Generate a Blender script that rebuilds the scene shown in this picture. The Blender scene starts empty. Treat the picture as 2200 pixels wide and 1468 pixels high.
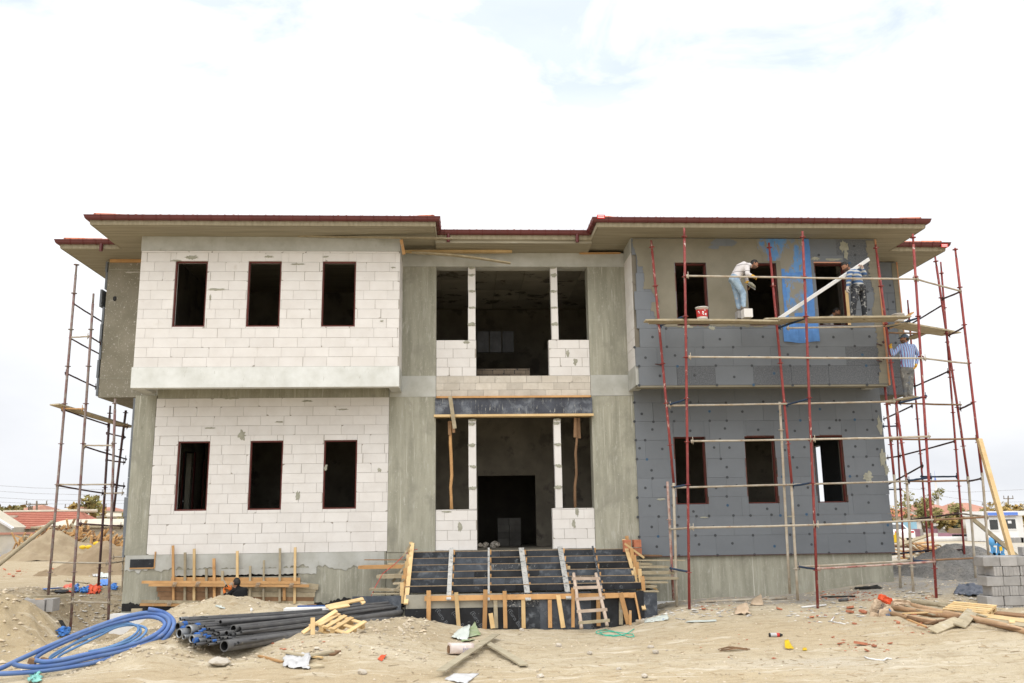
import bpy, bmesh, math, random
import numpy as np
from mathutils import Vector, Matrix, Euler, noise as mnoise
random.seed(7)
R = random.Random(11)
rad = math.radians
scn = bpy.context.scene
COL = scn.collection

# ---------------------------------------------------------------- camera model (used to turn measurements into metres)
CAM = (-1.3939, -23.3462, 2.0184); YAW = -0.0556; PIT = 0.2008; ROL = -0.0138; FPX = 1894.45
def _ray(px, py):
    u = (px-1100)/FPX; v = (py-734)/FPX
    cr, sr = math.cos(-ROL), math.sin(-ROL)
    u, v = cr*u-sr*v, sr*u+cr*v
    cp, sp = math.cos(PIT), math.sin(PIT)
    y = cp+sp*v; z = sp-cp*v
    c, s = math.cos(YAW), math.sin(YAW)
    return (c*u-s*y, s*u+c*y, z)
def at(px, py, Y):
    d = _ray(px, py); t = (Y-CAM[1])/d[1]
    return Vector([CAM[i]+t*d[i] for i in range(3)])
def atz(px, py, Z):
    d = _ray(px, py); t = (Z-CAM[2])/d[2]
    return Vector([CAM[i]+t*d[i] for i in range(3)])
def atx(px, py, X):
    d = _ray(px, py); t = (X-CAM[0])/d[0]
    return Vector([CAM[i]+t*d[i] for i in range(3)])

# ---------------------------------------------------------------- objects
def tag(o, label=None, cat=None, group=None, kind=None):
    if label: o['label'] = label
    if cat: o['category'] = cat
    if group: o['group'] = group
    if kind: o['kind'] = kind
    return o
def empty(name, loc, label, cat, group=None, rz=0.0):
    o = bpy.data.objects.new(name, None); COL.objects.link(o)
    o.location = loc; o.rotation_euler = (0, 0, rz); o.empty_display_size = .3
    return tag(o, label, cat, group)
def wmat(o):
    m = o.matrix_basis.copy()
    if o.parent: m = wmat(o.parent) @ o.matrix_parent_inverse @ m
    return m
def adopt(o, parent, local=False):
    if parent is not None:
        o.parent = parent
        if not local: o.matrix_parent_inverse = wmat(parent).inverted()
    return o
def copy_tree(o, parent=None):
    c = o.copy(); COL.objects.link(c)
    if parent is not None: c.parent = parent
    for ch in [q for q in bpy.data.objects if q.parent == o and q is not c]:
        copy_tree(ch, c)
    return c

class MB:
    """collects shapes for ONE mesh"""
    def __init__(s): s.v = []; s.f = []; s.m = []; s.a = []; s.mi = 0; s.var = None
    def add(s, vs, fs, var=None):
        n = len(s.v); s.v.extend([tuple(q) for q in vs])
        w = var if var is not None else (s.var if s.var is not None else R.random())
        for f in fs:
            s.f.append([n+i for i in f]); s.m.append(s.mi); s.a.append(w)
        return s
    def box(s, a, b, var=None):
        x0, y0, z0 = [min(a[i], b[i]) for i in range(3)]; x1, y1, z1 = [max(a[i], b[i]) for i in range(3)]
        return s.add([(x0,y0,z0),(x1,y0,z0),(x1,y1,z0),(x0,y1,z0),(x0,y0,z1),(x1,y0,z1),(x1,y1,z1),(x0,y1,z1)],
              [(0,3,2,1),(4,5,6,7),(0,1,5,4),(1,2,6,5),(2,3,7,6),(3,0,4,7)], var)
    def mbox(s, mat, size, bev=0.0, var=None):
        hx, hy, hz = [q/2 for q in size]
        if bev <= 0:
            vs = [Vector((i*hx, j*hy, k*hz)) for k in (-1,1) for j in (-1,1) for i in (-1,1)]
            return s.add([mat @ q for q in vs], [(0,2,3,1),(4,5,7,6),(0,1,5,4),(1,3,7,5),(3,2,6,7),(2,0,4,6)], var)
        bm = bmesh.new(); bmesh.ops.create_cube(bm, size=1.0)
        for q in bm.verts: q.co = Vector((q.co.x*size[0], q.co.y*size[1], q.co.z*size[2]))
        bmesh.ops.bevel(bm, geom=bm.edges[:], offset=bev, segments=1, affect='EDGES')
        s.bm(bm, mat, var); bm.free(); return s
    def bm(s, bm, mat=Matrix(), var=None):
        bm.verts.ensure_lookup_table()
        for i, q in enumerate(bm.verts): q.index = i
        return s.add([mat @ q.co for q in bm.verts], [[q.index for q in f.verts] for f in bm.faces], var)
    def bar(s, p0, p1, w, h, up=(0,0,1), var=None, bev=0.0, jit=0.0):
        """rectangular bar: w across, h along up"""
        p0 = Vector(p0); p1 = Vector(p1); d = p1-p0; L = d.length; d.normalize(); up = Vector(up)
        if abs(d.dot(up)) > .98: up = Vector((0,1,0)) if abs(d.y) < .9 else Vector((1,0,0))
        sx = d.cross(up).normalized(); uz = sx.cross(d).normalized()
        m = Matrix((sx, d, uz)).transposed().to_4x4(); m.translation = (p0+p1)/2
        return s.mbox(m, (w, L, h), bev, var)
    def tube(s, p0, p1, r0, r1=None, n=10, caps=True, var=None):
        return s.path([p0, p1], [r0, r0 if r1 is None else r1], n, caps, var)
    def path(s, pts, rs, n=10, caps=True, var=None):
        pts = [Vector(p) for p in pts]
        if not hasattr(rs, '__len__'): rs = [rs]*len(pts)
        vs = []; prev = None
        for i, p in enumerate(pts):
            d = (pts[min(i+1, len(pts)-1)]-pts[max(i-1, 0)]).normalized()
            if prev is None:
                a = Vector((0,0,1)) if abs(d.z) < .9 else Vector((1,0,0))
                u = d.cross(a).normalized()
            else:
                u = (prev-d*prev.dot(d)).normalized()
            prev = u; w = d.cross(u)
            for k in range(n):
                t = 2*math.pi*k/n
                vs.append(p+(u*math.cos(t)+w*math.sin(t))*rs[i])
        fs = []
        for i in range(len(pts)-1):
            for k in range(n):
                a = i*n+k; b = i*n+(k+1)%n
                fs.append((a, b, b+n, a+n))
        if caps:
            fs.append(list(range(n))[::-1]); fs.append(list(range((len(pts)-1)*n, len(pts)*n)))
        return s.add(vs, fs, var)
    def lathe(s, prof, c, n=20, axis=None, var=None, closed=False):
        """profile (r,z) round an axis through c"""
        m = Matrix.Translation(Vector(c))
        if axis is not None: m = m @ Vector((0,0,1)).rotation_difference(Vector(axis)).to_matrix().to_4x4()
        vs = []; fs = []
        for (r, z) in prof:
            for k in range(n):
                t = 2*math.pi*k/n; vs.append(m @ Vector((r*math.cos(t), r*math.sin(t), z)))
        P = len(prof)
        for i in range(P-1):
            for k in range(n):
                a = i*n+k; b = i*n+(k+1)%n; fs.append((a, b, b+n, a+n))
        return s.add(vs, fs, var)
    def blob(s, c, rx, ry, rz, amp=.25, fr=1.5, seed=0, sub=2, rot=None, var=None, flat=None):
        bm = bmesh.new(); bmesh.ops.create_icosphere(bm, subdivisions=sub, radius=1)
        off = Vector((seed*3.7, seed*1.3, seed*2.1))
        for q in bm.verts:
            k = 1+amp*mnoise.noise(q.co*fr+off)+amp*.5*mnoise.noise(q.co*fr*2.7+off)
            q.co = Vector((q.co.x*rx*k, q.co.y*ry*k, q.co.z*rz*k))
            if flat is not None and q.co.z < -flat*rz: q.co.z = -flat*rz
        m = Matrix.Translation(Vector(c))
        if rot is not None: m = m @ Euler(rot).to_matrix().to_4x4()
        s.bm(bm, m, var); bm.free(); return s
    def poly(s, pts, thick, up=(0,0,1), var=None):
        """flat polygon given thickness along up"""
        n = len(pts); u = Vector(up)*thick
        vs = [Vector(p) for p in pts]+[Vector(p)+u for p in pts]
        fs = [list(range(n))[::-1], list(range(n, 2*n))]+[(i, (i+1) % n, n+(i+1) % n, n+i) for i in range(n)]
        return s.add(vs, fs, var)
    def build(s, name, mats, parent=None, smooth=False, world=True, fix=False):
        if not isinstance(mats, (list, tuple)): mats = [mats]
        V = np.array(s.v, dtype=float)
        if world:
            lo = V.min(0); hi = V.max(0); org = np.array([(lo[0]+hi[0])/2, (lo[1]+hi[1])/2, lo[2]])
        else: org = np.zeros(3)
        me = bpy.data.meshes.new(name); me.from_pydata((V-org).tolist(), [], s.f)
        for m in mats: me.materials.append(m)
        me.polygons.foreach_set('material_index', s.m)
        if smooth: me.polygons.foreach_set('use_smooth', [True]*len(s.f))
        at_ = me.attributes.new('var', 'FLOAT', 'FACE'); at_.data.foreach_set('value', s.a)
        me.update()
        if fix:
            bm = bmesh.new(); bm.from_mesh(me); bmesh.ops.recalc_face_normals(bm, faces=bm.faces[:]); bm.to_mesh(me); bm.free()
        o = bpy.data.objects.new(name, me); COL.objects.link(o); o.location = org
        if smooth == 'auto':
            pass
        return adopt(o, parent, local=not world)

def slab_cells(mb, sb, tb, inside, mp, d0, d1, var=.5, mi_side=None):
    """plate made of the cells (sb x tb) for which inside(); mp(s,t,d) maps to the world"""
    sb = sorted(set(round(q, 4) for q in sb)); tb = sorted(set(round(q, 4) for q in tb))
    ns, nt = len(sb)-1, len(tb)-1
    IN = [[inside((sb[i]+sb[i+1])/2, (tb[j]+tb[j+1])/2) for j in range(nt)] for i in range(ns)]
    m0 = mb.mi
    for i in range(ns):
        for j in range(nt):
            if not IN[i][j]: continue
            a, b, c, d = sb[i], sb[i+1], tb[j], tb[j+1]
            mb.mi = m0
            mb.add([mp(a,c,d0), mp(b,c,d0), mp(b,d,d0), mp(a,d,d0)], [(0,1,2,3)], var)
            if mi_side is not None: mb.mi = mi_side
            mb.add([mp(a,c,d1), mp(b,c,d1), mp(b,d,d1), mp(a,d,d1)], [(3,2,1,0)], var)
            if i == 0 or not IN[i-1][j]: mb.add([mp(a,c,d0), mp(a,d,d0), mp(a,d,d1), mp(a,c,d1)], [(0,1,2,3)], var)
            if i == ns-1 or not IN[i+1][j]: mb.add([mp(b,c,d0), mp(b,c,d1), mp(b,d,d1), mp(b,d,d0)], [(0,1,2,3)], var)
            if j == 0 or not IN[i][j-1]: mb.add([mp(a,c,d0), mp(a,c,d1), mp(b,c,d1), mp(b,c,d0)], [(0,1,2,3)], var)
            if j == nt-1 or not IN[i][j+1]: mb.add([mp(a,d,d0), mp(b,d,d0), mp(b,d,d1), mp(a,d,d1)], [(0,1,2,3)], var)
    mb.mi = m0
    return mb

# ---------------------------------------------------------------- materials
def _nt(name):
    m = bpy.data.materials.new(name); m.use_nodes = True; nt = m.node_tree; nt.nodes.clear()
    out = nt.nodes.new('ShaderNodeOutputMaterial'); b = nt.nodes.new('ShaderNodeBsdfPrincipled')
    nt.links.new(b.outputs[0], out.inputs[0]); return m, nt, b
def N(nt, t, **k):
    n = nt.nodes.new(t)
    for a, v in k.items(): setattr(n, a, v)
    return n
def coords(nt, sc=(1,1,1), rnd=True, kind='Object'):
    tc = N(nt, 'ShaderNodeTexCoord'); mp = N(nt, 'ShaderNodeMapping'); mp.inputs['Scale'].default_value = sc
    nt.links.new(tc.outputs[kind], mp.inputs['Vector'])
    if rnd:
        oi = N(nt, 'ShaderNodeObjectInfo'); mu = N(nt, 'ShaderNodeMath', operation='MULTIPLY'); mu.inputs[1].default_value = 37.0
        nt.links.new(oi.outputs['Random'], mu.inputs[0]); nt.links.new(mu.outputs[0], mp.inputs['Location'])
    return mp.outputs[0]
def noi(nt, vec, scale, detail=4, rough=.55, dist=0.0):
    n = N(nt, 'ShaderNodeTexNoise'); n.inputs['Scale'].default_value = scale; n.inputs['Detail'].default_value = detail
    n.inputs['Roughness'].default_value = rough; n.inputs['Distortion'].default_value = dist
    nt.links.new(vec, n.inputs['Vector']); return n.outputs['Fac']
def ramp(nt, fac, lo, hi, c0=(0,0,0,1), c1=(1,1,1,1)):
    r = N(nt, 'ShaderNodeValToRGB'); e = r.color_ramp.elements
    e[0].position = lo; e[1].position = hi; e[0].color = c0; e[1].color = c1
    nt.links.new(fac, r.inputs[0]); return r.outputs['Color']
def mixc(nt, fac, a, b, blend='MIX'):
    m = N(nt, 'ShaderNodeMix', data_type='RGBA', blend_type=blend)
    for sock, val in ((m.inputs[0], fac), (m.inputs[6], a), (m.inputs[7], b)):
        if isinstance(val, (int, float)): sock.default_value = val
        elif isinstance(val, (tuple, list)): sock.default_value = tuple(val[:3])+(1,)
        else: nt.links.new(val, sock)
    return m.outputs[2]
MATS = {}
def MAT(name, c1, c2=None, scale=3.0, rough=.85, bump=.2, bscale=60, var=.15, stretch=(1,1,1), spots=(), metal=0.0, lohi=(.35,.65), bdist=.01, spec=.3, wave=None, objvar=0.0):
    """two tones mixed by noise, spots = [(colour, scale, lo, hi, stretch)], var = tone change per face group"""
    if name in MATS: return MATS[name]
    m, nt, b = _nt(name); v = coords(nt, stretch)
    col = c1 if c2 is None else mixc(nt, ramp(nt, noi(nt, v, scale, 5, .6), *lohi), c1, c2)
    if var:
        a = N(nt, 'ShaderNodeAttribute', attribute_name='var')
        mr = N(nt, 'ShaderNodeMapRange'); mr.inputs[3].default_value = 1-var; mr.inputs[4].default_value = 1+var
        nt.links.new(a.outputs['Fac'], mr.inputs[0])
        vm = N(nt, 'ShaderNodeVectorMath', operation='SCALE')
        if isinstance(col, tuple): vm.inputs[0].default_value = col[:3]
        else: nt.links.new(col, vm.inputs[0])
        nt.links.new(mr.outputs[0], vm.inputs['Scale']); col = vm.outputs[0]
    if objvar:
        oi = N(nt, 'ShaderNodeObjectInfo'); mr = N(nt, 'ShaderNodeMapRange'); mr.inputs[3].default_value = 1-objvar; mr.inputs[4].default_value = 1+objvar
        nt.links.new(oi.outputs['Random'], mr.inputs[0]); vm = N(nt, 'ShaderNodeVectorMath', operation='SCALE')
        if isinstance(col, tuple): vm.inputs[0].default_value = col[:3]
        else: nt.links.new(col, vm.inputs[0])
        nt.links.new(mr.outputs[0], vm.inputs['Scale']); col = vm.outputs[0]
    for sp in spots:
        sv = coords(nt, sp[4] if len(sp) > 4 else (1,1,1))
        col = mixc(nt, ramp(nt, noi(nt, sv, sp[1], 6, .65, .3), sp[2], sp[3]), col, sp[0])
    if isinstance(col, tuple): b.inputs['Base Color'].default_value = col[:3]+(1,)
    else: nt.links.new(col, b.inputs['Base Color'])
    b.inputs['Roughness'].default_value = rough; b.inputs['Metallic'].default_value = metal
    b.inputs['Specular IOR Level'].default_value = spec
    if bump:
        bp = N(nt, 'ShaderNodeBump'); bp.inputs['Strength'].default_value = bump; bp.inputs['Distance'].default_value = bdist
        h = noi(nt, v, bscale, 5, .65); nt.links.new(h, bp.inputs['Height']); nt.links.new(bp.outputs[0], b.inputs['Normal'])
    MATS[name] = m; return m

M_AAC = MAT('aerated_concrete', (.695,.675,.655), (.645,.62,.595), 2.2, .95, .25, 90, .03, spots=[((.54,.50,.45), 3.0, .62, .88), ((.40,.385,.33), 14, .68, .78), ((.30,.285,.25), 40, .72, .77)])
M_AACB = MAT('aerated_concrete_dusty', (.56,.52,.46), (.47,.43,.37), 3, .95, .3, 80, .12, spots=[((.36,.34,.28), 5, .60, .8)])
M_MORT = MAT('joint_mortar', (.43,.40,.36), (.28,.255,.22), 4, .95, .3, 60, .1)
M_SMEAR = MAT('mortar_smear', (.36,.355,.29), (.28,.275,.22), 9, .9, .4, 60, .1)
M_CONC = MAT('cast_concrete', (.36,.352,.288), (.255,.25,.198), 1.6, .85, .3, 40, .05, stretch=(3.2,3.2,.35), spots=[((.44,.43,.38), 6, .56, .74, (2.4,2.4,.45)), ((.19,.185,.145), 9, .64, .76, (2,2,.7)), ((.40,.385,.32), 30, .58, .70, (1,1,.7)), ((.52,.505,.44), 14, .61, .67, (2,2,.03)), ((.18,.175,.135), 11, .65, .71, (2,2,.02)), ((.23,.225,.185), 1.1, .52, .68, (1,1,.8)), ((.58,.57,.52), 26, .67, .72, (1,1,.6)), ((.16,.155,.12), 34, .69, .75)])
M_CONCL = MAT('pale_concrete', (.47,.475,.45), (.37,.37,.335), 2.0, .85, .3, 40, .05, spots=[((.30,.29,.24), 5, .62, .8, (1.5,1.5,.5)), ((.18,.17,.14), 30, .74, .80)])
M_BEAMW = MAT('whitewashed_beam', (.66,.675,.66), (.54,.55,.52), 2.0, .85, .25, 50, .04, spots=[((.34,.33,.28), 7, .63, .80, (2,2,.5)), ((.22,.21,.18), 26, .74, .80)])
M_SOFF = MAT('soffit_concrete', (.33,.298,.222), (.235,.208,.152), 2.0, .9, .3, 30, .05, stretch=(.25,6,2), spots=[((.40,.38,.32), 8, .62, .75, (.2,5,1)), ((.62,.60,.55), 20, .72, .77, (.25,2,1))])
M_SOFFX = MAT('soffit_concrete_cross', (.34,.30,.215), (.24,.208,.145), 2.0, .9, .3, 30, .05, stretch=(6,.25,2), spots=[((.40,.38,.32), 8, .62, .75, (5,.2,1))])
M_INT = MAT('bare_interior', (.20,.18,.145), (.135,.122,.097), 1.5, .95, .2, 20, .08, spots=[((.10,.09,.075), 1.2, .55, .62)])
M_PLAS = MAT('grey_cement_render', (.235,.215,.165), (.195,.178,.133), 1.5, .9, .25, 50, .05, spots=[((.40,.38,.32), 45, .66, .72)])
M_PLAST = MAT('splashed_cement_render', (.255,.235,.185), (.20,.185,.14), 2, .9, .3, 50, .05, spots=[((.52,.50,.46), 30, .60, .66, (1,1,.6)), ((.50,.48,.44), 2.5, .66, .70, (.5,.5,3))])
M_EPS = MAT('grey_insulation_board', (.160,.175,.194), (.150,.164,.182), 3, .8, .15, 120, .055, spots=[((.30,.30,.28), 9, .74, .80), ((.40,.39,.34), 30, .80, .84)])
M_EPSR = MAT('speckled_insulation_board', (.135,.145,.160), (.095,.102,.113), 30, .9, .6, 60, .06, lohi=(.4,.6), spots=[((.26,.265,.275), 55, .60, .68), ((.42,.41,.37), 8, .75, .80)])
M_ANCH = MAT('plastic_anchor', (.052,.056,.063), None, bump=0, var=.1, rough=.5)
M_ANCHB = MAT('blue_plastic_anchor', (.04,.09,.16), None, bump=0, var=.1, rough=.5)
M_MESHB = MAT('blue_mesh', (.095,.24,.55), (.075,.19,.45), 6, .7, .3, 200, .05)
M_MESHP = MAT('blue_mesh_half_covered', (.12,.27,.53), (.10,.22,.44), 6, .8, .3, 200, .05, spots=[((.235,.22,.18), 2.1, .44, .52, (1,1,.6)), ((.235,.215,.165), 7, .54, .60, (1.5,1,.5))])
M_RED = MAT('painted_gutter', (.105,.018,.018), (.085,.014,.014), 2, .35, .05, 40, .05, spec=.5)
M_TILE = MAT('clay_tile', (.50,.17,.09), (.40,.12,.06), 4, .8, .2, 30, .2)
M_FRAME = MAT('red_oxide_frame', (.13,.03,.024), (.09,.022,.018), 8, .6, .1, 60, .1, spots=[((.30,.26,.22), 14, .70, .80)])
M_SPOLE = MAT('red_scaffold_tube', (.30,.060,.052), (.21,.040,.040), 6, .55, .15, 60, .15, spots=[((.54,.44,.38), 4, .60, .66, (3,3,1)), ((.50,.42,.35), 16, .66, .72)])
M_SPOLP = MAT('worn_scaffold_tube', (.40,.30,.255), (.27,.12,.10), 5, .65, .2, 60, .15, lohi=(.42,.60), spots=[((.50,.46,.40), 9, .58, .66), ((.16,.05,.045), 6, .66, .72)])
M_SGREY = MAT('mortar_crusted_tube', (.46,.42,.35), (.36,.29,.21), 5, .8, .4, 40, .1, spots=[((.24,.085,.06), 7, .64, .72), ((.56,.54,.50), 16, .64, .72)])
M_SDARK = MAT('dark_scaffold_tube', (.10,.045,.042), (.07,.05,.05), 5, .6, .2, 60, .1, spots=[((.30,.27,.23), 10, .68, .76)])
M_SBLUE = MAT('blue_scaffold_tube', (.04,.068,.125), (.03,.05,.09), 6, .6, .2, 60, .1, spots=[((.34,.33,.31), 10, .68, .76)])
M_LGREY = MAT('faded_scaffold_tube', (.28,.24,.215), (.22,.115,.11), 5, .7, .25, 60, .12, lohi=(.42,.62), spots=[((.50,.47,.42), 14, .62, .70), ((.11,.075,.07), 8, .66, .74)])
M_WOOD = MAT('fresh_timber', (.58,.36,.165), (.46,.265,.11), 3, .8, .25, 30, .16, stretch=(2.5,2.5,2.5), spots=[((.33,.17,.07), 5, .64, .80), ((.46,.42,.33), 4, .66, .82)], objvar=.12)
M_WOODO = MAT('orange_timber', (.52,.305,.135), (.42,.235,.10), 3, .8, .25, 30, .16, spots=[((.28,.13,.06), 6, .62, .80), ((.42,.39,.31), 5, .64, .8)], objvar=.12)
M_WOODG = MAT('weathered_timber', (.42,.36,.25), (.31,.26,.175), 3, .9, .3, 30, .14, stretch=(2,2,2), spots=[((.50,.48,.42), 5, .58, .75), ((.20,.15,.09), 8, .68, .8)], objvar=.12)
M_WOODY = MAT('pale_pine', (.68,.50,.27), (.58,.40,.19), 3, .75, .2, 30, .12, spots=[((.40,.24,.10), 5, .70, .85)], objvar=.1)
M_WOODB = MAT('old_brown_timber', (.26,.155,.085), (.17,.10,.055), 3, .9, .3, 30, .2, spots=[((.38,.33,.25), 6, .64, .78)], objvar=.15)
M_PLY = MAT('dusty_black_plywood', (.026,.030,.038), (.075,.086,.104), 2.0, .6, .2, 50, .5, lohi=(.32,.68), spots=[((.20,.22,.245), 4.5, .52, .80), ((.42,.42,.40), 26, .66, .74)])
M_PLYC = MAT('plaster_splashed_plywood', (.075,.083,.095), (.025,.028,.034), 3, .7, .3, 50, .2, spots=[((.26,.275,.285), 4, .50, .75), ((.52,.51,.48), 17, .58, .66)])
M_PLYB = MAT('black_plywood', (.012,.013,.016), (.035,.038,.045), 2.4, .5, .15, 50, .3, lohi=(.4,.75), spots=[((.26,.28,.29), 7, .62, .80), ((.5,.49,.45), 28, .70, .76)])
M_PLYDRIP = MAT('dripped_plywood', (.045,.05,.066), (.085,.095,.12), 2.4, .55, .15, 50, .1, spots=[((.42,.42,.38), 5, .60, .66, (5,1,.55)), ((.30,.33,.37), 1.6, .50, .72), ((.5,.49,.44), 24, .68, .73)])
M_EDGE = MAT('plywood_edge', (.42,.30,.19), (.30,.22,.14), 10, .8, .1, 60, .15)
M_BITU = MAT('bitumen_paint', (.008,.008,.009), (.02,.02,.02), 6, .5, .3, 40, .1)
M_SPLWOOD = MAT('plaster_splashed_strip', (.50,.49,.46), (.36,.36,.345), 5, .85, .3, 40, .1, spots=[((.075,.08,.085), 12, .53, .68)])
M_WHITE = MAT('white_foam', (.80,.80,.80), (.72,.72,.71), 4, .8, .1, 60, .05)
M_PIPE = MAT('grey_black_pipe', (.070,.070,.074), (.10,.10,.10), 4, .5, .15, 60, .25, spots=[((.24,.22,.18), 6, .62, .78)], spec=.4, objvar=.25)
M_PIPEIN = MAT('pipe_inside', (.012,.012,.012), None, bump=0, var=0)
M_PIPEZ = MAT('zinc_collar', (.30,.31,.32), (.20,.21,.22), 5, .4, .1, 60, .15, metal=.6)
M_CAPB = MAT('blue_plug', (.03,.105,.33), None, bump=0, var=.1, rough=.45)
M_HOSE = MAT('blue_hose', (.075,.145,.37), (.115,.19,.38), 3, .5, .15, 40, .1, spots=[((.34,.34,.35), 5, .60, .80), ((.46,.42,.36), 18, .70, .76)])
M_HOSEL = MAT('light_blue_hose', (.12,.25,.46), (.10,.20,.40), 3, .5, .1, 40, .1, spots=[((.42,.40,.36), 9, .70, .80)])
M_CBLK = MAT('cement_block', (.37,.36,.35), (.29,.28,.27), 4, .95, .5, 50, .12, spots=[((.22,.21,.20), 26, .64, .74)], objvar=.08)
M_BRICK = MAT('red_clay_brick', (.47,.19,.11), (.40,.15,.085), 5, .85, .25, 60, .15, spots=[((.50,.42,.34), 8, .68, .82)], objvar=.15)
M_SOILH = MAT('sand_heap', (.33,.265,.175), (.26,.20,.13), 1.5, .95, .5, 25, 0, spots=[((.20,.155,.10), 4, .62, .78)], bdist=.03)
M_SOILD = MAT('dark_sand_heap', (.30,.23,.15), (.235,.175,.108), 1.5, .95, .5, 25, 0, spots=[((.17,.13,.08), 4, .58, .74)], bdist=.03)
M_GRAV = MAT('grey_gravel', (.29,.28,.265), (.18,.175,.165), 14, .95, 1.0, 18, 0, spots=[((.38,.35,.30), 2, .5, .75), ((.09,.09,.09), 26, .56, .66), ((.46,.45,.42), 34, .62, .68)], bdist=.08)
M_STONE = MAT('pale_stone', (.52,.48,.42), (.42,.37,.30), 5, .95, .4, 30, .2, objvar=.15)
M_PLASTICW = MAT('white_plastic', (.60,.60,.60), (.48,.48,.49), 5, .5, .3, 20, .1)
M_ORANGE = MAT('orange_plastic', (.75,.11,.03), (.62,.08,.04), 5, .55, .3, 20, .1)
M_SKIN = MAT('skin', (.36,.185,.115), (.31,.15,.09), 12, .6, .1, 80, 0)
M_HAIR = MAT('black_hair', (.010,.009,.008), (.022,.02,.018), 30, .55, .5, 150, 0)
print('core ok')
# ================================================================= THE BUILDING
BLD = empty('unfinished_building', (0, 5, 0), 'unfinished two storey building, half bare white blocks, half grey boards, with red gutters', 'building')
def bp(name, mb, mats, smooth=False, fix=False): return mb.build(name, mats, BLD, smooth, fix=fix)
def part_box(name, a, b, mat): return bp(name, MB().box(a, b), mat)
ZT = 9.36                                   # soffit level
def mpx(y):   return lambda s, t, d: (s, y+d, t)          # wall facing the viewer
def mpr(x):   return lambda s, t, d: (x-d, s, t)          # wall facing +X (s runs along y)
def mpl(x):   return lambda s, t, d: (x+d, s, t)          # wall facing -X
def sub_rect(r, o):
    a, b, c, d = r; e, f, g, h = o
    if e >= b or f <= a or g >= d or h <= c: return [r]
    out = []
    if e > a: out.append((a, e, c, d))
    if f < b: out.append((f, b, c, d))
    a2, b2 = max(a, e), min(b, f)
    if g > c: out.append((a2, b2, c, g))
    if h < d: out.append((a2, b2, h, d))
    return out
def block_wall(mb, x0, x1, z0, z1, mp, openings=(), course=.25, L=.6, thick=.25, gap=.0062, seed=1, chip=.24, wide=.14, proud=.003, back=.012, d0=0.0, jag=0.0, backing=True, zs=None, mats=(0,1), pickmat=None, firstoff=None, deep=.03):
    """running-bond blocks in front of a joint-coloured core with openings; mats = (block, joint)"""
    rr = random.Random(seed); k = 0; z = zs if zs is not None else z0; joints = []
    while z < z1-.01:
        za, zb = max(z, z0), min(z+course, z1)
        off = (0, .5, .25, .62, .1, .75)[k % 6]*L if firstoff is None else ((k % 2)*.5*L+firstoff)
        s = x0-off
        xs, xe = x0+(rr.uniform(-jag, jag) if jag else 0), x1
        while s < x1:
            a, b = max(s, xs), min(s+L, xe)
            if rr.random() < .04 and b-a > .5: b = a+.35; s = b-L
            if b-a > .03:
                rects = [(a, b, za, zb)]
                for o in openings: rects = [q for r in rects for q in sub_rect(r, o)]
                for (p, q, r_, t) in rects:
                    if q-p < .02 or t-r_ < .02: continue
                    g = gap*(2.8 if rr.random() < wide else 1)/2; gv = gap/2*(1.8 if rr.random() < .08 else 1)
                    p2, q2, r2, t2 = p+g, q-g*(rr.random()+.3), r_+gv, t-gv
                    d = d0+rr.uniform(-proud, proud)
                    c = [(p2, r2), (q2, r2), (q2, t2), (p2, t2)]
                    if rr.random() < chip:
                        w = rr.randrange(4); cx, cz = c[w]; ux = rr.uniform(.012, .065)*(1 if w in (0,3) else -1); uz = rr.uniform(.012, .05)*(1 if w in (0,1) else -1)
                        new = [(cx, cz+uz), (cx+ux*.7, cz+uz*.55), (cx+ux, cz)] if w in (0, 2) else [(cx+ux, cz), (cx+ux*.7, cz+uz*.55), (cx, cz+uz)]
                        c[w:w+1] = new
                    n = len(c)
                    mb.mi = mats[0] if pickmat is None else pickmat(p, q, r_, rr)
                    vs = [mp(e, f, d) for e, f in c]+[mp(e, f, d+deep) for e, f in c]
                    mb.add(vs, [tuple(range(n))]+[(i, n+i, n+(i+1) % n, (i+1) % n) for i in range(n)], rr.random())
                    joints.append((p, q, r_, t))
            s += L
        z += course; k += 1
    if backing:
        sb = [x0, x1]+[q for o in openings for q in o[:2] if x0 < q < x1]; tb = [z0, z1]+[q for o in openings for q in o[2:] if z0 < q < z1]
        mb.mi = mats[1]
        slab_cells(mb, sb, tb, lambda s, t: not any(o[0] < s < o[1] and o[2] < t < o[3] for o in openings), mp, d0+back, d0+thick, .5, mats[0])
    return joints
def smear(mb, c, w, h, mp, seed, d=-.006):
    rr = random.Random(seed); n = 22; pts = []
    for i in range(n):
        t = 2*math.pi*i/n; k = .55+.6*rr.random()
        pts.append((c[0]+w/2*math.cos(t)*k, c[1]+h/2*math.sin(t)*k))
    vs = [mp(a, b, d) for a, b in pts]+[mp(c[0], c[1], d-.006)]
    mb.add(vs, [(i, (i+1) % n, n) for i in range(n)], .5)
    vs = [mp(a, b, d) for a, b in pts]+[mp(a, b, d+.02) for a, b in pts]
    mb.add(vs, [(i, n+i, n+(i+1) % n, (i+1) % n) for i in range(n)], .5)
def win_frame(mp, o, name='window_frame', w=.035, dep=(.03,.10), mat=M_FRAME, thin=.0):
    a, b, c, d = o; mb = MB(); e = .004
    for (s0, s1, t0, t1) in ((a+e, a+w, c+e, d-e), (b-w, b-e, c+e, d-e), (a+w, b-w, d-w, d-e), (a+w, b-w, c+e, c+w)):
        P = [mp(s0, t0, dep[0]), mp(s1, t1, dep[1])]; mb.box(P[0], P[1])
    return bp(name, mb, mat)

def wins(spec, Y): return [(at(l, (t+b_)/2, Y).x, at(r, (t+b_)/2, Y).x, at((l+r)/2, b_, Y).z, at((l+r)/2, t, Y).z) for l, r, t, b_ in spec]
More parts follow.
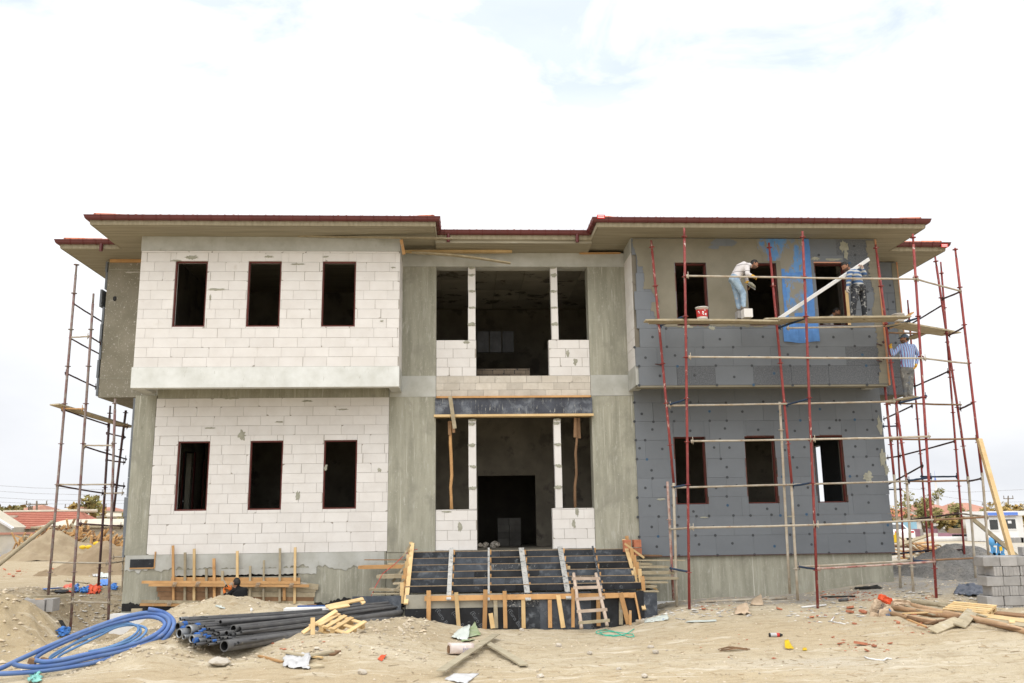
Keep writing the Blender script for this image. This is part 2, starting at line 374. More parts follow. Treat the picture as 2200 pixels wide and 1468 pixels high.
# windows measured on their wall planes
WX_L = [(-8.80,-7.985), (-6.95,-6.105), (-5.05,-4.19)]
WX_R = [(4.19,5.02), (6.10,6.915), (7.965,8.775)]
LO = (2.385, 4.155); UP = (6.965, 8.70); UPR = (6.96, 8.66)
W_LL = [(a, b, *LO) for a, b in WX_L]; W_LU = [(a, b, *UP) for a, b in WX_L]
W_RL = [(a, b, *LO) for a, b in WX_R]; W_RU = [(a, b, *UPR) for a, b in WX_R]
YB = -1.073
# ---- plinth
def plinth(name, x0, x1, zt, y, holes=()):
    mb = MB(); sb = [x0, x1]+[q for h in holes for q in h[:2]]; tb = [-1.3, zt]+[q for h in holes for q in h[2:]]
    slab_cells(mb, sb, tb, lambda s, t: not any(h[0] < s < h[1] and h[2] < t < h[3] for h in holes), mpx(y), 0, .3)
    bp(name, mb, M_CONC)
vent = (at(378,1240,0).x, at(640,1240,0).x, at(500,1240,0).z, at(500,1225,0).z)
plinth('plinth_wall', -9.94, -3.4, 1.30, .0, [vent])
plinth('plinth_wall', 3.2, 9.86, 1.12, .01)
plinth('plinth_wall', -3.39, 3.19, 1.275, .015)
part_box('footing_edge', (-10.12, -.22, -1.3), (-7.4, -.005, -.1), M_WHITE)
part_box('footing_edge', (3.4, -.16, -1.2), (7.2, -.0, -.055), M_WHITE)
# pale upper band of the left plinth with ragged lower edge, bitumen band at the foot
def ragged(x0, x1, ztop, zlow, y, mat, name, seed, amp=.08, step=.06, thick=.012, ends=0):
    rr = random.Random(seed); mb = MB(); x = x0; pv = None; z = zlow
    while x < x1+1e-6:
        z = zlow+amp*(mnoise.noise(Vector((x*1.7, seed, 0)))+.6*mnoise.noise(Vector((x*6, seed, 3)))+.3*rr.uniform(-1,1))
        cur = (x, z)
        if pv:
            vs = [(pv[0], y, pv[1]), (x, y, z), (x, y, ztop), (pv[0], y, ztop)]; vs += [(a, y+thick, c) for a, b, c in vs]
            mb.add(vs, [(0,1,2,3), (7,6,5,4), (0,4,5,1), (2,6,7,3), (1,5,6,2), (3,7,4,0)], .5)
        pv = cur; x += step
    return bp(name, mb, mat)
ragged(-9.92, -3.42, 1.297, .93, -.016, M_CONCL, 'plinth_band', 3, .13)
ragged(-8.75, -5.1, .925, .78, -.014, M_CONCL, 'plinth_band', 8, .05)
ragged(-9.93, -8.3, .02, .0, -.012, M_BITU, 'bitumen_band', 5, .0)
ragged(-9.925, -3.4, -.06, .11, -.018, M_BITU, 'bitumen_band', 6, .10, .04)
part_box('wall_vent', (vent[0], .27, vent[2]-.05), (vent[1], .275, vent[3]+.05), M_BITU)
p0 = at(281,1202,0); p1 = at(331,1219,0)
mb = MB(); mb.box((p0.x, -.035, p1.z), (p1.x, -.002, p0.z)); bp('blanking_board', mb, M_PLYB)
mb = MB(); mb.box((p1.x+.004, -.04, p1.z-.03), (p1.x+.03, -.002, p0.z+.18)); mb.box((p0.x, -.045, p1.z-.03), (p1.x, -.002, p1.z-.004)); bp('board_batten', mb, M_WOODO)
# ---- columns of the ground floor and of the middle, with the pale ring-beam band
for (a, b, z0, z1, mt) in ((-9.96,-9.42,1.302,5.36,M_CONC), (-3.372,-2.145,1.277,5.30,M_CONC), (2.012,3.165,1.277,5.28,M_CONC)):
    part_box('column', (a, -.004, z0), (b, .45, z1), mt)
for (a, b) in ((-3.372,-2.145), (2.012,3.165)):
    part_box('ring_beam', (a, -.012, 5.285), (b, .44, 5.845), M_CONCL)
    part_box('column', (a, -.003, 5.847), (b, .45, 8.88), M_CONC)
part_box('lintel_beam', (-3.36, -.010, 8.882), (3.15, .42, ZT-.092), M_CONCL)
part_box('floor_beam', (-9.40, -.003, 5.282), (-3.385, .35, 5.72), M_CONC)
# ---- left wing block walls
mb = MB(); block_wall(mb, -9.415, -3.376, 1.302, 5.28, mpx(0), W_LL, seed=3, zs=1.302)
mb.mi = 2
for (px, py, w, h) in ((520,936,.2,.32),(640,1066,.16,.26),(497,856,.5,.07),(660,862,.3,.06),(452,920,.3,.05),(735,880,.35,.05),(600,907,.25,.05),(700,1005,.10,.2),(815,1010,.12,.12)):
    q = at(px, py, 0); smear(mb, (q.x, q.z), w, h, mpx(0), px)
bp('block_wall', mb, [M_AAC, M_MORT, M_SMEAR])
mb = MB(); block_wall(mb, -9.68, -3.055, 5.925, 8.975, mpx(YB), W_LU, seed=5, zs=5.925)
mb.mi = 2
for (px, py, w, h) in ((466,622,.55,.07),(452,640,.05,.2),(412,553,.35,.13),(640,568,.5,.05),(578,552,.25,.07),(378,560,.3,.05),(700,552,.2,.05),(820,690,.1,.06),(845,575,.15,.05)):
    q = at(px, py, YB); smear(mb, (q.x, q.z), w, h, mpx(YB), px)
bp('block_wall', mb, [M_AAC, M_MORT, M_SMEAR])
# side walls of the two bays
mb = MB(); block_wall(mb, YB+.26, -.006, 5.925, 8.975, mpr(-3.055), (), seed=8, zs=5.925); bp('block_wall', mb, [M_AAC, M_MORT])
mb = MB(); block_wall(mb, YB+.26, .9, 5.925, 8.975, mpl(-9.68), (), seed=9, zs=5.925); bp('block_wall', mb, [M_AAC, M_MORT])
mb = MB(); block_wall(mb, YB+.01, -.006, 5.925, 8.975, mpl(3.045), (), seed=10, zs=5.925); bp('block_wall', mb, [M_AAC, M_MORT])
part_box('block_wall', (9.45, YB+.25, 5.925), (9.68, .9, 8.975), M_AAC)
# bay beams (bottom and top), decks
for (a, b, mt, mtop) in ((-9.71,-3.045,M_BEAMW,M_CONCL), (3.03,9.70,M_CONCL,M_CONCL)):
    part_box('bay_beam', (a, YB-.012, 5.402), (b, YB+.25, 5.922), mt)
    part_box('bay_beam', (a, YB+.252, 5.40), (a+.27, -.014, 5.921), M_CONCL if a < 0 else mt)
    part_box('bay_beam', (b-.27, YB+.252, 5.40), (b, -.014, 5.921), M_CONCL)
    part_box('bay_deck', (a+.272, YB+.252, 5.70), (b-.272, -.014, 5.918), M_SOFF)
    part_box('top_beam', (a+.015, YB-.008, 8.978), (b-.012, YB+.26, ZT-.002), mtop)
    part_box('top_beam', (a+.015, YB+.262, 8.978), (a+.28, -.012, ZT-.002), M_CONCL)
    part_box('top_beam', (b-.28, YB+.262, 8.978), (b-.012, -.012, ZT-.002), M_CONCL)
for o in W_LL: win_frame(mpx(0), o)
for o in W_LU: win_frame(mpx(YB), o)
# ---- middle: parapet blocks, thin block posts, mid wall
PX = [(-2.14,-1.066), (.905,2.008)]
posts = [(-1.275,-1.075), (.995,1.175)]
for i, (a, b) in enumerate(PX):
    for (z0, z1, zs, sd) in ((1.282, 2.33, 1.30, 21), (5.845, 6.825, 5.835, 31)):
        mb = MB(); block_wall(mb, a, b, z0, z1, mpx(.03), (), seed=sd+i, zs=zs, chip=.25); mb.mi = 2
        for (px, py, w, h) in ((988,1132,.12,.3),(1240,1100,.1,.26),(1233,1125,.1,.26),(960,1100,.3,.06),(1002,735,.2,.1),(1220,760,.12,.2),(1236,778,.14,.2)):
            q = at(px, py, .03)
            if a < q.x < b and z0 < q.z < z1: smear(mb, (q.x, q.z), w, h, mpx(.03), px)
        bp('parapet_wall', mb, [M_AAC, M_MORT, M_SMEAR])
pass
for (a, b) in posts:
    for (z0, z1, L) in ((2.332, 4.675, .56), (6.827, 8.878, .46)):
        mb = MB(); z = z0; k = 0
        while z < z1-.02:
            e = min(z+L, z1); mb.mi = 0; j = R.uniform(-.006, .006)
            mb.box((a+j, .03+R.uniform(-.006,.006), z+.006), (b+j, .25, e-.004), R.random())
            mb.mi = 1; smear(mb, ((a+b)/2+R.uniform(-.02,.02), e-.02), .22, R.uniform(.06,.12), mpx(.024), k+int(100*z))
            z = e; k += 1
        bp('block_post', mb, [M_AAC, M_SMEAR])
mb = MB(); block_wall(mb, -2.14, 2.007, 5.29, 5.842, mpx(.01), (), course=.19, L=.42, seed=41, zs=5.27, chip=.35, wide=.3)
bp('infill_wall', mb, [M_AACB, M_MORT])
# formwork of the entrance lintel: plywood with battens and a strap board
LF = empty('lintel_formwork', (0, -.05, 4.7), 'drip stained black plywood form with timber battens spanning above the entrance', 'formwork')
mb = MB(); mb.box((-2.16, -.05, 4.80), (2.03, -.002, 5.235)); mb.build('plywood_panel', M_PLYDRIP, LF)
mb = MB(); mb.box((-2.13, -.11, 5.235), (1.99, -.004, 5.285)); mb.build('batten', M_WOODO, LF)
mb = MB(); mb.box((-2.19, -.12, 4.735), (2.05, .2, 4.795)); mb.build('batten', M_WOODY, LF)
mb = MB(); mb.bar(at(967,852,-.17), at(977,921,-.14), .10, .03, (0,1,0)); mb.build('strap_board', M_WOODG, LF)
mb = MB(); mb.box((-2.12, -.002, 4.795), (2.0, .5, 4.83)); mb.build('bottom_board', M_PLYB, LF)
def lettering(txt, size, mat4, mat, parent, ext=.001, name='lettering'):
    cu = bpy.data.curves.new(name, 'FONT'); cu.body = txt; cu.size = size; cu.extrude = ext; cu.align_x = 'CENTER'; cu.align_y = 'CENTER'
    t = bpy.data.objects.new(name, cu); me = bpy.data.meshes.new_from_object(t); bpy.data.objects.remove(t)
    me.materials.clear(); me.materials.append(mat)
    o = bpy.data.objects.new(name, me); COL.objects.link(o); o.matrix_basis = mat4
    return adopt(o, parent)
M_LETT = MAT('faint_lettering', (.13,.14,.155), None, bump=0, var=0)
def facing(x, y, z, roll): return Matrix.Translation((x, y, z)) @ Matrix.Rotation(roll, 4, 'Y') @ Matrix.Rotation(rad(90), 4, 'X')
for (px, py, rl) in ((1100,868,-.9), (1138,872,-.9), (1175,874,-.9), (1215,880,-.9)):
    q = at(px, py, -.055); lettering('EuroBirch', .11, facing(q.x, -.0525, q.z, -rl), M_LETT, LF)
# timber props under it
def prop(name, p0, p1, r, label, seed, mat=M_WOODO, head=None):
    rr = random.Random(seed); n = 9; pts = []; 
    for i in range(n):
        t = i/(n-1); p = Vector(p0).lerp(Vector(p1), t); pts.append(p+Vector((rr.uniform(-1,1), rr.uniform(-1,1), 0))*.018*(0 if i in (0, n-1) else 1))
    root = empty(name, p0, label, 'prop', 'timber props in the entrance')
    MB().path(pts, [r*rr.uniform(.88,1.1) for _ in pts], 9).build('post', mat, root, True)
    if head:
        mb = MB()
        for h in head: mb.bar(h[0], h[1], .07, .03, (0,1,0))
        mb.build('cleat', M_WOODB, root)
prop('timber_prop', at(970,1094,.12)+Vector((0,0,0)), at(968,905,.12), .042, 'peeled orange timber prop standing left in the entrance, bolted to the strap board', 4, M_WOODO, [(at(965,905,.08), at(966,935,.08)), (at(974,900,.08), at(975,930,.08))])
prop('timber_prop', at(1236,1091,.12), at(1239,903,.12), .036, 'crooked brown bark timber prop standing right in the entrance', 9, M_WOODB, [(at(1236,898,.08), at(1235,940,.08)), (at(1243,898,.08), at(1245,942,.08))])
# ---- right wing: core walls and insulation boards
def core(name, x0, x1, z0, z1, y, openings, thick=.24):
    mb = MB(); sb = [x0, x1]+[q for o in openings for q in o[:2]]; tb = [z0, z1]+[q for o in openings for q in o[2:]]
    slab_cells(mb, sb, tb, lambda s, t: not any(o[0] < s < o[1] and o[2] < t < o[3] for o in openings), mpx(y), 0, thick); return bp(name, mb, M_INT)
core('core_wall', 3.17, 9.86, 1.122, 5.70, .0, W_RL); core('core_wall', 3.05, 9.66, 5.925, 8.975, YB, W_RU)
def anchors(mb, jl, mp, d, skip=(), seed=1, prob=.95):
    rr = random.Random(seed); done = []
    def disc(s, t):
        if any(a-.03 < s < b+.03 and c-.03 < t < e+.03 for a, b, c, e in skip): return
        if any((s-u)**2+(t-w)**2 < .09**2 for u, w in done): return
        done.append((s, t)); n = 8; r = .037
        o = [mp(s+r*math.cos(2*math.pi*i/n), t+r*math.sin(2*math.pi*i/n), d) for i in range(n)]
        p = [mp(s+r*.4*math.cos(2*math.pi*i/n), t+r*.4*math.sin(2*math.pi*i/n), d-.001) for i in range(n)]
        z = [mp(s+r*math.cos(2*math.pi*i/n), t+r*math.sin(2*math.pi*i/n), d+.01) for i in range(n)]
        mb.mi = 3 if rr.random() < .10 else 2
        mb.add(o+z, [tuple(range(n))]+[(i, n+i, n+(i+1) % n, (i+1) % n) for i in range(n)], rr.random())
        mb.add(p, [tuple(range(n))], .0)
    for (a, b, c, e) in jl:
        if b-a < .25 or e-c < .2: continue
        if rr.random() < prob: disc((a+b)/2+rr.uniform(-.08,.08), (c+e)/2+rr.uniform(-.05,.05))
        for (s, t) in ((a, c), (a, e)):
            if rr.random() < prob*.75: disc(s+rr.uniform(-.03,.03)+.0, t+rr.uniform(-.012,.012))
mb = MB()
RLx0, RLx1 = 3.16, 9.93
jl = block_wall(mb, RLx0, RLx1, 1.075, 5.70, mpx(0), W_RL, course=.5, L=1.0, seed=61, zs=1.075, chip=.03, wide=.05, proud=.0025, gap=.0038, d0=-.058, deep=.055, backing=False, mats=(0,0))
anchors(mb, [q for q in jl if q[3] < 5.3], mpx(0), -.0615, W_RL, 4)
mb.mi = 4
for (px, py, w, h) in ((1865,1025,.28,.34),(1897,985,.2,.5),(1905,1010,.16,.3),(1420,1073,.25,.06),(1513,1112,.25,.04),(1700,1110,.25,.05),(1890,915,.16,.55)):
    q = at(px, py, -.06); smear(mb, (q.x, q.z), w, h, mpx(-.06), px)
bp('insulation_cladding', mb, [M_EPS, M_EPSR, M_ANCH, M_ANCHB, M_SMEAR])
part_box('starter_rail', (3.14, -.066, 1.055), (9.94, -.0, 1.073), M_SDARK)
mb = MB(); BX0, BX1 = 3.10, 9.655
def rough(p, q, r, rr):
    if r < 5.85: return 1 if (p > 4.0 and not 6.95 < (p+q)/2 < 7.6) and rr.random() < .85 else 0
    if r < 6.3: return 1 if p > 8.2 else 0
    return 1 if (r > 7.5 and p > 8.5) else 0
jl = block_wall(mb, BX0, BX1, 5.385, 9.33, mpx(YB), W_RU, course=.5, L=1.0, seed=71, zs=5.385, chip=.05, wide=.05, proud=.0025, gap=.0038, d0=-.058, deep=.055, jag=.07, backing=False, pickmat=rough)
anchors(mb, [q for q in jl if q[3] < 7.1 or q[0] > 8.0], mpx(YB), -.0615, W_RU, 6)
for (px, py) in ((1372,624),(1374,665),(1379,704),(1381,745),(1392,770)):
    q = at(px, py, YB-.06); anchors(mb, [(q.x-.3, q.x+.3, q.z-.2, q.z+.2)], mpx(YB), -.0615, (), px, 1.0) if False else None
bp('insulation_cladding', mb, [M_EPS, M_EPSR, M_ANCH, M_ANCHB])
# bay under-edge: concrete lip below the boards
part_box('bay_lip', (3.06, YB-.05, 5.335), (9.66, YB+.24, 5.383), M_PLAS)
# render coat, blue mesh: ragged sheets
def sheet(name, inside, box, step, y, mats, thick=.006):
    x0, x1, z0, z1 = box; nx = int((x1-x0)/step); nz = int((z1-z0)/step); mb = MB()
    IN = [[inside(x0+(i+.5)*step, z0+(j+.5)*step) for j in range(nz)] for i in range(nx)]
    def g(i, j): return 0 <= i < nx and 0 <= j < nz and IN[i][j]
    for j in range(nz):
        i = 0
        while i < nx:
            if not IN[i][j]: i += 1; continue
            k = i
            while k < nx and IN[k][j]: k += 1
            a, b, c, d = x0+i*step, x0+k*step, z0+j*step, z0+(j+1)*step
            mb.add([(a,y,c),(b,y,c),(b,y,d),(a,y,d)], [(0,1,2,3)], .5)
            for X in (a, b): mb.add([(X,y,c),(X,y+thick,c),(X,y+thick,d),(X,y,d)], [(0,1,2,3)], .5)
            mb.add([(a,y,c),(a,y+thick,c),(b,y+thick,c),(b,y,c)], [(0,1,2,3)], .5); mb.add([(a,y,d),(b,y,d),(b,y+thick,d),(a,y+thick,d)], [(0,1,2,3)], .5)
            i = k
    return bp(name, mb, mats)
def nz2(x, z, s, f): return mnoise.noise(Vector((x*f, z*f, s)))+.5*mnoise.noise(Vector((x*f*2.3, z*f*2.3, s+5)))
YS = YB-.0605
def in_win(x, z, m=.0): return any(a-m < x < b+m and c-m < z < d+m for a, b, c, d in W_RU)
def in_coat(x, z):
    if in_win(x, z, .012): return False
    e = nz2(x, z, 1, 2.0)
    left = 3.14 if z > 8.55 else (3.30 if z > 7.95 else (3.52 if z > 7.35 else 3.62))
    if z > 7.6 and z < 8.0: left += (8.0-z)*.5
    if x < left+.10*e+.02*nz2(x, z, 4, 9): return False
    if z < 6.93+.05*e+.03*nz2(x, z, 7, 8): return False
    if (x-5.55)**2/.12+(z-9.23)**2/.012 < 1.0+.5*nz2(x, z, 2, 7): return False
    if (x-5.28)**2/.02+(z-9.10)**2/.004 < 1.0+.5*nz2(x, z, 3, 7): return False
    return x < 7.06+.02*nz2(x, z, 6, 5) and z < 9.33
sheet('render_coat', in_coat, (3.05, 7.12, 6.80, 9.34), .022, YS-.006, M_PLAS)
def in_mesh(x, z):
    if in_win(x, z, .012): return False
    L = 7.03 if z < 8.72 else 6.45+.25*nz2(x, z, 9, 2.5)+(9.3-z)*.3
    return L < x < 7.86+.012*nz2(x, z, 8, 6)
sheet('reinforcing_mesh', lambda x, z: in_mesh(x, z) and z > 6.78, (6.0, 7.95, 6.76, 9.34), .022, YS-.013, M_MESHP)
def in_strip(x, z):
    if in_win(x, z, .012) or z < 6.78: return False
    return 7.70+.05*nz2(x, z, 3, 2.2) < x < 7.86+.01*nz2(x, z, 8, 6) or (7.04 < x < 7.13+.05*nz2(x, z, 5, 2.5) and z < 8.5) or (abs(z-8.36-.03*nz2(x, 0, 2, 2)) < .04 and 7.1 < x < 7.8) or (abs(z-7.25) < .05+.03*nz2(x, z, 4, 4) and 7.3 < x < 7.8)
sheet('reinforcing_mesh', in_strip, (7.0, 7.95, 6.76, 9.34), .022, YS-.019, M_MESHB)
q0, q1 = at(1683,704,YS-.05), at(1762,735,YS-.05)
mb = MB()
n = 12
for i in range(n):
    a = q0.x+(q1.x-q0.x)*i/n; b = q0.x+(q1.x-q0.x)*(i+1)/n
    f = lambda x: YS-.03-.02*math.sin(x*9)
    vs = [(a, f(a), q1.z-.02*math.sin(a*7)), (b, f(b), q1.z-.02*math.sin(b*7)), (b, YS-.016, q0.z+.3), (a, YS-.016, q0.z+.3)]
    vs += [(x, y+.004, z) for x, y, z in vs]; mb.add(vs, [(0,1,2,3), (7,6,5,4), (0,4,5,1)])
bp('mesh_tail', mb, M_MESHB)
# render touch-ups round the right upper window and the bay edge, corner beads
for (px, py, w, h) in ((1813,530,.28,.34),(1818,548,.12,.3),(1752,556,.25,.1),(1790,558,.5,.08),(1478,702,.3,.1),(1530,705,.2,.12)):
    q = at(px, py, YS); mb = MB(); smear(mb, (q.x, q.z), w, h, mpx(YS), px, -.004); bp('render_patch', mb, M_SMEAR)
ragv = MB(); z = 5.40; rr = random.Random(5)
while z < 9.3:
    w = .17+.10*mnoise.noise(Vector((0, 2, z*1.6)))+.05*rr.random()
    ragv.box((9.655-w, YS-.006, z), (9.70, YS-.0005, z+.05)); z += .05
bp('edge_render', ragv, M_PLAS)
mb = MB(); mb.box((9.668, YS-.016, 5.36), (9.715, YB+.0, 9.33)); bp('corner_bead', mb, MAT('orange_corner_bead', (.60,.22,.10), (.50,.30,.18), 6, .7, .1, 40, .1))
for o in W_RU: win_frame(mpx(YB), o, 'window_frame', .03, (.02,.12))
for o in W_RL: win_frame(mpx(0), o, 'window_frame', .03, (.02,.12))
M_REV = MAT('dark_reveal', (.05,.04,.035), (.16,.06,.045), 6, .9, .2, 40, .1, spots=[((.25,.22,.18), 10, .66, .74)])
for (y, ws) in ((YB, W_RU), (0, W_RL)):
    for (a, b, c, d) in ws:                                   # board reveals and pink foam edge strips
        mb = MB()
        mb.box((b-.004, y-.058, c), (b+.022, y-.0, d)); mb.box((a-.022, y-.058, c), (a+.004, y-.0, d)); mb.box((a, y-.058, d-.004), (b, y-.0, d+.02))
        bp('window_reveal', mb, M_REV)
a, b, c, d = W_RU[2]
part_box('window_head_strip', (a-.02, YS-.014, d+.004), (b-.1, YS+.002, d+.035), MAT('pink_strip', (.62,.30,.20), None, bump=0))
part_box('board_strip', (b-.05, YS-.02, c), (b+.03, YS+.0, c+.95), M_WOODY)
# ---- side bays
XS = 11.33
def sbay(sgn):
    x0, x1 = (9.70, XS) if sgn > 0 else (-XS, -9.70)
    if sgn < 0:
        part_box('side_bay_wall', (x0, 1.0, 5.46), (x1, 8.8, ZT-.002), M_PLAST)
        mb = MB()                                               # faint board joints and a beam line on the render
        for (z, h) in ((9.06,.012), (5.98,.014)): mb.box((x0+.02, .994, z), (x1, 1.0, z+h))
        for (x, z, h) in ((-10.15,8.6,.45), (-10.3,7.6,.35), (-10.9,6.9,.25), (-10.5,6.0,.3)): mb.box((x, .995, z), (x+.012, 1.0, z+h))
        bp('render_joint', mb, M_SMEAR)
        mb = MB(); q = at(247,642,1.0); mb.blob((q.x, .99, q.z), .05, .02, .07); bp('wall_hole', mb, M_BITU)
        mb = MB(); z = 5.5; rr = random.Random(4)                # insulation boards on the flank, seen edge on
        while z < 9.3:
            e = min(z+.5, 9.3); o = .11 if 7.9 < z < 8.3 else rr.choice((0, .0, .015, .03)); mb.box((x0-.06-o, .98+rr.uniform(-.01,.03), z+.004), (x0-.004-o, 8.7, e-.004)); z = e
        bp('insulation_cladding', mb, M_EPS)
        part_box('timber_strip', (x0+.05, .93, 9.27), (-9.72, .997, 9.35), M_WOODO)
    else:
        part_box('side_bay_wall', (x0, 1.06, 5.40), (x1-.06, 8.8, ZT-.002), M_INT)
        mb = MB(); jl = block_wall(mb, 9.70, XS, 5.40, 9.33, mpx(1.06), (), course=.5, L=1.0, seed=91, d0=-.058, deep=.055, backing=False, chip=.03, gap=.006, pickmat=lambda p, q, r, rr: 1 if r < 6.0 or 6.4 < r < 6.6 else 0)
        anchors(mb, jl, mpx(1.06), -.0615, (), 8)
        bp('insulation_cladding', mb, [M_EPS, M_EPSR, M_ANCH, M_ANCHB])
        part_box('insulation_cladding', (x1-.058, 1.004, 5.40), (x1, 8.75, 9.33), M_EPS)
        mb = MB(); z = 5.40
        while z < 9.3:
            w = .12+.12*mnoise.noise(Vector((0, 7, z*1.4))); mb.box((x1-.03-max(w, .03), .988, z), (x1+.006, 1.0, z+.05)); z += .05
        bp('edge_render', mb, M_PLAS)
        part_box('corner_bead', (x1-.012, .982, 5.6), (x1+.02, 1.02, 9.33), MATS['orange_corner_bead'])
sbay(-1); sbay(1)
# side walls of the body
SW = (3.55, 4.5, 2.35, 4.2)
for sgn in (-1, 1):
    mb = MB(); mp = mpl(-9.95) if sgn < 0 else mpr(9.87)
    ops = [SW, (6.6, 7.6, 2.35, 4.2)]
    sb = [.32, 10.9]+[q for o in ops for q in o[:2]]; tb = [1.0, 5.4]+[q for o in ops for q in o[2:]]
    slab_cells(mb, sb, tb, lambda s, t: not any(o[0] < s < o[1] and o[2] < t < o[3] for o in ops), mp, 0, .25)
    bp('side_wall', mb, M_CONC if sgn < 0 else M_EPS)
    part_box('plinth_wall', (-9.94 if sgn < 0 else 9.60, .302, -1.2), (-9.6 if sgn < 0 else 9.86, 10.9, .998), M_CONC)
    part_box('side_wall', (-9.70 if sgn < 0 else 9.45, .9, 5.405), (-9.46 if sgn < 0 else 9.69, 10.9, ZT-.003), M_INT)
part_box('insulation_cladding', (9.872, -.056, 1.08), (9.93, 10.9, 1.6), M_EPS)
mb = MB(); z = 1.25; rr = random.Random(8)
while z < 5.3:
    e = min(z+.5, 5.3); o = rr.choice((0, 0, .02, .05)); mb.box((-10.02-o, .02, z+.004), (-9.965, 10.8, e-.004)); z = e
bp('insulation_cladding', mb, M_EPS)
# ---- floors, roof slab, inner walls
part_box('floor_slab', (-9.6, .32, 1.0), (9.6, 10.9, 1.272), M_INT)
part_box('floor_slab', (-9.44, .46, 5.46), (9.44, 10.9, 5.84), M_INT)
part_box('floor_slab', (-11.2, 1.1, 5.47), (-9.72, 8.7, 5.75), M_SOFF)
part_box('floor_slab', (9.72, 1.1, 5.41), (11.2, 8.7, 5.75), M_SOFF)
part_box('back_wall', (-9.9, 10.91, .5), (9.86, 11.15, ZT-.003), M_CONC)
for x in (-3.2, 3.02):
    part_box('inner_wall', (x, .46, 1.274), (x+.18, 10.9, 5.455), M_INT); part_box('inner_wall', (x, .46, 5.842), (x+.18, 10.9, ZT-.003), M_INT)
for (x0, x1) in ((-9.69,-3.21), (3.21,9.6)):
    part_box('inner_wall', (x0+.1, 5.2, 1.274), (x1, 5.38, 5.455), M_INT); part_box('inner_wall', (x0+.3, 4.6, 5.842), (x1-.2, 4.78, ZT-.003), M_INT)
mb = MB(); slab_cells(mb, [-3.015, -.985, .75, 3.015], [1.275, 3.365, 5.45], lambda s, t: not (-.985 < s < .75 and t < 3.365), mpx(3.5), 0, .2, .5); bp('inner_wall', mb, M_INT)
part_box('inner_wall', (-3.015, 7.0, 5.843), (3.015, 7.2, ZT-.003), M_INT)
part_box('inner_wall', (-3.015, 7.0, 1.275), (3.015, 7.2, 5.45), MAT('shade_darkened_hall', (.07,.063,.05), (.05,.045,.036), 1.5, .95, .2, 20, .08))  # darkness of the deep hall put into its wall colour
mb = MB(); block_wall(mb, -1.05, .42, 5.85, 6.13, mpx(.55), (), course=.12, L=.3, seed=55, chip=.3, gap=.012, thick=.12); bp('inner_parapet', mb, [MAT('dark_brown_block', (.17,.135,.10), (.11,.085,.062), 4, .9, .2, 30, .25), M_BITU])
a, b = at(1026,757,3.9), at(1106,712,3.9)
for k in range(3): part_box('inner_panel', (a.x+(b.x-a.x)*k/3, 3.9, a.z), (a.x+(b.x-a.x)*(k+1)/3-.04, 3.95, b.z), MAT('dull_panel', (.07,.07,.072), (.03,.03,.03), 3, .5, .2, 20, .3))
part_box('inner_column', (-8.3, 2.6, 1.274), (-7.9, 3.0, 5.45), M_INT)
# ceiling boards of the upper hall (slightly paler plates)
mb = MB()
for i in range(7):
    for j in range(5): mb.box((-2.95+i*.85, .5+j*1.25, ZT-.03), (-2.95+i*.85+.835, .5+j*1.25+1.235, ZT-.006), R.random())
bp('ceiling_board', mb, MAT('pale_ceiling_board', (.46,.43,.36), (.36,.335,.275), 1.2, .9, .1, 20, .25, spots=[((.16,.145,.115), 1.3, .56, .60)]))
for (xa, xb) in ((388,394),(412,417),(431,438)):
    a, b = at(xa,1100,2.4), at(xb,972 if xa < 420 else 990,2.4); part_box('inner_frame', (a.x, 2.4, 1.3), (b.x, 2.5, b.z), M_FRAME)
a, b = at(394,1100,2.45), at(412,976,2.45); part_box('inner_panel', (a.x, 2.46, 1.3), (b.x, 2.49, b.z), M_CONC)
# ---- eaves
RECTS = [(-10.60,-2.15,-1.94,6.0), (2.05,10.60,-1.94,6.0), (-10.59,10.59,-.90,12.0), (-12.18,-5.0,.03,9.8), (5.0,12.22,.03,9.8)]
def in_r(s, t): return any(a < s < b and c < t < d for a, b, c, d in RECTS)
mb = MB(); sb = [q for r in RECTS for q in r[:2]]; tb = [q for r in RECTS for q in r[2:]]
slab_cells(mb, sb, tb, in_r, lambda s, t, d: (s, t, ZT+d), 0, .15, .5)
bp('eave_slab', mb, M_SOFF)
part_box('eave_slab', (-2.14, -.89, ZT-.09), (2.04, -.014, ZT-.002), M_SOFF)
EAVE = [(-12.18,9.8), (-12.18,.03), (-10.60,.03), (-10.60,-1.94), (-2.15,-1.94), (-2.15,-.90), (2.05,-.90), (2.05,-1.94), (10.60,-1.94), (10.60,.03), (12.22,.03), (12.22,9.8)]
def offs(poly, d):
    out = []
    for i, p in enumerate(poly):
        p = Vector(p); a = (p-Vector(poly[i-1])).normalized() if i else (Vector(poly[1])-p).normalized()
        b = (Vector(poly[i+1])-p).normalized() if i < len(poly)-1 else a
        na, nb = Vector((a.y, -a.x)), Vector((b.y, -b.x))
        m = (na+nb); m = m/max(m.dot(na), 1e-6)
        out.append(p+m*d)
    return out
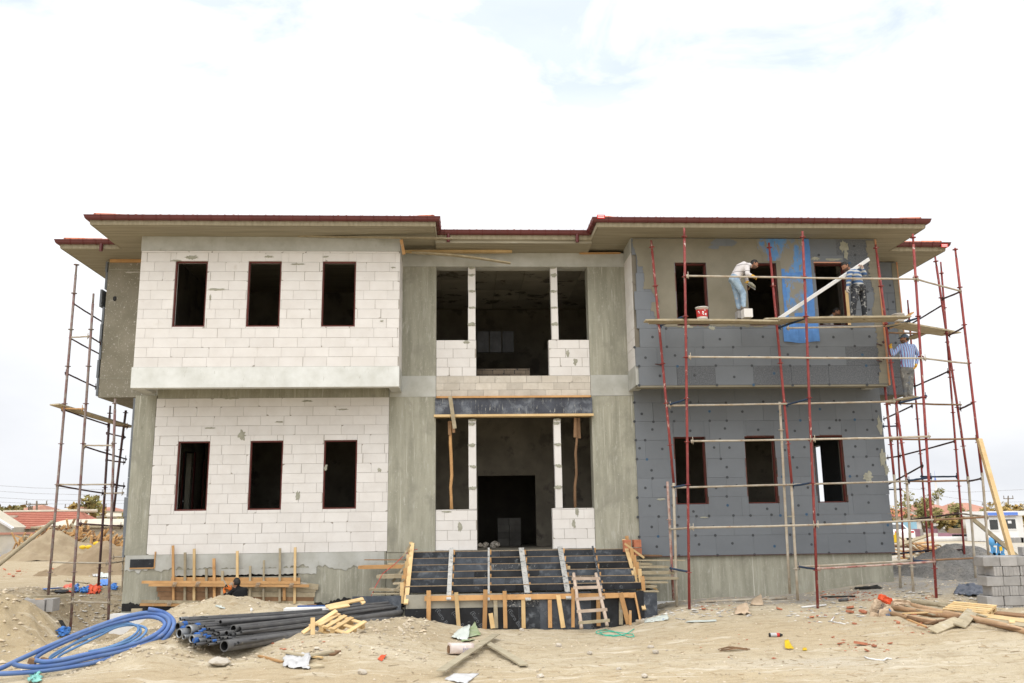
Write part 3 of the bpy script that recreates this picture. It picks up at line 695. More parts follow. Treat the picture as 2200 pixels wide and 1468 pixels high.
# which side is outside: first leg runs toward -y at x=-12.35 -> outside is -x
sgn = 1.0 if offs(EAVE, .1)[1].x < -12.18 else -1.0
def sweep(mb, prof, poly, var=.5):
    """profile points (outward, z) swept along the eave polyline"""
    rings = []
    for (o, z) in prof: rings.append([(p.x, p.y, z) for p in offs(poly, sgn*o)])
    n = len(prof)
    for i in range(len(poly)-1):
        for k in range(n):
            l = (k+1) % n
            mb.add([rings[k][i], rings[k][i+1], rings[l][i+1], rings[l][i]], [(0,1,2,3)], var)
mb = MB(); sweep(mb, [(.003,9.370), (.035,9.355), (.05,9.390), (.05,9.470), (.003,9.490)], EAVE); bp('eave_lip', mb, M_SOFFX, fix=True)
GUT = empty('gutter', (0, -2.2, 9.470), None, None); del_props = [GUT.pop(k) for k in list(GUT.keys())]
adopt(GUT, BLD)
mb = MB(); sweep(mb, [(.055,9.470), (.09,9.462), (.125,9.475), (.15,9.510), (.158,9.545), (.17,9.570), (.17,9.587), (.158,9.587), (.15,9.567), (.13,9.525), (.06,9.500)], EAVE, .5); mb.mi = 1
for i in range(len(EAVE)-1):
    a, b = Vector(EAVE[i]), Vector(EAVE[i+1]); L = (b-a).length; d = (b-a)/L; nrm = Vector((d.y, -d.x))*sgn
    k = .25
    while k < L-.05:
        p = a+d*k; fat = .006
        for (o0, z0, o1, z1) in ((.05,9.465,.095,9.456), (.095,9.456,.13,9.470), (.13,9.470,.158,9.515), (.158,9.515,.178,9.570), (.178,9.570,.178,9.595)):
            mb.bar((p.x+nrm.x*o0, p.y+nrm.y*o0, z0), (p.x+nrm.x*o1, p.y+nrm.y*o1, z1), .014, fat, (nrm.x, nrm.y, .01))
        k += .335
mb.build('channel', [M_RED, MAT('gutter_bracket', (.11,.014,.014), None, bump=0, rough=.4)], GUT, fix=True)
for (px, py, Y) in ((963,512,-.99), (1240,512,-.99), (218,524,-.06)):
    q = at(px, py, Y); mb = MB(); mb.tube((q.x, q.y, 9.270), (q.x, q.y, 9.490), .045, n=12); mb.build('outlet', M_RED, GUT)
M_STK = MAT('sticker_red', (.65,.03,.03), None, bump=0, var=0); M_STW = MAT('sticker_white', (.8,.8,.8), None, bump=0, var=0)
for (px, py, Y, X) in ((1291,466,-2.105,None), (2029,528,-.135,None)):
    q = at(px, py, Y); mb = MB(); mb.mi = 0; mb.box((q.x-.10, q.y-.012, q.z-.05), (q.x+.10, q.y-.004, q.z+.05)); mb.mi = 1
    for dz in (-.018, .02): mb.box((q.x-.08, q.y-.0135, q.z+dz-.009), (q.x+.08, q.y-.011, q.z+dz+.009))
    mb.build('sticker', [M_STK, M_STW], GUT)
# ---- tiled roof (hips) with ridge caps
M_ROOF = MAT('tiled_roof', (.42,.15,.085), (.34,.11,.06), 5, .8, .6, 9, .1)
TAN = .29
def hip(mb, r):
    a, b, c, d = r; e = .05; a -= e; b += e; c -= e; d += e; z0 = 9.555; w = min(b-a, d-c)/2; h = w*TAN
    if b-a >= d-c: r0, r1 = (a+w, (c+d)/2, z0+h), (b-w, (c+d)/2, z0+h)
    else: r0, r1 = ((a+b)/2, c+w, z0+h), ((a+b)/2, d-w, z0+h)
    vs = [(a,c,z0), (b,c,z0), (b,d,z0), (a,d,z0), r0, r1]
    if b-a >= d-c: mb.add(vs, [(0,1,5,4), (1,2,5), (2,3,4,5), (3,0,4)], .5)
    else: mb.add(vs, [(0,1,4), (1,2,5,4), (2,3,5), (3,0,4,5)], .5)
ROOF = MB()
for r in RECTS: hip(ROOF, r)
roof_o = bp('roof', ROOF, M_ROOF)
# rows of real roll tiles along the front edges, and ridge caps on the hips
mb = MB()
def tiles(x0, x1, y, n_rows=2):
    x = x0
    while x < x1:
        for k in range(n_rows):
            yy = y+k*.33; z = 9.57+k*.33*TAN+.012*R.random()
            mb.path([(x, yy-.02, z), (x, yy+.36, z+.38*TAN)], [.062, .056], 8, True, R.random())
        x += .20
tiles(-10.15, -2.45, -1.96, 1); tiles(-2.05, 1.95, -.92, 2); tiles(2.35, 10.15, -1.96, 1); tiles(-11.95, -10.7, .01, 1); tiles(10.75, 11.95, .01, 1)
mb.build('eave_tile', M_TILE, roof_o)
for (cx, cy, sx) in ((-10.6,-1.94,1), (-2.15,-1.94,-1), (2.05,-1.94,1), (10.6,-1.94,-1), (-12.18,.03,1), (12.22,.03,-1)):
    mb = MB()
    for k in range(10):
        t0 = .03+k*.33; p = Vector((cx+sx*t0, cy+t0, 9.575+t0*TAN)); q = Vector((cx+sx*(t0+.36), cy+t0+.36, 9.605+(t0+.36)*TAN))
        mb.path([p, q], [.105, .085], 12, True, R.random())
    mb.build('ridge_cap', M_TILE, roof_o)
# loose boards left on the beam under the middle eave
def plank(name, p0, p1, w, h, mat, label, group=None, cat='plank', up=(0,0,1), warp=0.0, seed=0, parent=None):
    p0 = Vector(p0); p1 = Vector(p1); n = 8; rr = random.Random(seed+int(abs(p0.x*1000))); d = (p1-p0).normalized(); u = Vector(up)
    sx = d.cross(u).normalized(); uz = sx.cross(d).normalized(); mb = MB(); vs = []
    for i in range(n+1):
        t = i/n; c = p0.lerp(p1, t)+uz*(warp*math.sin(math.pi*t)); ww = w/2*(1+rr.uniform(-.03,.03)); hh = h/2
        e = .25*h if i in (0, n) else 0
        vs += [c-sx*ww-uz*(hh-e*.5), c+sx*ww-uz*(hh-e*.5), c+sx*ww+uz*(hh-e*.5), c-sx*ww+uz*(hh-e*.5)]
    fs = [(3,2,1,0), tuple(n*4+k for k in range(4))]
    for i in range(n):
        for k in range(4):
            a = i*4+k; b = i*4+(k+1) % 4; fs.append((a, b, b+4, a+4))
    mb.add(vs, fs, rr.random())
    o = mb.build(name, mat, parent)
    if parent is None: tag(o, label, cat, group)
    return o
G_EB = 'loose boards under the eaves'
plank('timber_board', at(866,541,-.25), at(1100,541,-.25), .12, .07, M_WOODY, 'straight yellow timber laid along the wall top under the middle eave', G_EB)
plank('timber_board', at(885,543,-.40), at(1097,566,-.40), .13, .04, M_WOODG, 'warped grey board sagging below the straight timber under the eave', G_EB, warp=.05)
plank('timber_board', at(862,515,-1.3), at(868,547,-1.2), .08, .05, M_WOODO, 'short upright orange timber at the corner of the white block bay', G_EB, up=(0,1,0))
plank('timber_board', at(640,508,-1.13), at(972,513,-1.45), .10, .025, M_WOODG, 'long thin board poking out under the left eave toward the middle', G_EB)
plank('timber_board', at(1245,545,-.05), at(1333,544,-.05), .09, .03, M_WOODO, 'short orange board wedged under the eave left of the grey wing', G_EB)
# things in the entrance hall
def simple(name, mb, mats, label, cat, group=None, smooth=False): return tag(mb.build(name, mats, None, smooth), label, cat, group)
M_DARKB = MAT('shade_darkened_block', (.13,.125,.115), (.09,.085,.078), 3, .95, .3, 40, .2)  # grey blocks, with the doorway's shade put into their colour
M_INTD = MAT('dark_interior', (.07,.063,.05), (.05,.045,.036), 1.5, .95, .2, 20, .08)
q = at(1095,1172,4.4); mb = MB()
for i in range(4):
    for j in range(2): mb.box((q.x-.36+j*.36, 4.4, 1.275+i*.21), (q.x-.36+j*.36+.35, 4.75, 1.275+i*.21+.205))
simple('block_stack', mb, M_DARKB, 'stack of grey blocks in the dark doorway of the entrance hall', 'block stack')
q = at(1048,1172,3.3); mb = MB()
for i in range(16): mb.blob((q.x+R.uniform(-.3,.3), 3.1+R.uniform(-.1,.15), 1.30+R.uniform(0,.09)), .09, .09, .07, .3, 2, i, 1)
simple('rubble_heap', mb, M_STONE, 'low heap of grey rubble on the floor of the dark doorway', 'rubble')
# ================================================================= GROUND (one sheet)
CP = [(-12,-10,-.42),(-8,-10,-.36),(-4,-10,-.36),(0,-10,-.35),(4,-10,-.33),(8,-10,-.25),(12,-10,-.2),(-8,-14,-.36),(0,-14,-.36),(8,-14,-.3),(-12,-18,-.35),(0,-18,-.35),(12,-18,-.3),(0,-23,-.3),
 (-9,-8,-.46),(-7.5,-8,-.32),(-6,-8,-.27),(-4,-8,-.26),(-2,-8,-.32),(1,-8,-.36),(4,-8,-.32),(8,-8,-.2),(12,-8,-.15),
 (-12,-6.5,-.35),(-10.5,-6.5,-.5),(-9.5,-6.5,-.52),(-8,-6.9,-.36),(-7,-6.5,.12),(-6.5,-6.4,.16),(-5.7,-6.6,-.25),(-4.7,-6.5,-.16),(-4,-6.5,-.02),(-3,-6.5,-.08),(-2,-6.5,-.28),(0,-6.5,-.38),(3,-6.5,-.33),(6,-6.5,-.24),(9,-6.5,-.12),(12,-6.5,-.1),
 (-12.5,-5,.0),(-10.6,-5,-.3),(-9.4,-5,-.3),(-8.4,-5,-.35),(-7.4,-5.2,.1),(-6.3,-5.3,-.08),(-5,-5.2,-.1),(-4,-5.2,-.05),
 (-8,-4.1,-.1),(-7,-4.2,-.02),(-6,-4.2,.0),(-5,-4.0,-.02),(-4.2,-3.4,-.02),(-3.4,-3.3,-.08),(-2.6,-3.2,-.02),(-2.3,-4.2,-.16),(0,-4,-.40),(3,-4,-.30),(6,-4,-.15),(9,-4,-.02),(12,-4,.0),
 (-2.2,-2.1,-.33),(0,-2.1,-.43),(2.3,-2.1,-.39),(3.08,-2.1,-.18),(3.8,-2.3,-.05),(6.85,-2.3,-.07),(9.7,-2.3,.1),(4.4,-.1,-.03),(7,-.1,.05),(9.8,-.1,.33),(-3.2,-2.4,-.15),(-3.2,-1,-.3),
 (-9.2,-1,-.62),(-7.5,-.8,-.66),(-6.2,-.8,-.7),(-4.8,-.8,-.62),(-9.2,-.1,-.62),(-6.2,-.1,-.68),(-9.2,-3,-.6),(-9.8,-1.5,-.62),(-10.1,-3.2,-.2),(-10.6,-3,.33),(-11.5,-3,.63),(-13,-3,.7),(-16,-3,.6),(-16,-8,.0),(-11.2,-4,.15),
 (-11.95,.3,.31),(-11.26,.3,-.62),(-10.4,.3,-.40),(-11.4,-1.2,-.2),(-12.2,-1.2,.4),(-13.5,0,.42),(-13,3,.3),(-11.2,2.4,.3),(-10.4,2.2,.1),(-16,4,.2),(-12.5,6,.12),(-10.4,6,.1),
 (11,-1,.3),(12,2,.3),(12,6,.15),(15,0,.1),(15,-6,-.05),(0,2,-.6),(5,3,0),(-5,3,-.5),(10.5,1.2,.38)]
CP += [tuple(at(x_, y_, -2.6)) for x_, y_ in ((300,1336),(330,1319),(362,1308),(400,1299),(450,1291),(500,1284),(530,1286),(560,1289),(600,1293),(640,1299),(680,1307),(715,1318))]
_P = np.array(CP, float)
def _phi(r2): return np.where(r2 > 1e-12, .5*r2*np.log(np.maximum(r2, 1e-12)), 0.)
_n = len(_P); _A = np.zeros((_n+3, _n+3)); _d2 = ((_P[:,None,:2]-_P[None,:,:2])**2).sum(-1)
_A[:_n,:_n] = _phi(_d2)+.02*np.eye(_n); _A[:_n,_n] = 1; _A[:_n,_n+1:] = _P[:,:2]; _A[_n:,:_n] = _A[:_n,_n:].T
_w = np.linalg.solve(_A, np.concatenate([_P[:,2], np.zeros(3)]))
def _hash(i, j, s): 
    h = np.sin(i*127.1+j*311.7+s*74.7)*43758.5453; return h-np.floor(h)
def _vn(x, y, s):
    i = np.floor(x); j = np.floor(y); u = x-i; v = y-j; u = u*u*(3-2*u); v = v*v*(3-2*v)
    return (_hash(i,j,s)*(1-u)+_hash(i+1,j,s)*u)*(1-v)+(_hash(i,j+1,s)*(1-u)+_hash(i+1,j+1,s)*u)*v-.5
def fbm(x, y, f, o=4, s=0):
    t = 0; a = 1.
    for k in range(o): t = t+a*_vn(x*f, y*f, s+k); a *= .5; f *= 2.03
    return t
def sst(a, b, x): t = np.clip((x-a)/(b-a), 0, 1); return t*t*(3-2*t)
def gz(x, y):
    x = np.atleast_1d(np.asarray(x, float)); y = np.atleast_1d(np.asarray(y, float)); z = np.zeros_like(x)
    w = (1-sst(13, 19, np.abs(x)))*(1-sst(5, 12, y))*sst(-27, -23, y)
    m = w > 0
    if m.any():
        xm, ym = x[m], y[m]; out = np.zeros_like(xm)
        for k in range(0, len(xm), 20000):
            a, b = xm[k:k+20000], ym[k:k+20000]
            out[k:k+20000] = _phi((a[:,None]-_P[None,:,0])**2+(b[:,None]-_P[None,:,1])**2) @ _w[:_n]+_w[_n]+_w[_n+1]*a+_w[_n+2]*b
        z[m] = out
    z = z*w+(1-w)*0.0
    rough = .35+.9*np.exp(-((x+6.2)**2/9+(y+2.9)**2/2.0))+.9*np.exp(-((x+10.5)**2/6+(y+4)**2/6))+.5*np.exp(-((x+3)**2/3+(y+4)**2/4))+.5*np.exp(-((x+6.8)**2/2+(y+6.3)**2/1.5))
    z = z+w*(.07*rough*fbm(x, y, 1.1, 3, 3)+.07*rough*fbm(x, y, 3.7, 4, 9)+.022*fbm(x*.35, y*2.0, 1.6, 3, 31)+.022*fbm(x, y*1.3, 6, 2, 21)+.012*fbm(x, y, 9, 1, 51)-.022*sum(np.exp(-((y-(yc_+sl_*x+.25*np.sin(x*.5+ph_)))/.13)**2) for yc_, sl_, ph_ in ((-8.3,.05,0),(-9.9,.05,0),(-6.9,-.03,1.5),(-8.5,-.03,1.5)))*(x > -3.5)+.10*np.exp(-((x+10.8)**2/4+(y+4.4)**2/4))*fbm(x, y, 3.5, 3, 41)+.10*np.exp(-((x+10.8)**2/4+(y+4.4)**2/4))*np.abs(fbm(x, y, 1.7, 2, 61)))
    z = z+(1-w)*.10*fbm(x, y, .25, 3, 5)*(np.abs(x) < 200)
    return z
def g1(x, y): return float(gz(x, y)[0])
def hit(px, py, far=-.2):
    d = _ray(px, py); t0 = 6.0; t = t0; prev = None
    ts = np.arange(6., 70., .05); xs = CAM[0]+ts*d[0]; ys = CAM[1]+ts*d[1]; zs = CAM[2]+ts*d[2]
    b = zs < gz(xs, ys)
    k = int(np.argmax(b)) if b.any() else len(ts)-1
    return Vector((xs[k], ys[k], float(gz(xs[k], ys[k])[0])))
xs = np.concatenate([[-3000,-1500,-800,-400,-220,-140,-100,-80,-60,-50,-40,-34,-29,-25,-22,-19.5,-17.5,-16], np.arange(-15, 13.5, .055), [14,15,16.5,18,20,23,27,32,38,45,55,70,90,120,170,250,400,800,1500,3000]])
ys = np.concatenate([[-300,-120,-60,-40,-32,-27,-24,-21,-18,-16,-14.5,-13.5], np.arange(-13, -.0, .055), np.arange(0, 3, .15), np.arange(3, 12, .6), [13,14.5,16,18,20,23,26,30,35,41,48,56,66,80,100,130,180,260,400,700,1200,2200,4000]])
GX, GY = np.meshgrid(xs, ys); Zg = gz(GX.ravel(), GY.ravel())
verts = np.stack([GX.ravel(), GY.ravel(), Zg], 1); nx, ny = len(xs), len(ys)
I, J = np.meshgrid(np.arange(nx-1), np.arange(ny-1)); base = (J*nx+I).ravel()
quads = np.stack([base, base+1, base+1+nx, base+nx], 1)
me = bpy.data.meshes.new('ground'); me.vertices.add(len(verts)); me.vertices.foreach_set('co', verts.ravel())
me.loops.add(quads.size); me.loops.foreach_set('vertex_index', quads.ravel().astype(np.int32)); me.polygons.add(len(quads))
me.polygons.foreach_set('loop_start', np.arange(0, quads.size, 4, dtype=np.int32)); me.polygons.foreach_set('use_smooth', np.ones(len(quads), bool)); me.update(calc_edges=True); me.validate()
def ground_mat():
    m, nt, b = _nt('sandy_ground'); v = coords(nt, (1,1,1), False)
    pale, mid, dark = (.52,.45,.33), (.45,.375,.255), (.30,.235,.15)
    col = mixc(nt, ramp(nt, noi(nt, v, .55, 6, .62), .36, .64), pale, mid)
    col = mixc(nt, ramp(nt, noi(nt, v, 2.2, 6, .7, .5), .56, .80), col, dark)
    vs = coords(nt, (.35, 1.6, 1), False)                      # dusty wheel-track streaks along x
    col = mixc(nt, ramp(nt, noi(nt, vs, 1.6, 5, .6), .58, .78), col, (.50,.44,.34))
    sep = N(nt, 'ShaderNodeSeparateXYZ'); nt.links.new(coords(nt, (1,1,1), False), sep.inputs[0])
    def area(cx, cy, rx, ry, soft=.5):
        vm = N(nt, 'ShaderNodeVectorMath', operation='SUBTRACT'); nt.links.new(v, vm.inputs[0]); vm.inputs[1].default_value = (cx, cy, 0)
        sc_ = N(nt, 'ShaderNodeVectorMath', operation='MULTIPLY'); nt.links.new(vm.outputs[0], sc_.inputs[0]); sc_.inputs[1].default_value = (1/rx, 1/ry, 0)
        ln = N(nt, 'ShaderNodeVectorMath', operation='LENGTH'); nt.links.new(sc_.outputs[0], ln.inputs[0])
        ad = N(nt, 'ShaderNodeMath', operation='MULTIPLY_ADD'); nt.links.new(noi(nt, v, 1.5, 5, .65), ad.inputs[0]); ad.inputs[1].default_value = 1.1; nt.links.new(ln.outputs['Value'], ad.inputs[2])
        mq_ = N(nt, 'ShaderNodeMath', operation='MULTIPLY'); nt.links.new(ad.outputs[0], mq_.inputs[0]); mq_.inputs[1].default_value = .4
        return ramp(nt, mq_.outputs[0], .46, .46+soft*.4, (1,1,1,1), (0,0,0,1))
    for (a, c_) in (((6.5,-.7,4.6,1.2,.5), (.30,.285,.26)), ((11.6,0,2.6,2.6,.6), (.29,.285,.275)), ((-14.5,9,4.5,1.6,.5), (.33,.325,.315)), ((-11,3.2,2.6,2.6,.5), (.30,.28,.25)), ((-10.6,0,1.6,2.2,.5), (.28,.22,.145)), ((3.9,-9.0,1.7,.9,.8), (.50,.455,.375)), ((20,30,30,16,.5), (.45,.43,.39)), ((-7,-.9,3.4,.6,.5), (.24,.185,.12))):
        col = mixc(nt, area(*a), col, c_)
    for (a, c_) in (((-11,-4.2,2.6,2.2,.6), (.40,.315,.19)), ((-7,-6.4,1.6,1.0,.6), (.40,.325,.215)), ((-10.2,-.6,1.5,2.2,.5), (.24,.185,.115)), ((-3.0,-4.6,2.2,1.2,.6), (.42,.345,.235)), ((-22,18,26,28,.5), (.36,.29,.19)), ((-14,2,3,4,.6), (.33,.265,.18)), ((6,-5.5,5,1.6,.8), (.46,.375,.25)), ((1,-9.5,4,1.2,.8), (.47,.385,.255)), ((-5,-9,4,1.2,.8), (.43,.345,.225))): col = mixc(nt, area(*a), col, c_)
    col = mixc(nt, ramp(nt, noi(nt, v, 7, 5, .7, .6), .56, .72), col, (.36,.29,.19))
    col = mixc(nt, ramp(nt, noi(nt, v, 60, 3, .75), .55, .66), col, (.30,.24,.155))
    col = mixc(nt, ramp(nt, noi(nt, v, 95, 3, .75), .58, .66), col, (.58,.53,.44))
    vt = coords(nt, (.5, 2.6, 1), False)
    col = mixc(nt, ramp(nt, noi(nt, vt, 3.4, 6, .70, .4), .52, .68), col, (.34,.265,.165))
    col = mixc(nt, ramp(nt, noi(nt, vt, 1.3, 6, .7, .6), .55, .70), col, (.60,.54,.43))
    col = mixc(nt, ramp(nt, noi(nt, v, 26, 4, .7), .63, .75), col, (.56,.51,.43))
    col = mixc(nt, ramp(nt, noi(nt, v, 17, 4, .7), .68, .78), col, (.22,.165,.10))
    nt.links.new(col, b.inputs['Base Color']); b.inputs['Roughness'].default_value = .97; b.inputs['Specular IOR Level'].default_value = .1
    bp_ = N(nt, 'ShaderNodeBump'); bp_.inputs['Strength'].default_value = .9; bp_.inputs['Distance'].default_value = .035
    nt.links.new(noi(nt, v, 13, 8, .72), bp_.inputs['Height']); nt.links.new(bp_.outputs[0], b.inputs['Normal'])
    return m
me.materials.append(ground_mat())
go = bpy.data.objects.new('ground', me); COL.objects.link(go); tag(go, 'bare sandy building ground with mounds, a trench and wheel tracks', None, None, 'structure')
# loose pebbles and clods
def scatter(n, area, smin, smax, seed, pw=3):
    rr = np.random.RandomState(seed); x = rr.uniform(area[0], area[1], n); y = rr.uniform(area[2], area[3], n); s = smin+(smax-smin)*rr.rand(n)**pw
    return x, y, gz(x, y), s
oct_v = np.array([(1,0,0),(0,1,0),(-1,0,0),(0,-1,0),(0,0,1),(0,0,-1)], float); oct_f = [(0,1,4),(1,2,4),(2,3,4),(3,0,4),(1,0,5),(2,1,5),(3,2,5),(0,3,5)]
mb = MB(); rr = np.random.RandomState(5)
for args in ((3600, (-9,9,-11,-4), .006, .034, 1), (2600, (-9,-2,-7.5,-2.0), .008, .055, 2), (1100, (3,12,-3.4,-.2), .012, .06, 3), (1900, (-12.8,-8.6,-6.8,1.5), .012, .085, 4), (500, (-8.2,-6,-7.4,-5.4), .012, .07, 7), (420, (-5,-2.2,-5.4,-2.6), .015, .085, 8), (500, (-14,-9.9,1,9), .015,.07,5), (500, (9.9,14,-5,4), .015,.06,6), (1500, (-3,10,-11,-2.4), .006,.03,9)):
    X, Y, Z, S = scatter(*args[:2], *args[2:])
    for a, b, c, s_ in zip(X, Y, Z, S):
        th = rr.uniform(0, 6.28); k = rr.uniform(.6, 1.3, (6,1)); q = oct_v*k*s_*np.array([1, .75, .55]); ct, st = math.cos(th), math.sin(th)
        q = np.stack([q[:,0]*ct-q[:,1]*st, q[:,0]*st+q[:,1]*ct, q[:,2]], 1)+np.array([a, b, c+s_*.1]); mb.add(q.tolist(), oct_f, rr.rand())
o = mb.build('gravel', MAT('loose_stones', (.54,.48,.385), (.38,.305,.205), 3, .95, 0, 30, .34), None, False, world=False)
tag(o, 'loose pebbles and clods scattered over the bare ground', None, None, 'stuff')
# ================================================================= SCAFFOLDS
def ring_pole(name, p0, p1, mat, parent, r=.027, rings=(), sock=True, seed=0):
    """tube with wedge collars at the given fractions; a thinner spigot at the top"""
    p0, p1 = Vector(p0), Vector(p1); d = (p1-p0).normalized(); mb = MB(); v = R.random()
    mid = [p0.lerp(p1, t)+Vector((R.uniform(-1,1), R.uniform(-1,1), 0))*.004*(0 < t < 1) for t in (0, .25, .5, .75, 1)]
    L = (p1-p0).length
    if sock:
        mb.path(mid[:-1]+[p1-d*.28], [r]*5, 10, True, v); mb.tube(p1-d*.28, p1, r*.8, n=10, var=v)
    else: mb.path(mid, [r]*5, 10, True, v)
    for t in rings:
        c = p0.lerp(p1, t)
        mb.lathe([(r*.9,-.012), (r*2.25,-.007), (r*2.25,.007), (r*.9,.012)], c, 12, d, v)
    return mb.build(name, mat, parent, True)
def ledger(name, p0, p1, mat, parent, r=.023, hooks=True):
    p0, p1 = Vector(p0), Vector(p1); d = (p1-p0).normalized(); mb = MB(); v = R.random(); n = 9
    sag = Vector((0,0,1))*.008
    pts = [p0.lerp(p1, i/(n-1))-sag*math.sin(math.pi*i/(n-1))*R.uniform(.2,1.2) for i in range(n)]
    mb.path(pts, [r*R.uniform(.94,1.08) for _ in pts], 9, True, v)
    if hooks:
        for c, s in ((p0, 1), (p1, -1)):
            mb.box(c+d*s*.02-Vector((.012,.02,.05)), c+d*s*.05+Vector((.012,.02,.035)), v)
            mb.bar(c+d*s*.045+Vector((0,-.02,.10)), c+d*s*.05+Vector((0,-.02,-.08)), .014, .012, (0,1,0), v)
    return mb.build(name, mat, parent, True)
YO, YI = -2.3, -1.42
SR = empty('scaffold', (7.5, -1.8, 0), 'red tube scaffold wrapped round the grey wing, with blue cross tubes and mortar crusted rails', 'scaffold')
def fr(p0, p1, zs): return [(z-p0.z)/(p1.z-p0.z) for z in zs if p0.z < z < p1.z]
LV = [.78, 2.81, 3.83, 4.88, 5.9, 6.93, 7.95, 9.0]
def spole(a, b, Y, mat=M_SPOLE, sock=True, lv=LV, Yb=None, r=.032):
    p0 = at(a[0], a[1], Y); p1 = at(b[0], b[1], Y if Yb is None else Yb)
    return ring_pole('standard', p0, p1, mat, SR, r, fr(p0, p1, lv), sock)
spole((1481,1309), (1470,490), YO); spole((1757,1307), (1724,497), YO); spole((2012,1286), (1961,503), YO)
spole((1448,1045), (1399,517), YI); spole((1454,1302), (1447,1038), YI-.06, M_SGREY, False, [.78, 2.81]); spole((1447,1290), (1434,1035), YI+.12, M_SPOLP, False, [.78, 2.0])
spole((1702,1048), (1652,522), YI); spole((1714,1290), (1700,1040), YI-.06, M_SGREY, False, [.78, 2.81]); spole((1697,1276), (1675,864), YI+.15, M_SGREY, False, [2.8, 4.2])
spole((1949,1042), (1881,526), YI); spole((1963,1282), (1948,1036), YI-.06, M_SGREY, False, [.78, 2.81])
spole((1921,1026), (1899,810), -.95, M_SPOLE, False); spole((1935,1264), (1921,1020), -1.0, M_SGREY, False, [.78])
YBc, YCc = -1.3, -.2
spole((2110,1022), (2052,533), YBc); spole((2124,1196), (2110,1016), YBc-.05, M_SGREY, False, [.8])
spole((2080,1030), (2009,552), YCc); spole((2098,1262), (2080,1024), YCc-.05, M_SGREY, False, [.8])
XD = 12.35
pD0, pD1 = at(2076,1240,1.0), at(2021,563,1.0)
ring_pole('standard', pD0, pD1, M_SPOLE, SR, .029, fr(pD0, pD1, LV))
YE = atx(1953,700,XD).y; YH = atx(1931,930,XD).y
pE0, pE1 = at(1999,1242,YE), at(1950,645,YE); ring_pole('standard', pE0, pE1, M_SPOLE, SR, .029, fr(pE0, pE1, LV))
pH0, pH1 = at(1942,1200,YH), at(1924,858,YH); ring_pole('standard', pH0, pH1, M_SPOLE, SR, .029, fr(pH0, pH1, LV))
YL = YO-.055
for a, b, Ya, Yb, m in (((1474,593),(1967,600),YL,YL,M_SGREY), ((1969,600),(2065,626),YL,YBc,M_SGREY), ((1479,767),(1983,770),YL,YL,M_SGREY), ((1985,770),(2080,781),YL,YBc,M_SGREY),
        ((1436,872),(1924,863),YI-.05,YI-.05,M_SGREY), ((1484,948),(1745,944),YL,YL,M_SGREY), ((1746,944),(1999,938),YL,YL,M_SGREY), ((1446,1048),(1950,1034),YI-.05,YI-.05,M_SGREY),
        ((1950,1034),(2079,1033),YI,YCc,M_WOODB), ((1438,1137),(1484,1134),YI,YL,M_SGREY), ((1485,1134),(1752,1128),YL,YL,M_SGREY), ((1753,1128),(2005,1117),YL,YL,M_SGREY), ((2006,1117),(2118,1111),YL,YBc,M_WOODB),
        ((1713,1218),(1960,1205),YI-.05,YI-.05,M_SGREY), ((1960,1205),(2096,1199),YI-.05,YCc,M_WOODB), ((1756,1222),(2010,1207),YL,YL,M_SPOLP), ((1690,705),(1908,701),YI+.06,YI+.06,M_SGREY), ((1912,944),(2100,943),-1.0,YBc,M_WOODB), ((1908,866),(2065,870),-.95,YCc,M_WOODB),((1905,715),(2034,717),-.95,1.0,M_WOODB)):
    ledger('ledger', at(a[0], a[1], Ya), at(b[0], b[1], Yb), m, SR, .024)
for a, b in (((1418,700),(1475,678)), ((1437,870),(1479,856)), ((1445,1047),(1480,1041)), ((1440,1221),(1481,1229)), ((1673,704),(1734,683)), ((1689,870),(1742,856)), ((1702,1044),(1747,1037)), ((1714,1217),(1755,1223)), ((1906,704),(1977,682)), ((1931,866),(1991,851)), ((1950,1033),(2002,1025)), ((1960,1204),(2010,1207))):
    ledger('transom', at(a[0], a[1], YI), at(b[0], b[1], YO), M_SBLUE, SR, .025)
for a, b, Ya, Yb, m in (((2065,626),(2024,643),YBc,YCc,M_SDARK), ((2073,702),(2038,721),YBc,YCc,M_SDARK), ((2092,865),(2062,879),YBc,YCc,M_SDARK), ((2110,1028),(2080,1034),YBc,YCc,M_SDARK), ((2029,653),(1953,699),1.0,YE,M_SDARK), ((2038,798),(1964,831),1.0,YE,M_SDARK), ((1960,872),(1898,901),YE,YE+3,M_SDARK), ((2052,948),(1932,980),1.0,YH,M_SDARK), ((1932,980),(1906,984),YH,YH+1,M_SDARK), ((2057,1024),(1978,1024),1.0,YE,M_SBLUE), ((1935,915),(1895,916),YH,YH+.1,M_SBLUE), ((1938,1051),(1895,1052),YH,YH+.1,M_SBLUE), ((2060,1103),(1955,1117),1.0,YE,M_SDARK), ((2060,1103),(2122,1110),1.0,YBc,M_SGREY), ((2070,1181),(1989,1183),1.0,YE,M_SDARK), ((1990,1183),(1905,1192),YE,YH,M_SBLUE), ((1983,1000),(1906,1042),YE-1,YH,M_SDARK)):
    ledger('ledger', at(a[0], a[1], Ya), at(b[0], b[1], Yb), m, SR, .024)
# wall ties and stray hooks
for (px, py) in ((1418,785), (1890,742), (1890,777)):
    q = at(px, py, YB-.06); mb = MB(); mb.bar((q.x-.16, q.y-.18, q.z), (q.x+.05, q.y+.0, q.z), .03, .025); mb.blob((q.x+.03, q.y-.16, q.z+.05), .035, .03, .05, .3, 2, px, 1)
    mb.build('wall_tie', M_SDARK, SR)
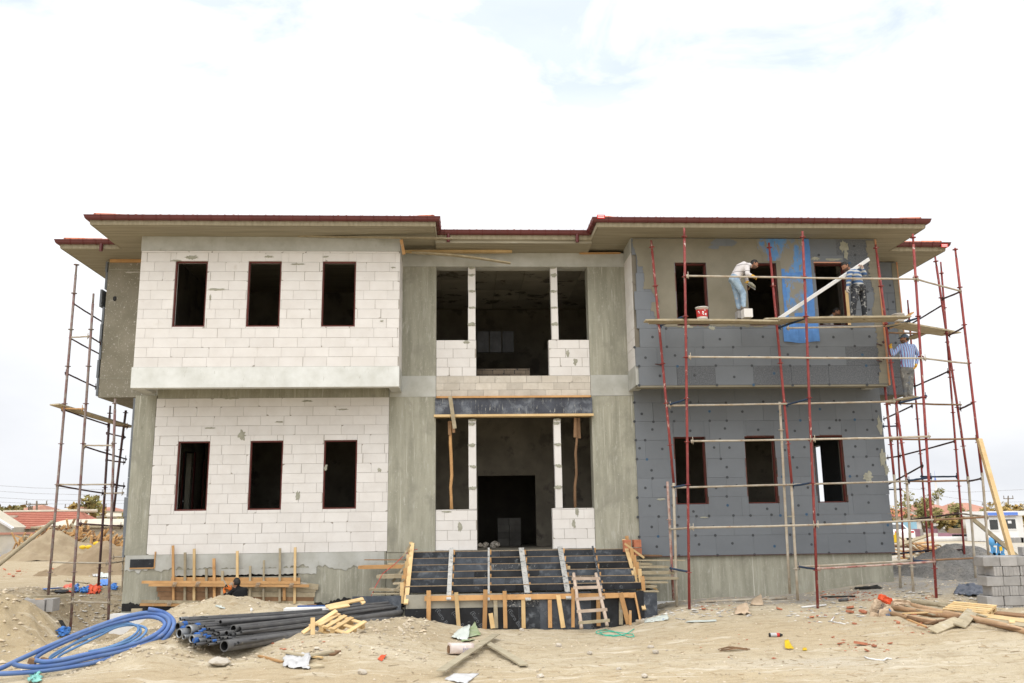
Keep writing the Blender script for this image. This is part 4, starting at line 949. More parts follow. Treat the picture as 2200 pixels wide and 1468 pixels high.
# planks of the right scaffold
zP = at(1500,690,-1.9).z
def deck(a, b, Y, w, mat, label, lift=0, th=.045, grp='planks on the scaffolds', Yb=None):
    return plank('scaffold_plank', at(a[0], a[1], Y)+Vector((0,0,lift)), at(b[0], b[1], Y if Yb is None else Yb)+Vector((0,0,lift)), w, th, mat, label, grp, 'plank', warp=R.uniform(-.015,.015))
deck((1385,690), (1668,692), -2.13, .27, M_WOODG, 'left plank under the red bucket, its end sticking out past the first scaffold pole')
deck((1640,691), (1953,686), -2.11, .27, M_WOODG, 'middle front plank running under the white straightedge to the right scaffold corner', .045)
deck((1395,693), (1690,694), -1.82, .27, M_WOODG, 'inner plank behind the bucket plank, close to the rendered wall')
deck((1650,694), (1925,691), -1.80, .27, M_WOODG, 'inner plank at the feet of the worker in the striped jumper', .04)
q0 = at(1925,697,-1.75); q1 = at(2044,718,.6)
plank('scaffold_plank', q0, q1, .55, .04, M_WOODG, 'broad plank going back from the scaffold corner above the man in the cap', 'planks on the scaffolds')
plank('scaffold_plank', at(1912,706,-1.3), at(1960,672,-1.1), .12, .04, M_WOODO, 'short board tilted up beside the white bucket on the scaffold corner', 'planks on the scaffolds')
plank('scaffold_plank', at(2002,706,-.6), at(1953,729,1.4), .3, .04, M_WOODG, 'small plank on the far side of the right scaffold, seen from below', 'planks on the scaffolds')
plank('scaffold_plank', at(1902,864,-1.15), at(1972,853,-1.75), .26, .045, M_WOODG, 'grey plank under the shoes of the man in the striped shirt', 'planks on the scaffolds')
# ---- left scaffold
SL = empty('scaffold', (-11.6, 1, 0), 'faded thin tube scaffold standing at the left side of the white block wing', 'scaffold')
Y1 = .3
LVL = [.9, 2.05, 3.1, 4.15, 5.2, 6.2, 7.2, 8.2, 9.0]
def lpole(a, b, Y, mat, Yb=None, sock=True, r=.033):
    p0 = at(a[0], a[1], Y); p1 = at(b[0], b[1], Y if Yb is None else Yb)
    return ring_pole('standard', p0, p1, mat, SL, r, fr(p0, p1, LVL), sock)
lpole((103,1284), (164.5,569), Y1, M_LGREY); lpole((150,1368), (201,631), Y1, M_LGREY); lpole((232.5,1340), (247.5,857), Y1, M_LGREY)
lpole((211,1266), (237,872), 2.4, M_SDARK); lpole((244,1100), (270.5,882), 2.3, M_SDARK, None, False); lpole((263,1272), (264,1180), 1.0, M_SGREY, None, False, .022)
for a, b, Ya, Yb, m in (((157,652),(222,693),Y1,1.9,M_SDARK), ((149,725),(193,723),Y1,Y1,M_SGREY), ((193,723),(217,738),Y1,1.0,M_SDARK), ((149,726),(216,762),Y1,1.9,M_SDARK), ((140,801),(208,833),Y1,1.7,M_SDARK),
        ((132,879),(234,914),Y1,2.4,M_SDARK), ((132,877),(181,879),Y1,Y1,M_WOODO), ((178,957),(245,957),Y1,Y1,M_SGREY), ((180,959),(272,987),Y1,2.6,M_SDARK), ((120,1041),(243,1041),Y1,Y1,M_SGREY), ((243,1041),(268,1045),Y1,.9,M_SDARK), ((121,1043),(222,1060),Y1,2.4,M_SDARK), ((222,1060),(266,1059),2.4,2.2,M_SGREY),
        ((170,1125),(264,1131),Y1,1.0,M_SDARK), ((107,1208),(233,1210),Y1,Y1,M_SGREY), ((233,1210),(266,1206),Y1,1.0,M_SGREY), ((153,1293),(238,1295),Y1-.05,Y1-.05,M_SGREY), ((228,930),(270,940),2.4,2.4,M_SDARK), ((226,988),(270,994),2.4,2.6,M_SDARK), ((240,1197),(268,1196),1.2,1.2,M_SGREY), ((245,914),(275,917),Y1,1.2,M_WOODB)):
    ledger('ledger', at(a[0], a[1], Ya), at(b[0], b[1], Yb), m, SL, .021)
plank('scaffold_plank', at(117,869,.15), at(280,918,2.6), .33, .045, M_WOODG, 'weathered plank on the left scaffold, its end poking out to the left', 'planks on the scaffolds')
pz = at(114,1120,.25)
mb = MB(); e = at(-40,1245,-.6); mb.path([pz, pz.lerp(e,.5)+Vector((0,0,.01)), e], [.05, .052, .045], 9, True)
tag(mb.build('raking_pole', M_WOODG, None, True), 'grey wooden pole leaning against the outermost post of the left scaffold', 'pole')
# yellow props at the right corner
mb = MB(); mb.bar(at(2104,944,-1.42), at(2176,1200,-2.6), .11, .10, (0,1,0))
tag(mb.build('raking_timber', M_WOODY, None), 'yellow square timber leaning on the right scaffold corner post', 'timber')
mb = MB(); mb.bar(at(2086,1112,-.2), at(2188,1198,.2), .10, .06, (0,1,0))
tag(mb.build('raking_timber', M_WOODG, None), 'grey timber slanting behind the yellow timber, in front of the white cabin', 'timber')
# ---- buckets
def bucket(p, r, h, mat, label, band=None, content=None):
    root = empty('bucket', p, label, 'bucket')
    mb = MB(); mb.lathe([(0,0), (r*.82,0), (r*.84,.01), (r*.97,h*.93), (r*1.05,h*.93), (r*1.06,h), (r*.98,h), (r*.95,h*.9), (0,h*.85)], p, 24); mb.build('pail', mat, root, True)
    if band:
        mb = MB(); mb.mi = 0; mb.lathe([(r*.873,h*.18), (r*.953,h*.80)], Vector(p), 24)
        for i in range(-9, 10):
            t = rad(-90+i*8.5); 
            if R.random() < .30:
                for k in range(R.randrange(1,4)):
                    z = h*R.uniform(.28,.7); rr_ = r*(.857+.117*(z/h))+.004; t2 = t+R.uniform(-.05,.05)
                    c = Vector(p)+Vector((math.cos(t2)*rr_, math.sin(t2)*rr_, z)); mb.mi = 1
                    mb.mbox(Matrix.Translation(c) @ Matrix.Rotation(t2, 4, 'Z'), (.004, .03, R.uniform(.012,.03)))
        mb.build('label', band, root)
    mb = MB(); pts = [Vector(p)+Vector((r*1.05*math.cos(t), r*1.05*math.sin(t)-.0, h*.9-.35*r*math.sin(-t))) for t in [math.pi*(1+i/10) for i in range(11)]]
    mb.path(pts, .005, 6); mb.build('handle', M_SGREY, root, True)
    return root
zt = zP
q = at(1509,686,-2.1)
M_PAILW = MAT('dirty_white_pail', (.70,.67,.64), (.60,.57,.53), 6, .5, .1, 40, .03, spots=[((.42,.40,.36), 9, .64, .74)])
M_RLAB = MAT('red_label', (.50,.035,.03), (.44,.03,.03), 5, .5, .05, 40, .02, spots=[((.68,.52,.48), 8, .66, .74)])
bucket((q.x, -2.1, at(1509,687,-2.1).z), .155, .31, M_PAILW, 'white bucket with a red label standing on the scaffold plank', [M_RLAB, M_STW])
q = at(1931,690,-1.5); bucket((q.x, -1.5, q.z-.02), .15, .20, M_PAILW, 'low dirty white pail on the scaffold corner, without any label')
q = at(1597,684,-2.05); mb = MB(); mb.box((q.x-.02, -2.2, q.z), (q.x+.20, -1.95, q.z+.215)); 
tag(mb.build('white_block', M_AAC, None), 'cut white block on the scaffold plank at the shoes of the bending worker', 'block')
q = at(1590,684,-1.9); mb = MB(); mb.box((q.x-.06, -1.93, q.z), (q.x+.14, -1.7, q.z+.19))
tag(mb.build('grey_block', M_CBLK, None), 'grey block behind the white cut block on the scaffold plank', 'block')
# the long white straightedge
p0, p1 = at(1672,686,-2.16), at(1867,557,-2.02)
mb = MB(); mb.bar(p0, p1, .04, .082, (0,-.3,1)); tag(mb.build('straightedge', MAT('white_aluminium', (.78,.79,.80), (.70,.71,.72), 3, .4, .05, 40, .03), None), 'long white aluminium straightedge held slanting by the worker in the striped jumper', 'straightedge')
# ================================================================= ENTRANCE STAIR FORMWORK
SF = empty('stair_formwork', (0, -1.2, 0), 'wide stair formwork of splashed black plywood risers braced by orange studs below the entrance', 'formwork')
SX0, SX1 = -2.70, 2.78
for k in range(6):
    y = -.16-.31*k; zt_ = 1.268-.147*k; x = SX0-.02*k
    while x < SX1-.05:
        w = R.choice((.75, 1.1, 1.6, 2.0)); e = min(x+w, SX1+.02*k)
        if SX1+.02*k-e < .3: e = SX1+.02*k
        mb = MB(); mb.box((x+.002, y-.02+R.uniform(-.004,.004), zt_-.143), (e-.002, y, zt_)); mb.build('riser_board', R.choice((M_PLY, M_PLY, M_PLY, M_PLYB, M_PLYC)) if k < 5 else M_PLYB, SF)
        x = e
    mb = MB(); mb.box((SX0-.02*k, y-.024, zt_+.001), (SX1+.02*k, y+.004, zt_+.014)); mb.build('riser_edge', M_EDGE, SF)
    if k: mb = MB(); mb.box((SX0, y+.004, zt_-.05), (SX1, y+.29, zt_-.004)); mb.build('tread', M_CONC, SF)
mb = MB(); mb.box((-2.9, -.158, 1.13), (3.1, -.012, 1.262)); mb.build('landing_edge', M_CONCL, SF)
# sloping plaster splashed strips with a cleat at each step
for (a, b, w, m) in (((970,1178),(964,1289),.105,M_SPLWOOD), ((1050,1178),(1050,1290),.05,M_SPLWOOD), ((1120,1178),(1135,1290),.13,M_SPLWOOD), ((1203,1175),(1222,1287),.125,M_SPLWOOD), ((1273,1174),(1297,1286),.045,M_PLYC)):
    p, q = at(a[0], a[1], -.27), at(b[0], b[1], -2.24); MB().bar(p, q, w, .028, (0,-.45,1)).build('sloping_strip', m, SF)
    for k in range(6):
        t = (k+.45)/6.2; c = p.lerp(q, t)+Vector((w/2+.022, .02, -.015)); MB().mbox(Matrix.Translation(c) @ Matrix.Rotation(R.uniform(-.1,.1), 4, 'Y'), (.035, .06, .12)).build('cleat', M_WOODO, SF)
YF = -2.08
fp = lambda px, py, Y=YF: at(px, py, Y)
zb = -.75
mb = MB(); mb.box((SX0-.05, YF, zb), (-.15, YF+.02, .06)); mb.build('front_panel', M_PLYB, SF)
mb = MB(); mb.box((SX0-.05, YF-.002, .064), (-.45, YF+.02, .375)); mb.build('front_panel', MAT('dusty_grey_board', (.36,.34,.28), (.28,.27,.23), 3, .8, .2, 40, .1, spots=[((.10,.11,.14), 5, .62, .76)]), SF)
mb = MB(); mb.box((-.446, YF-.001, .064), (.35, YF+.02, .375)); mb.build('front_panel', M_PLYC, SF)
mb = MB(); mb.box((-.148, YF, zb), (.352, YF+.02, .06)); mb.build('front_panel', M_PLY, SF)
mb = MB(); mb.box((.354, YF, zb), (1.55, YF+.02, .375)); mb.build('front_panel', M_PLY, SF)
mb = MB(); mb.box((1.552, YF, zb), (SX1+.02, YF+.02, .375)); mb.build('front_panel', M_PLYB, SF)
mb = MB(); mb.box((SX1+.022, YF+.03, -.6), (3.12, YF+.05, .36)); mb.build('side_panel', M_PLY, SF)
mb = MB(); mb.box((3.10, YF+.052, -.6), (3.12, -.2, .36)); mb.build('side_panel', M_PLY, SF)
mb = MB(); mb.box((SX0-.08, YF+.022, -.7), (SX0-.052, -.2, .3)); mb.build('side_panel', M_PLYB, SF)
def bw(name, a, b, w, h, mat, Y=YF-.05, up=(0,1,0), Yb=None, parent=SF): return MB().bar(at(a[0], a[1], Y), at(b[0], b[1], Y if Yb is None else Yb), w, h, up).build(name, mat, parent)
bw('waler', (912,1286), (1365,1279), .055, .115, M_WOODO, YF-.06, (0,0,1))
bw('waler', (1300,1281), (1352,1278), .05, .10, M_WOODO, YF-.12, (0,0,1))
for (a, b, w, m, dy) in (((921,1269),(921,1345),.10,M_WOODO,-.09), ((980,1273),(986,1354),.09,M_WOODY,-.09), ((1043,1267),(1041,1353),.10,M_WOODO,-.09), ((1064,1282),(1066,1350),.09,M_WOODG,-.05), ((1084,1270),(1086,1350),.09,M_WOODO,-.09), ((1124,1288),(1125,1350),.09,M_WOODY,-.05), ((1181,1288),(1182,1349),.09,M_WOODO,-.05), ((1199,1279),(1210,1349),.10,M_WOODY,-.12), ((1231,1263),(1231,1348),.075,M_WOODO,-.09), ((1285,1282),(1286,1345),.09,M_WOODO,-.05), ((1334,1282),(1334,1342),.09,M_WOODG,-.05), ((1333,1274),(1350,1341),.11,M_WOODO,-.13), ((1363,1273),(1376,1334),.05,M_WOODO,-.06)):
    bw('stud', a, b, w, .045, m, YF+dy)
bw('stake', (1054,1318), (1059,1350), .10, .05, M_WOODY, YF-.25); bw('stake', (1354,1312), (1354,1343), .055, .05, M_WOODO, YF-.35); bw('stake', (922,1313), (921,1344), .06, .05, M_WOODO, YF-.2)
# side cleats stepping down both edges
for k in range(7):
    t = k/6; y = -.1-.31*k
    c = Vector((SX0-.06-.03*k*.5, y-.02, 1.36-.147*k)); MB().bar(c+Vector((0,0,.17)), c-Vector((.0,0,.30)), .085, .035, (0,1,0)).build('side_cleat', R.choice((M_WOODO, M_WOODY)), SF)
    c = Vector((SX1+.03, y-.02, 1.40-.15*k)); MB().bar(c+Vector((0,0,.2)), c-Vector((-.02,0,.33)), .085, .035, (0,1,0)).build('side_cleat', R.choice((M_WOODO, M_WOODY)), SF)
bw('raking_board', (886,1168), (872,1298), .10, .035, M_WOODY, -.25, (0,0,1), -2.2)
bw('raking_board', (1340,1160), (1384,1310), .09, .035, M_WOODY, -.15, (0,0,1), -2.15)
for a, b, Y in (((882,1170),(866,1196),-.6), ((874,1211),(843,1250),-1.0), ((868,1244),(842,1281),-1.7), ((1342,1168),(1384,1199),-.6), ((1370,1239),(1412,1268),-1.5), ((1362,1219),(1374,1282),-1.6)):
    bw('strut', a, b, .05, .03, M_WOODG if a[0] < 1000 else M_WOODY, Y)
q = at(1221,1222,-.9); MB().mbox(Matrix.Translation(q), (.09, .05, .13)).build('cleat', M_WOODY, SF)
for (px, py, k) in ((1170,1314,-1.0),(1030,1340,-1.0),(1110,1335,-1.0),(1265,1333,-1.0),(955,1334,-1.0),(990,1340,-1.0)):
    q = at(px, py, YF-.003); lettering('(Euro Birch)', .13, facing(q.x, YF-.003, q.z, 1.0), M_LETT, SF)
# boards stacked beside the stair, like shelves
G_SB = 'boards sticking out beside the stair formwork'
for (a, b, w, h, m, Y, lab) in (((783,1203),(873,1203),.2,.02,M_WOODB,-.35,'thin brown board, the topmost of those left of the stair formwork'), ((770,1219),(872,1217),.16,.09,M_WOODO,-.75,'thick orange timber, the longest left of the stair formwork'), ((834,1211),(875,1212),.3,.03,M_WOODG,-.6,'short grey board just above the thick orange timber left of the stair'), ((810,1239),(870,1237),.34,.09,M_WOODG,-1.1,'thick grey board in the middle of those left of the stair'), ((845,1254),(869,1252),.3,.04,M_WOODG,-1.3,'stubby grey board under the thick grey one left of the stair'), ((794,1266),(866,1268),.32,.05,M_WOODG,-1.65,'pale grey board, second lowest left of the stair'), ((800,1275),(866,1275),.3,.03,M_WOODG,-1.75,'lowest thin board left of the stair, above the black sheet'),
      ((1356,1193),(1421,1194),.2,.035,M_WOODB,-.3,'short board with a broken orange end below the red hollow bricks'), ((1357,1204),(1470,1204),.25,.025,M_WOODG,-.55,'longest thin board right of the stair, pointing at the scaffold'), ((1360,1211),(1399,1212),.3,.05,M_WOODG,-.75,'stubby grey board below the longest thin one right of the stair'), ((1364,1218),(1434,1218),.25,.05,M_WOODG,-.95,'grey board with a ragged end, fourth from the top right of the stair'), ((1368,1231),(1450,1230),.3,.07,M_WOODG,-1.2,'thick pale board in the middle right of the stair'), ((1372,1243),(1455,1242),.28,.06,M_WOODG,-1.45,'pale board just under the thick one right of the stair'), ((1376,1251),(1433,1251),.25,.04,M_WOODG,-1.6,'thin dark board third from the bottom right of the stair'), ((1380,1261),(1409,1259),.3,.05,M_WOODG,-1.75,'very short board second from the bottom right of the stair'), ((1380,1270),(1413,1270),.34,.03,M_WOODG,-1.9,'lowest short board lying on the black box right of the stair')):
    plank('board', at(a[0], a[1], Y), at(b[0], b[1], Y), w, h, m, lab, G_SB, 'board')
q0, q1 = at(757,1283,-2.0), at(862,1280,-2.0)
mb = MB(); mb.box((q0.x, -2.0, -.5), (q1.x, -1.97, q1.z)); tag(mb.build('plywood_sheet', M_PLY, None), 'dusty black plywood sheet standing behind the right ends of the pipes', 'sheet')
pts = [at(*p) for p in ((897,1180,-.2),(885,1183,-.3),(872,1190,-.5),(845,1215,-.9),(822,1233,-1.2),(808,1258,-1.6),(797,1282,-1.9))]
tag(MB().path(pts, .008, 6).build('red_cord', MAT('red_cord', (.50,.06,.05), None, bump=0), None, True), 'thin red cord hanging from the top left corner of the stair formwork', 'cord')
# hollow clay bricks at the top right
def hollow_brick(c, size, rz, lab):
    mb = MB(); m = Matrix.Translation(c) @ Matrix.Rotation(rz, 4, 'Z'); mb.mbox(m, size, .006)
    for i in range(5): mb.mbox(m @ Matrix.Translation(((i-2)*size[0]/5, -size[1]/2-.002, 0)), (.012, .01, size[2]*.98))
    return tag(mb.build('hollow_brick', M_BRICK, None), lab, 'brick', 'red hollow bricks beside the stair')
for (px, py, h, rz, lab) in ((1347,1173,.30,0,'tall red hollow brick standing nearest the raking board of the stair'), (1368,1168,.19,.1,'upper red hollow brick of the pair against the grey wall'), (1370,1186,.19,-.05,'lower red hollow brick of the pair against the grey wall')):
    hollow_brick(at(px, py, -.35), (.19, .19, h), rz, lab)
# ladder
LD = empty('ladder', (1.2, -2.5, -.4), 'rough wooden ladder with five rungs leaning on the stair formwork', 'ladder')
l0, l1 = hit(1250,1351)+Vector((0,0,.0)), at(1232,1232,-2.02); r0, r1 = hit(1305,1345), at(1280,1232,-2.02)
l0 = at(1250,1350,-2.85); r0 = at(1305,1345,-2.85)
for a, b in ((l0, l1), (r0, r1)):
    pts = [a.lerp(b, i/6)+Vector((R.uniform(-.008,.008), 0, 0)) for i in range(7)]; MB().path(pts, [.042, .04, .042, .04, .038, .04, .036], 10).build('rail', MAT('peeled_pole', (.52,.42,.34), (.42,.32,.25), 4, .85, .3, 30, .1, spots=[((.60,.56,.50), 7, .6, .75)]), LD, True)
for i, t in enumerate((.10, .30, .52, .73, .90)):
    a, b = l0.lerp(l1, t), r0.lerp(r1, t); d = (b-a).normalized()
    MB().bar(a-d*.06+Vector((0,-.04,0)), b+d*.07+Vector((0,-.04,0)), .05, .065, (0,0,1)).build('rung', MATS.get('peeled_pole', M_WOODG) if i else M_WOODG, LD)
# ================================================================= BASEMENT WINDOW FORMWORK
BF = empty('wall_formwork', (-6.6, -.15, -.2), 'rough timber formwork with upright posts along the foot of the white block wing', 'formwork')
def bf(name, a, b, w, h, mat, Y, up=(0,1,0)): return MB().bar(at(a[0], a[1], Y), at(b[0], b[1], Y), w, h, up).build(name, mat, BF)
bf('sheathing', (368,1246), (645,1247), .03, .13, M_WOODO, -.05, (0,0,1))
rr = random.Random(3)
for (y0, x0, x1) in ((1266,338,520),(1266,522,677),(1277,336,480),(1277,482,676),(1287,345,676),(1296,352,675)):
    bf('sheathing', (x0+rr.randint(-4,4), y0), (x1+rr.randint(-3,3), y0+1), .028, .115, rr.choice((M_WOODG, M_WOODB, M_WOODO, M_WOODG)), -.05+rr.uniform(-.006,.006), (0,0,1))
bf('sheathing', (645,1257), (684,1262), .03, .14, M_WOODG, -.06, (0,0,1))
for (a, b, m) in (((305,1251),(645,1252),M_WOODO), ((320,1257),(664,1259),M_WOODO), ((304,1292),(430,1294),M_WOODG), ((301,1299),(440,1301),M_WOODO)):
    bf('waler', a, b, .05, .065, m, -.20, (0,0,1))
for (x, t, b, w, m) in ((373,1172,1300,.055,M_WOODO),(397,1187,1292,.055,M_WOODG),(417,1179,1293,.06,M_WOODY),(444,1222,1293,.055,M_WOODG),(461,1200,1292,.065,M_WOODO),(477,1227,1290,.06,M_WOODG),(510,1184,1292,.06,M_WOODY),(537,1216,1292,.05,M_WOODG),(566,1204,1293,.045,M_WOODG),(601,1178,1293,.055,M_WOODG),(633,1176,1297,.06,M_WOODY),(611,1263,1290,.07,M_WOODO)):
    bf('post', (x+rr.uniform(-1.5,1.5), t), (x, b), w, .05, m, -.12)
for (x, y) in ((374,1256),(424,1255),(496,1257),(553,1257),(625,1258),(363,1297)):
    q = at(x, y, -.245); mb = MB()
    for i in range(5): mb.path([q+Vector((-.05+.02*i, .0, -.06)), q+Vector((-.03+.02*i, -.02, 0)), q+Vector((-.01+.02*i, .0, .06))], .006, 5)
    mb.build('wire_tie', M_SGREY, BF)
for (a, b) in (((640,1302),(655,1303)),((660,1302),(680,1301))):
    tag(MB().bar(at(a[0],a[1],-.3), at(b[0],b[1],-.3), .1, .06, (0,0,1)).build('timber_offcut', M_WOODB, None), 'short brown offcut at the %s end of the wall formwork foot' % ('right' if a[0] > 650 else 'inner right'), 'offcut', 'offcuts at the formwork foot')
q = at(294,1312,-.6); tag(MB().mbox(Matrix.Translation(q), (.25,.06,.09)).build('timber_offcut', M_WOODG, None), 'short pale offcut lying on the white footing edge behind the blue hose', 'offcut')
# ================================================================= PIPES
G_P = 'pipes in the pile'
PD = [(381.6,1345.7,7,0,'dark pipe at the far left, highest of the three thick ones there'),(386,1361,8,2,'pipe with a zinc collar at the far left edge of the pile'),(405.6,1355,9.5,2,'thickest zinc collared pipe in the left half of the pile'),(482,1388,11,0,'thickest black pipe, lying at the bottom of the pile'),(501.4,1351,7.5,0,'thick open pipe on the right shoulder of the pile'),(515,1352,5,0,'mid sized open pipe touching the thick one on the right shoulder'),(469,1362,5,0,'mid sized pipe left of its twin in the pile centre'),(486.7,1361,5,0,'mid sized pipe right of its twin in the pile centre'),(473.6,1337,4.3,0,'single open pipe end standing out on top of the pile'),(496.8,1376.6,5,0,'mid sized pipe just above right of the thickest black one'),(388.6,1330,3.4,2,'topmost pipe with a shiny collar at the upper left'),(396,1369,4,2,'small collared pipe under the zinc pipes at the lower left'),(413,1373,7,2,'zinc collared pipe hidden behind the lower blue caps'),(428,1377,4,2,'collared pipe right of the lowest blue cap'),(395,1341,5,1,'upper left blue capped pipe'),(393,1350,4.5,1,'blue capped pipe right under the upper left capped one'),(423,1344,4.5,1,'blue capped pipe in the upper middle of the pile'),(422,1365,5,1,'blue capped pipe in the lower middle, the higher of two'),(419.5,1376,5,1,'blue capped pipe in the lower middle, the lower of two'),(420,1385,3,0,'small pipe end hanging lowest at the left of the pile')]
small = [(505.4,1363,3.4),(518,1359,3),(505,1371,3),(511.5,1382,3.2),(503.7,1385,3),(496,1365,3.2),(479,1372,3.2),(472,1371,3.3),(443.5,1363,3),(452,1372,2.7),(444,1378,2.8),(453,1379,2.8),(408,1340,2.3),(412.5,1340,2.3),(397,1332.6,2.5),(419.5,1351,2.8),(430,1346,2.4),(439.5,1346,2.8),(432.6,1351,2.4),(442.7,1351,3),(450,1352,3),(459.7,1356,2.8),(457.4,1362,2.6),(462,1364,2.4),(435.7,1360,2.4),(423.4,1358,3.4),(436,1369,2.5),(448,1385,2.6),(465,1381,2.6),(489,1371,2.6)]
capsm = [(440,1365,2.6),(447,1368,2.6),(436,1353,2.4),(430,1357,2.2),(459,1377,2.5)]
def pipe(px, py, rpx, kind, label, grp=G_P):
    Yl = -6.45-(py-1330)/60*.70+(px-440)*.0022; p0 = at(px, py, Yl); r = rpx*((p0-Vector(CAM)).length)/FPX
    yr = 1291+(py-1330)*.60+R.uniform(-2,2); xr = 862+R.uniform(-22,14)
    p1 = at(xr, yr, Yl+5.1+R.uniform(-.1,.1)); d = (p1-p0).normalized(); n = 16
    root = empty('pipe', p0, label, 'pipe', grp)
    mid = p0.lerp(p1, .5)-Vector((0,0,.05))
    pts = [p0, p0.lerp(p1,.25)-Vector((0,0,.03)), mid, p0.lerp(p1,.75)-Vector((0,0,.02)), p1]
    mb = MB(); mb.path(pts, r, n, False)
    N0 = len(mb.v); a = Vector((0,0,1)); u = d.cross(a).normalized(); w = d.cross(u)
    ring = lambda c, q: [c+(u*math.cos(2*math.pi*k/n)+w*math.sin(2*math.pi*k/n))*q for k in range(n)]
    o, i_, e = ring(p0, r), ring(p0, r*.80), ring(p0+d*.5, r*.78); o1 = ring(p1, r); i1 = ring(p1, r*.8)
    mb.add(o+i_, [(k, (k+1) % n, n+(k+1) % n, n+k) for k in range(n)]); mb.add(o1+i1, [(k, n+k, n+(k+1) % n, (k+1) % n) for k in range(n)])
    mb.mi = 1; mb.add(i_+e, [(k, (k+1) % n, n+(k+1) % n, n+k) for k in range(n)]+[tuple(n+k for k in range(n))]); mb.add(i1, [tuple(range(n))])
    mb.build('tube', [M_PIPE, M_PIPEIN], root, True)
    if kind == 1:
        mb = MB(); mb.lathe([(0,-.03), (r*.95,-.03), (r*1.08,-.02), (r*1.08,.05), (r,.055)], p0, 16, d); mb.build('cap', M_CAPB, root)
    if kind == 2:
        mb = MB(); mb.lathe([(r*.84,.12), (r*.86,-.015), (r*1.10,-.02), (r*1.14,.0), (r*1.14,.13), (r*1.0,.15)], p0, 18, d); mb.build('collar', M_PIPEZ, root, True)
for (x, y, r, k, l) in PD: pipe(x, y, r, k, 'thin dark pipe end packed in the middle of the pile' if l is None else l)
for (x, y, r) in small: pipe(x, y, r, 0, 'thin dark pipe end packed among the thicker pipes of the pile', 'thin open pipes of the pile')
for (x, y, r) in capsm: pipe(x, y, r, 1, 'thin pipe with a small blue cap packed inside the pile', 'thin capped pipes of the pile')
# broken clay pieces under the pile come with the rubble below
# ================================================================= HOSES
def hose(pts, r, mat, label, name='hose', cat='hose', grp='blue hoses of the coil'):
    P = [at(*p) for p in pts]; S = []
    for i in range(len(P)-1):                                  # Catmull-Rom
        a = P[max(i-1,0)]; b = P[i]; c = P[i+1]; d = P[min(i+2,len(P)-1)]
        for k in range(7):
            t = k/7; S.append(.5*((2*b)+(c-a)*t+(2*a-5*b+4*c-d)*t*t+(3*b-a-3*c+d)*t**3))
    S.append(P[-1]); mb = MB(); mb.path(S, r, 12, True)
    return tag(mb.build(name, mat, None, True), label, cat, grp)
near = lambda x: -6.75-(375-x)/375*.75
far = lambda x: -6.25-(375-x)/375*.9
def Hn(l): return [(x, y, near(x)) for x, y in l]
def Hf(l): return [(x, y, far(x)) for x, y in l]
RH = .040
hose(Hf([(318,1309),(340,1313),(360,1321)])+[(373,1335,-6.45)]+Hn([(371,1352),(352,1374),(318,1391),(260,1408),(190,1426),(110,1439),(40,1446),(-60,1450)]), RH, M_HOSE, 'thick blue hose making the outer bottom edge of the coil, open end at top right')
hose(Hf([(-30,1447),(0,1437),(40,1418),(100,1391),(160,1365),(215,1344),(262,1328),(305,1318),(335,1319)])+[(358,1327,-6.4),(364,1341,-6.5)]+Hn([(352,1361),(318,1381),(262,1399),(200,1412),(130,1428),(70,1433),(38,1430),(26,1424)]), RH, M_HOSE, 'thick blue hose crossing the whole coil from the left edge round its tip')
hose(Hf([(75,1418),(84,1408),(110,1393),(170,1366),(225,1345),(275,1332),(318,1325)])+[(346,1331,-6.4),(354,1344,-6.5)]+Hn([(336,1362),(300,1379),(245,1394),(190,1405),(140,1416),(98,1422),(75,1418)]), RH*.95, M_HOSE, 'thick blue hose forming the closed inner loop of the coil')
hose(Hf([(105,1420),(112,1408),(145,1390),(200,1365),(240,1350),(272,1341)])+[(294,1345,-6.5),(296,1356,-6.7)]+Hn([(280,1370),(250,1385),(222,1394),(190,1400)]), .022, M_HOSEL, 'thin light blue hose, the inner of two loops inside the coil', 'hose')
hose(Hf([(124,1419),(130,1408),(165,1390),(210,1368),(250,1348),(285,1343)])+[(310,1348,-6.5),(314,1357,-6.7)]+Hn([(302,1370),(280,1382),(240,1394)]), .022, M_HOSEL, 'thin light blue hose, the outer of two loops inside the coil', 'hose')
hose(Hf([(88,1428),(160,1382),(200,1362),(255,1341),(280,1340)])+[(300,1350,-6.5),(300,1362,-6.7)]+Hn([(280,1376),(230,1394)]), .022, M_HOSEL, 'thin light blue hose lying between the two thin loops of the coil', 'hose')
for (px, py, lab) in ((70,1421,'small brown wood chock inside the left end of the hose coil'), (95,1420,'smaller wood chock right of the first one inside the hose coil')):
    q = at(px, py, -7.15); tag(MB().mbox(Matrix.Translation(q) @ Matrix.Rotation(.3, 4, 'Y'), (.12,.1,.09), .006).build('wood_chock', M_WOODB, None), lab, 'chock')
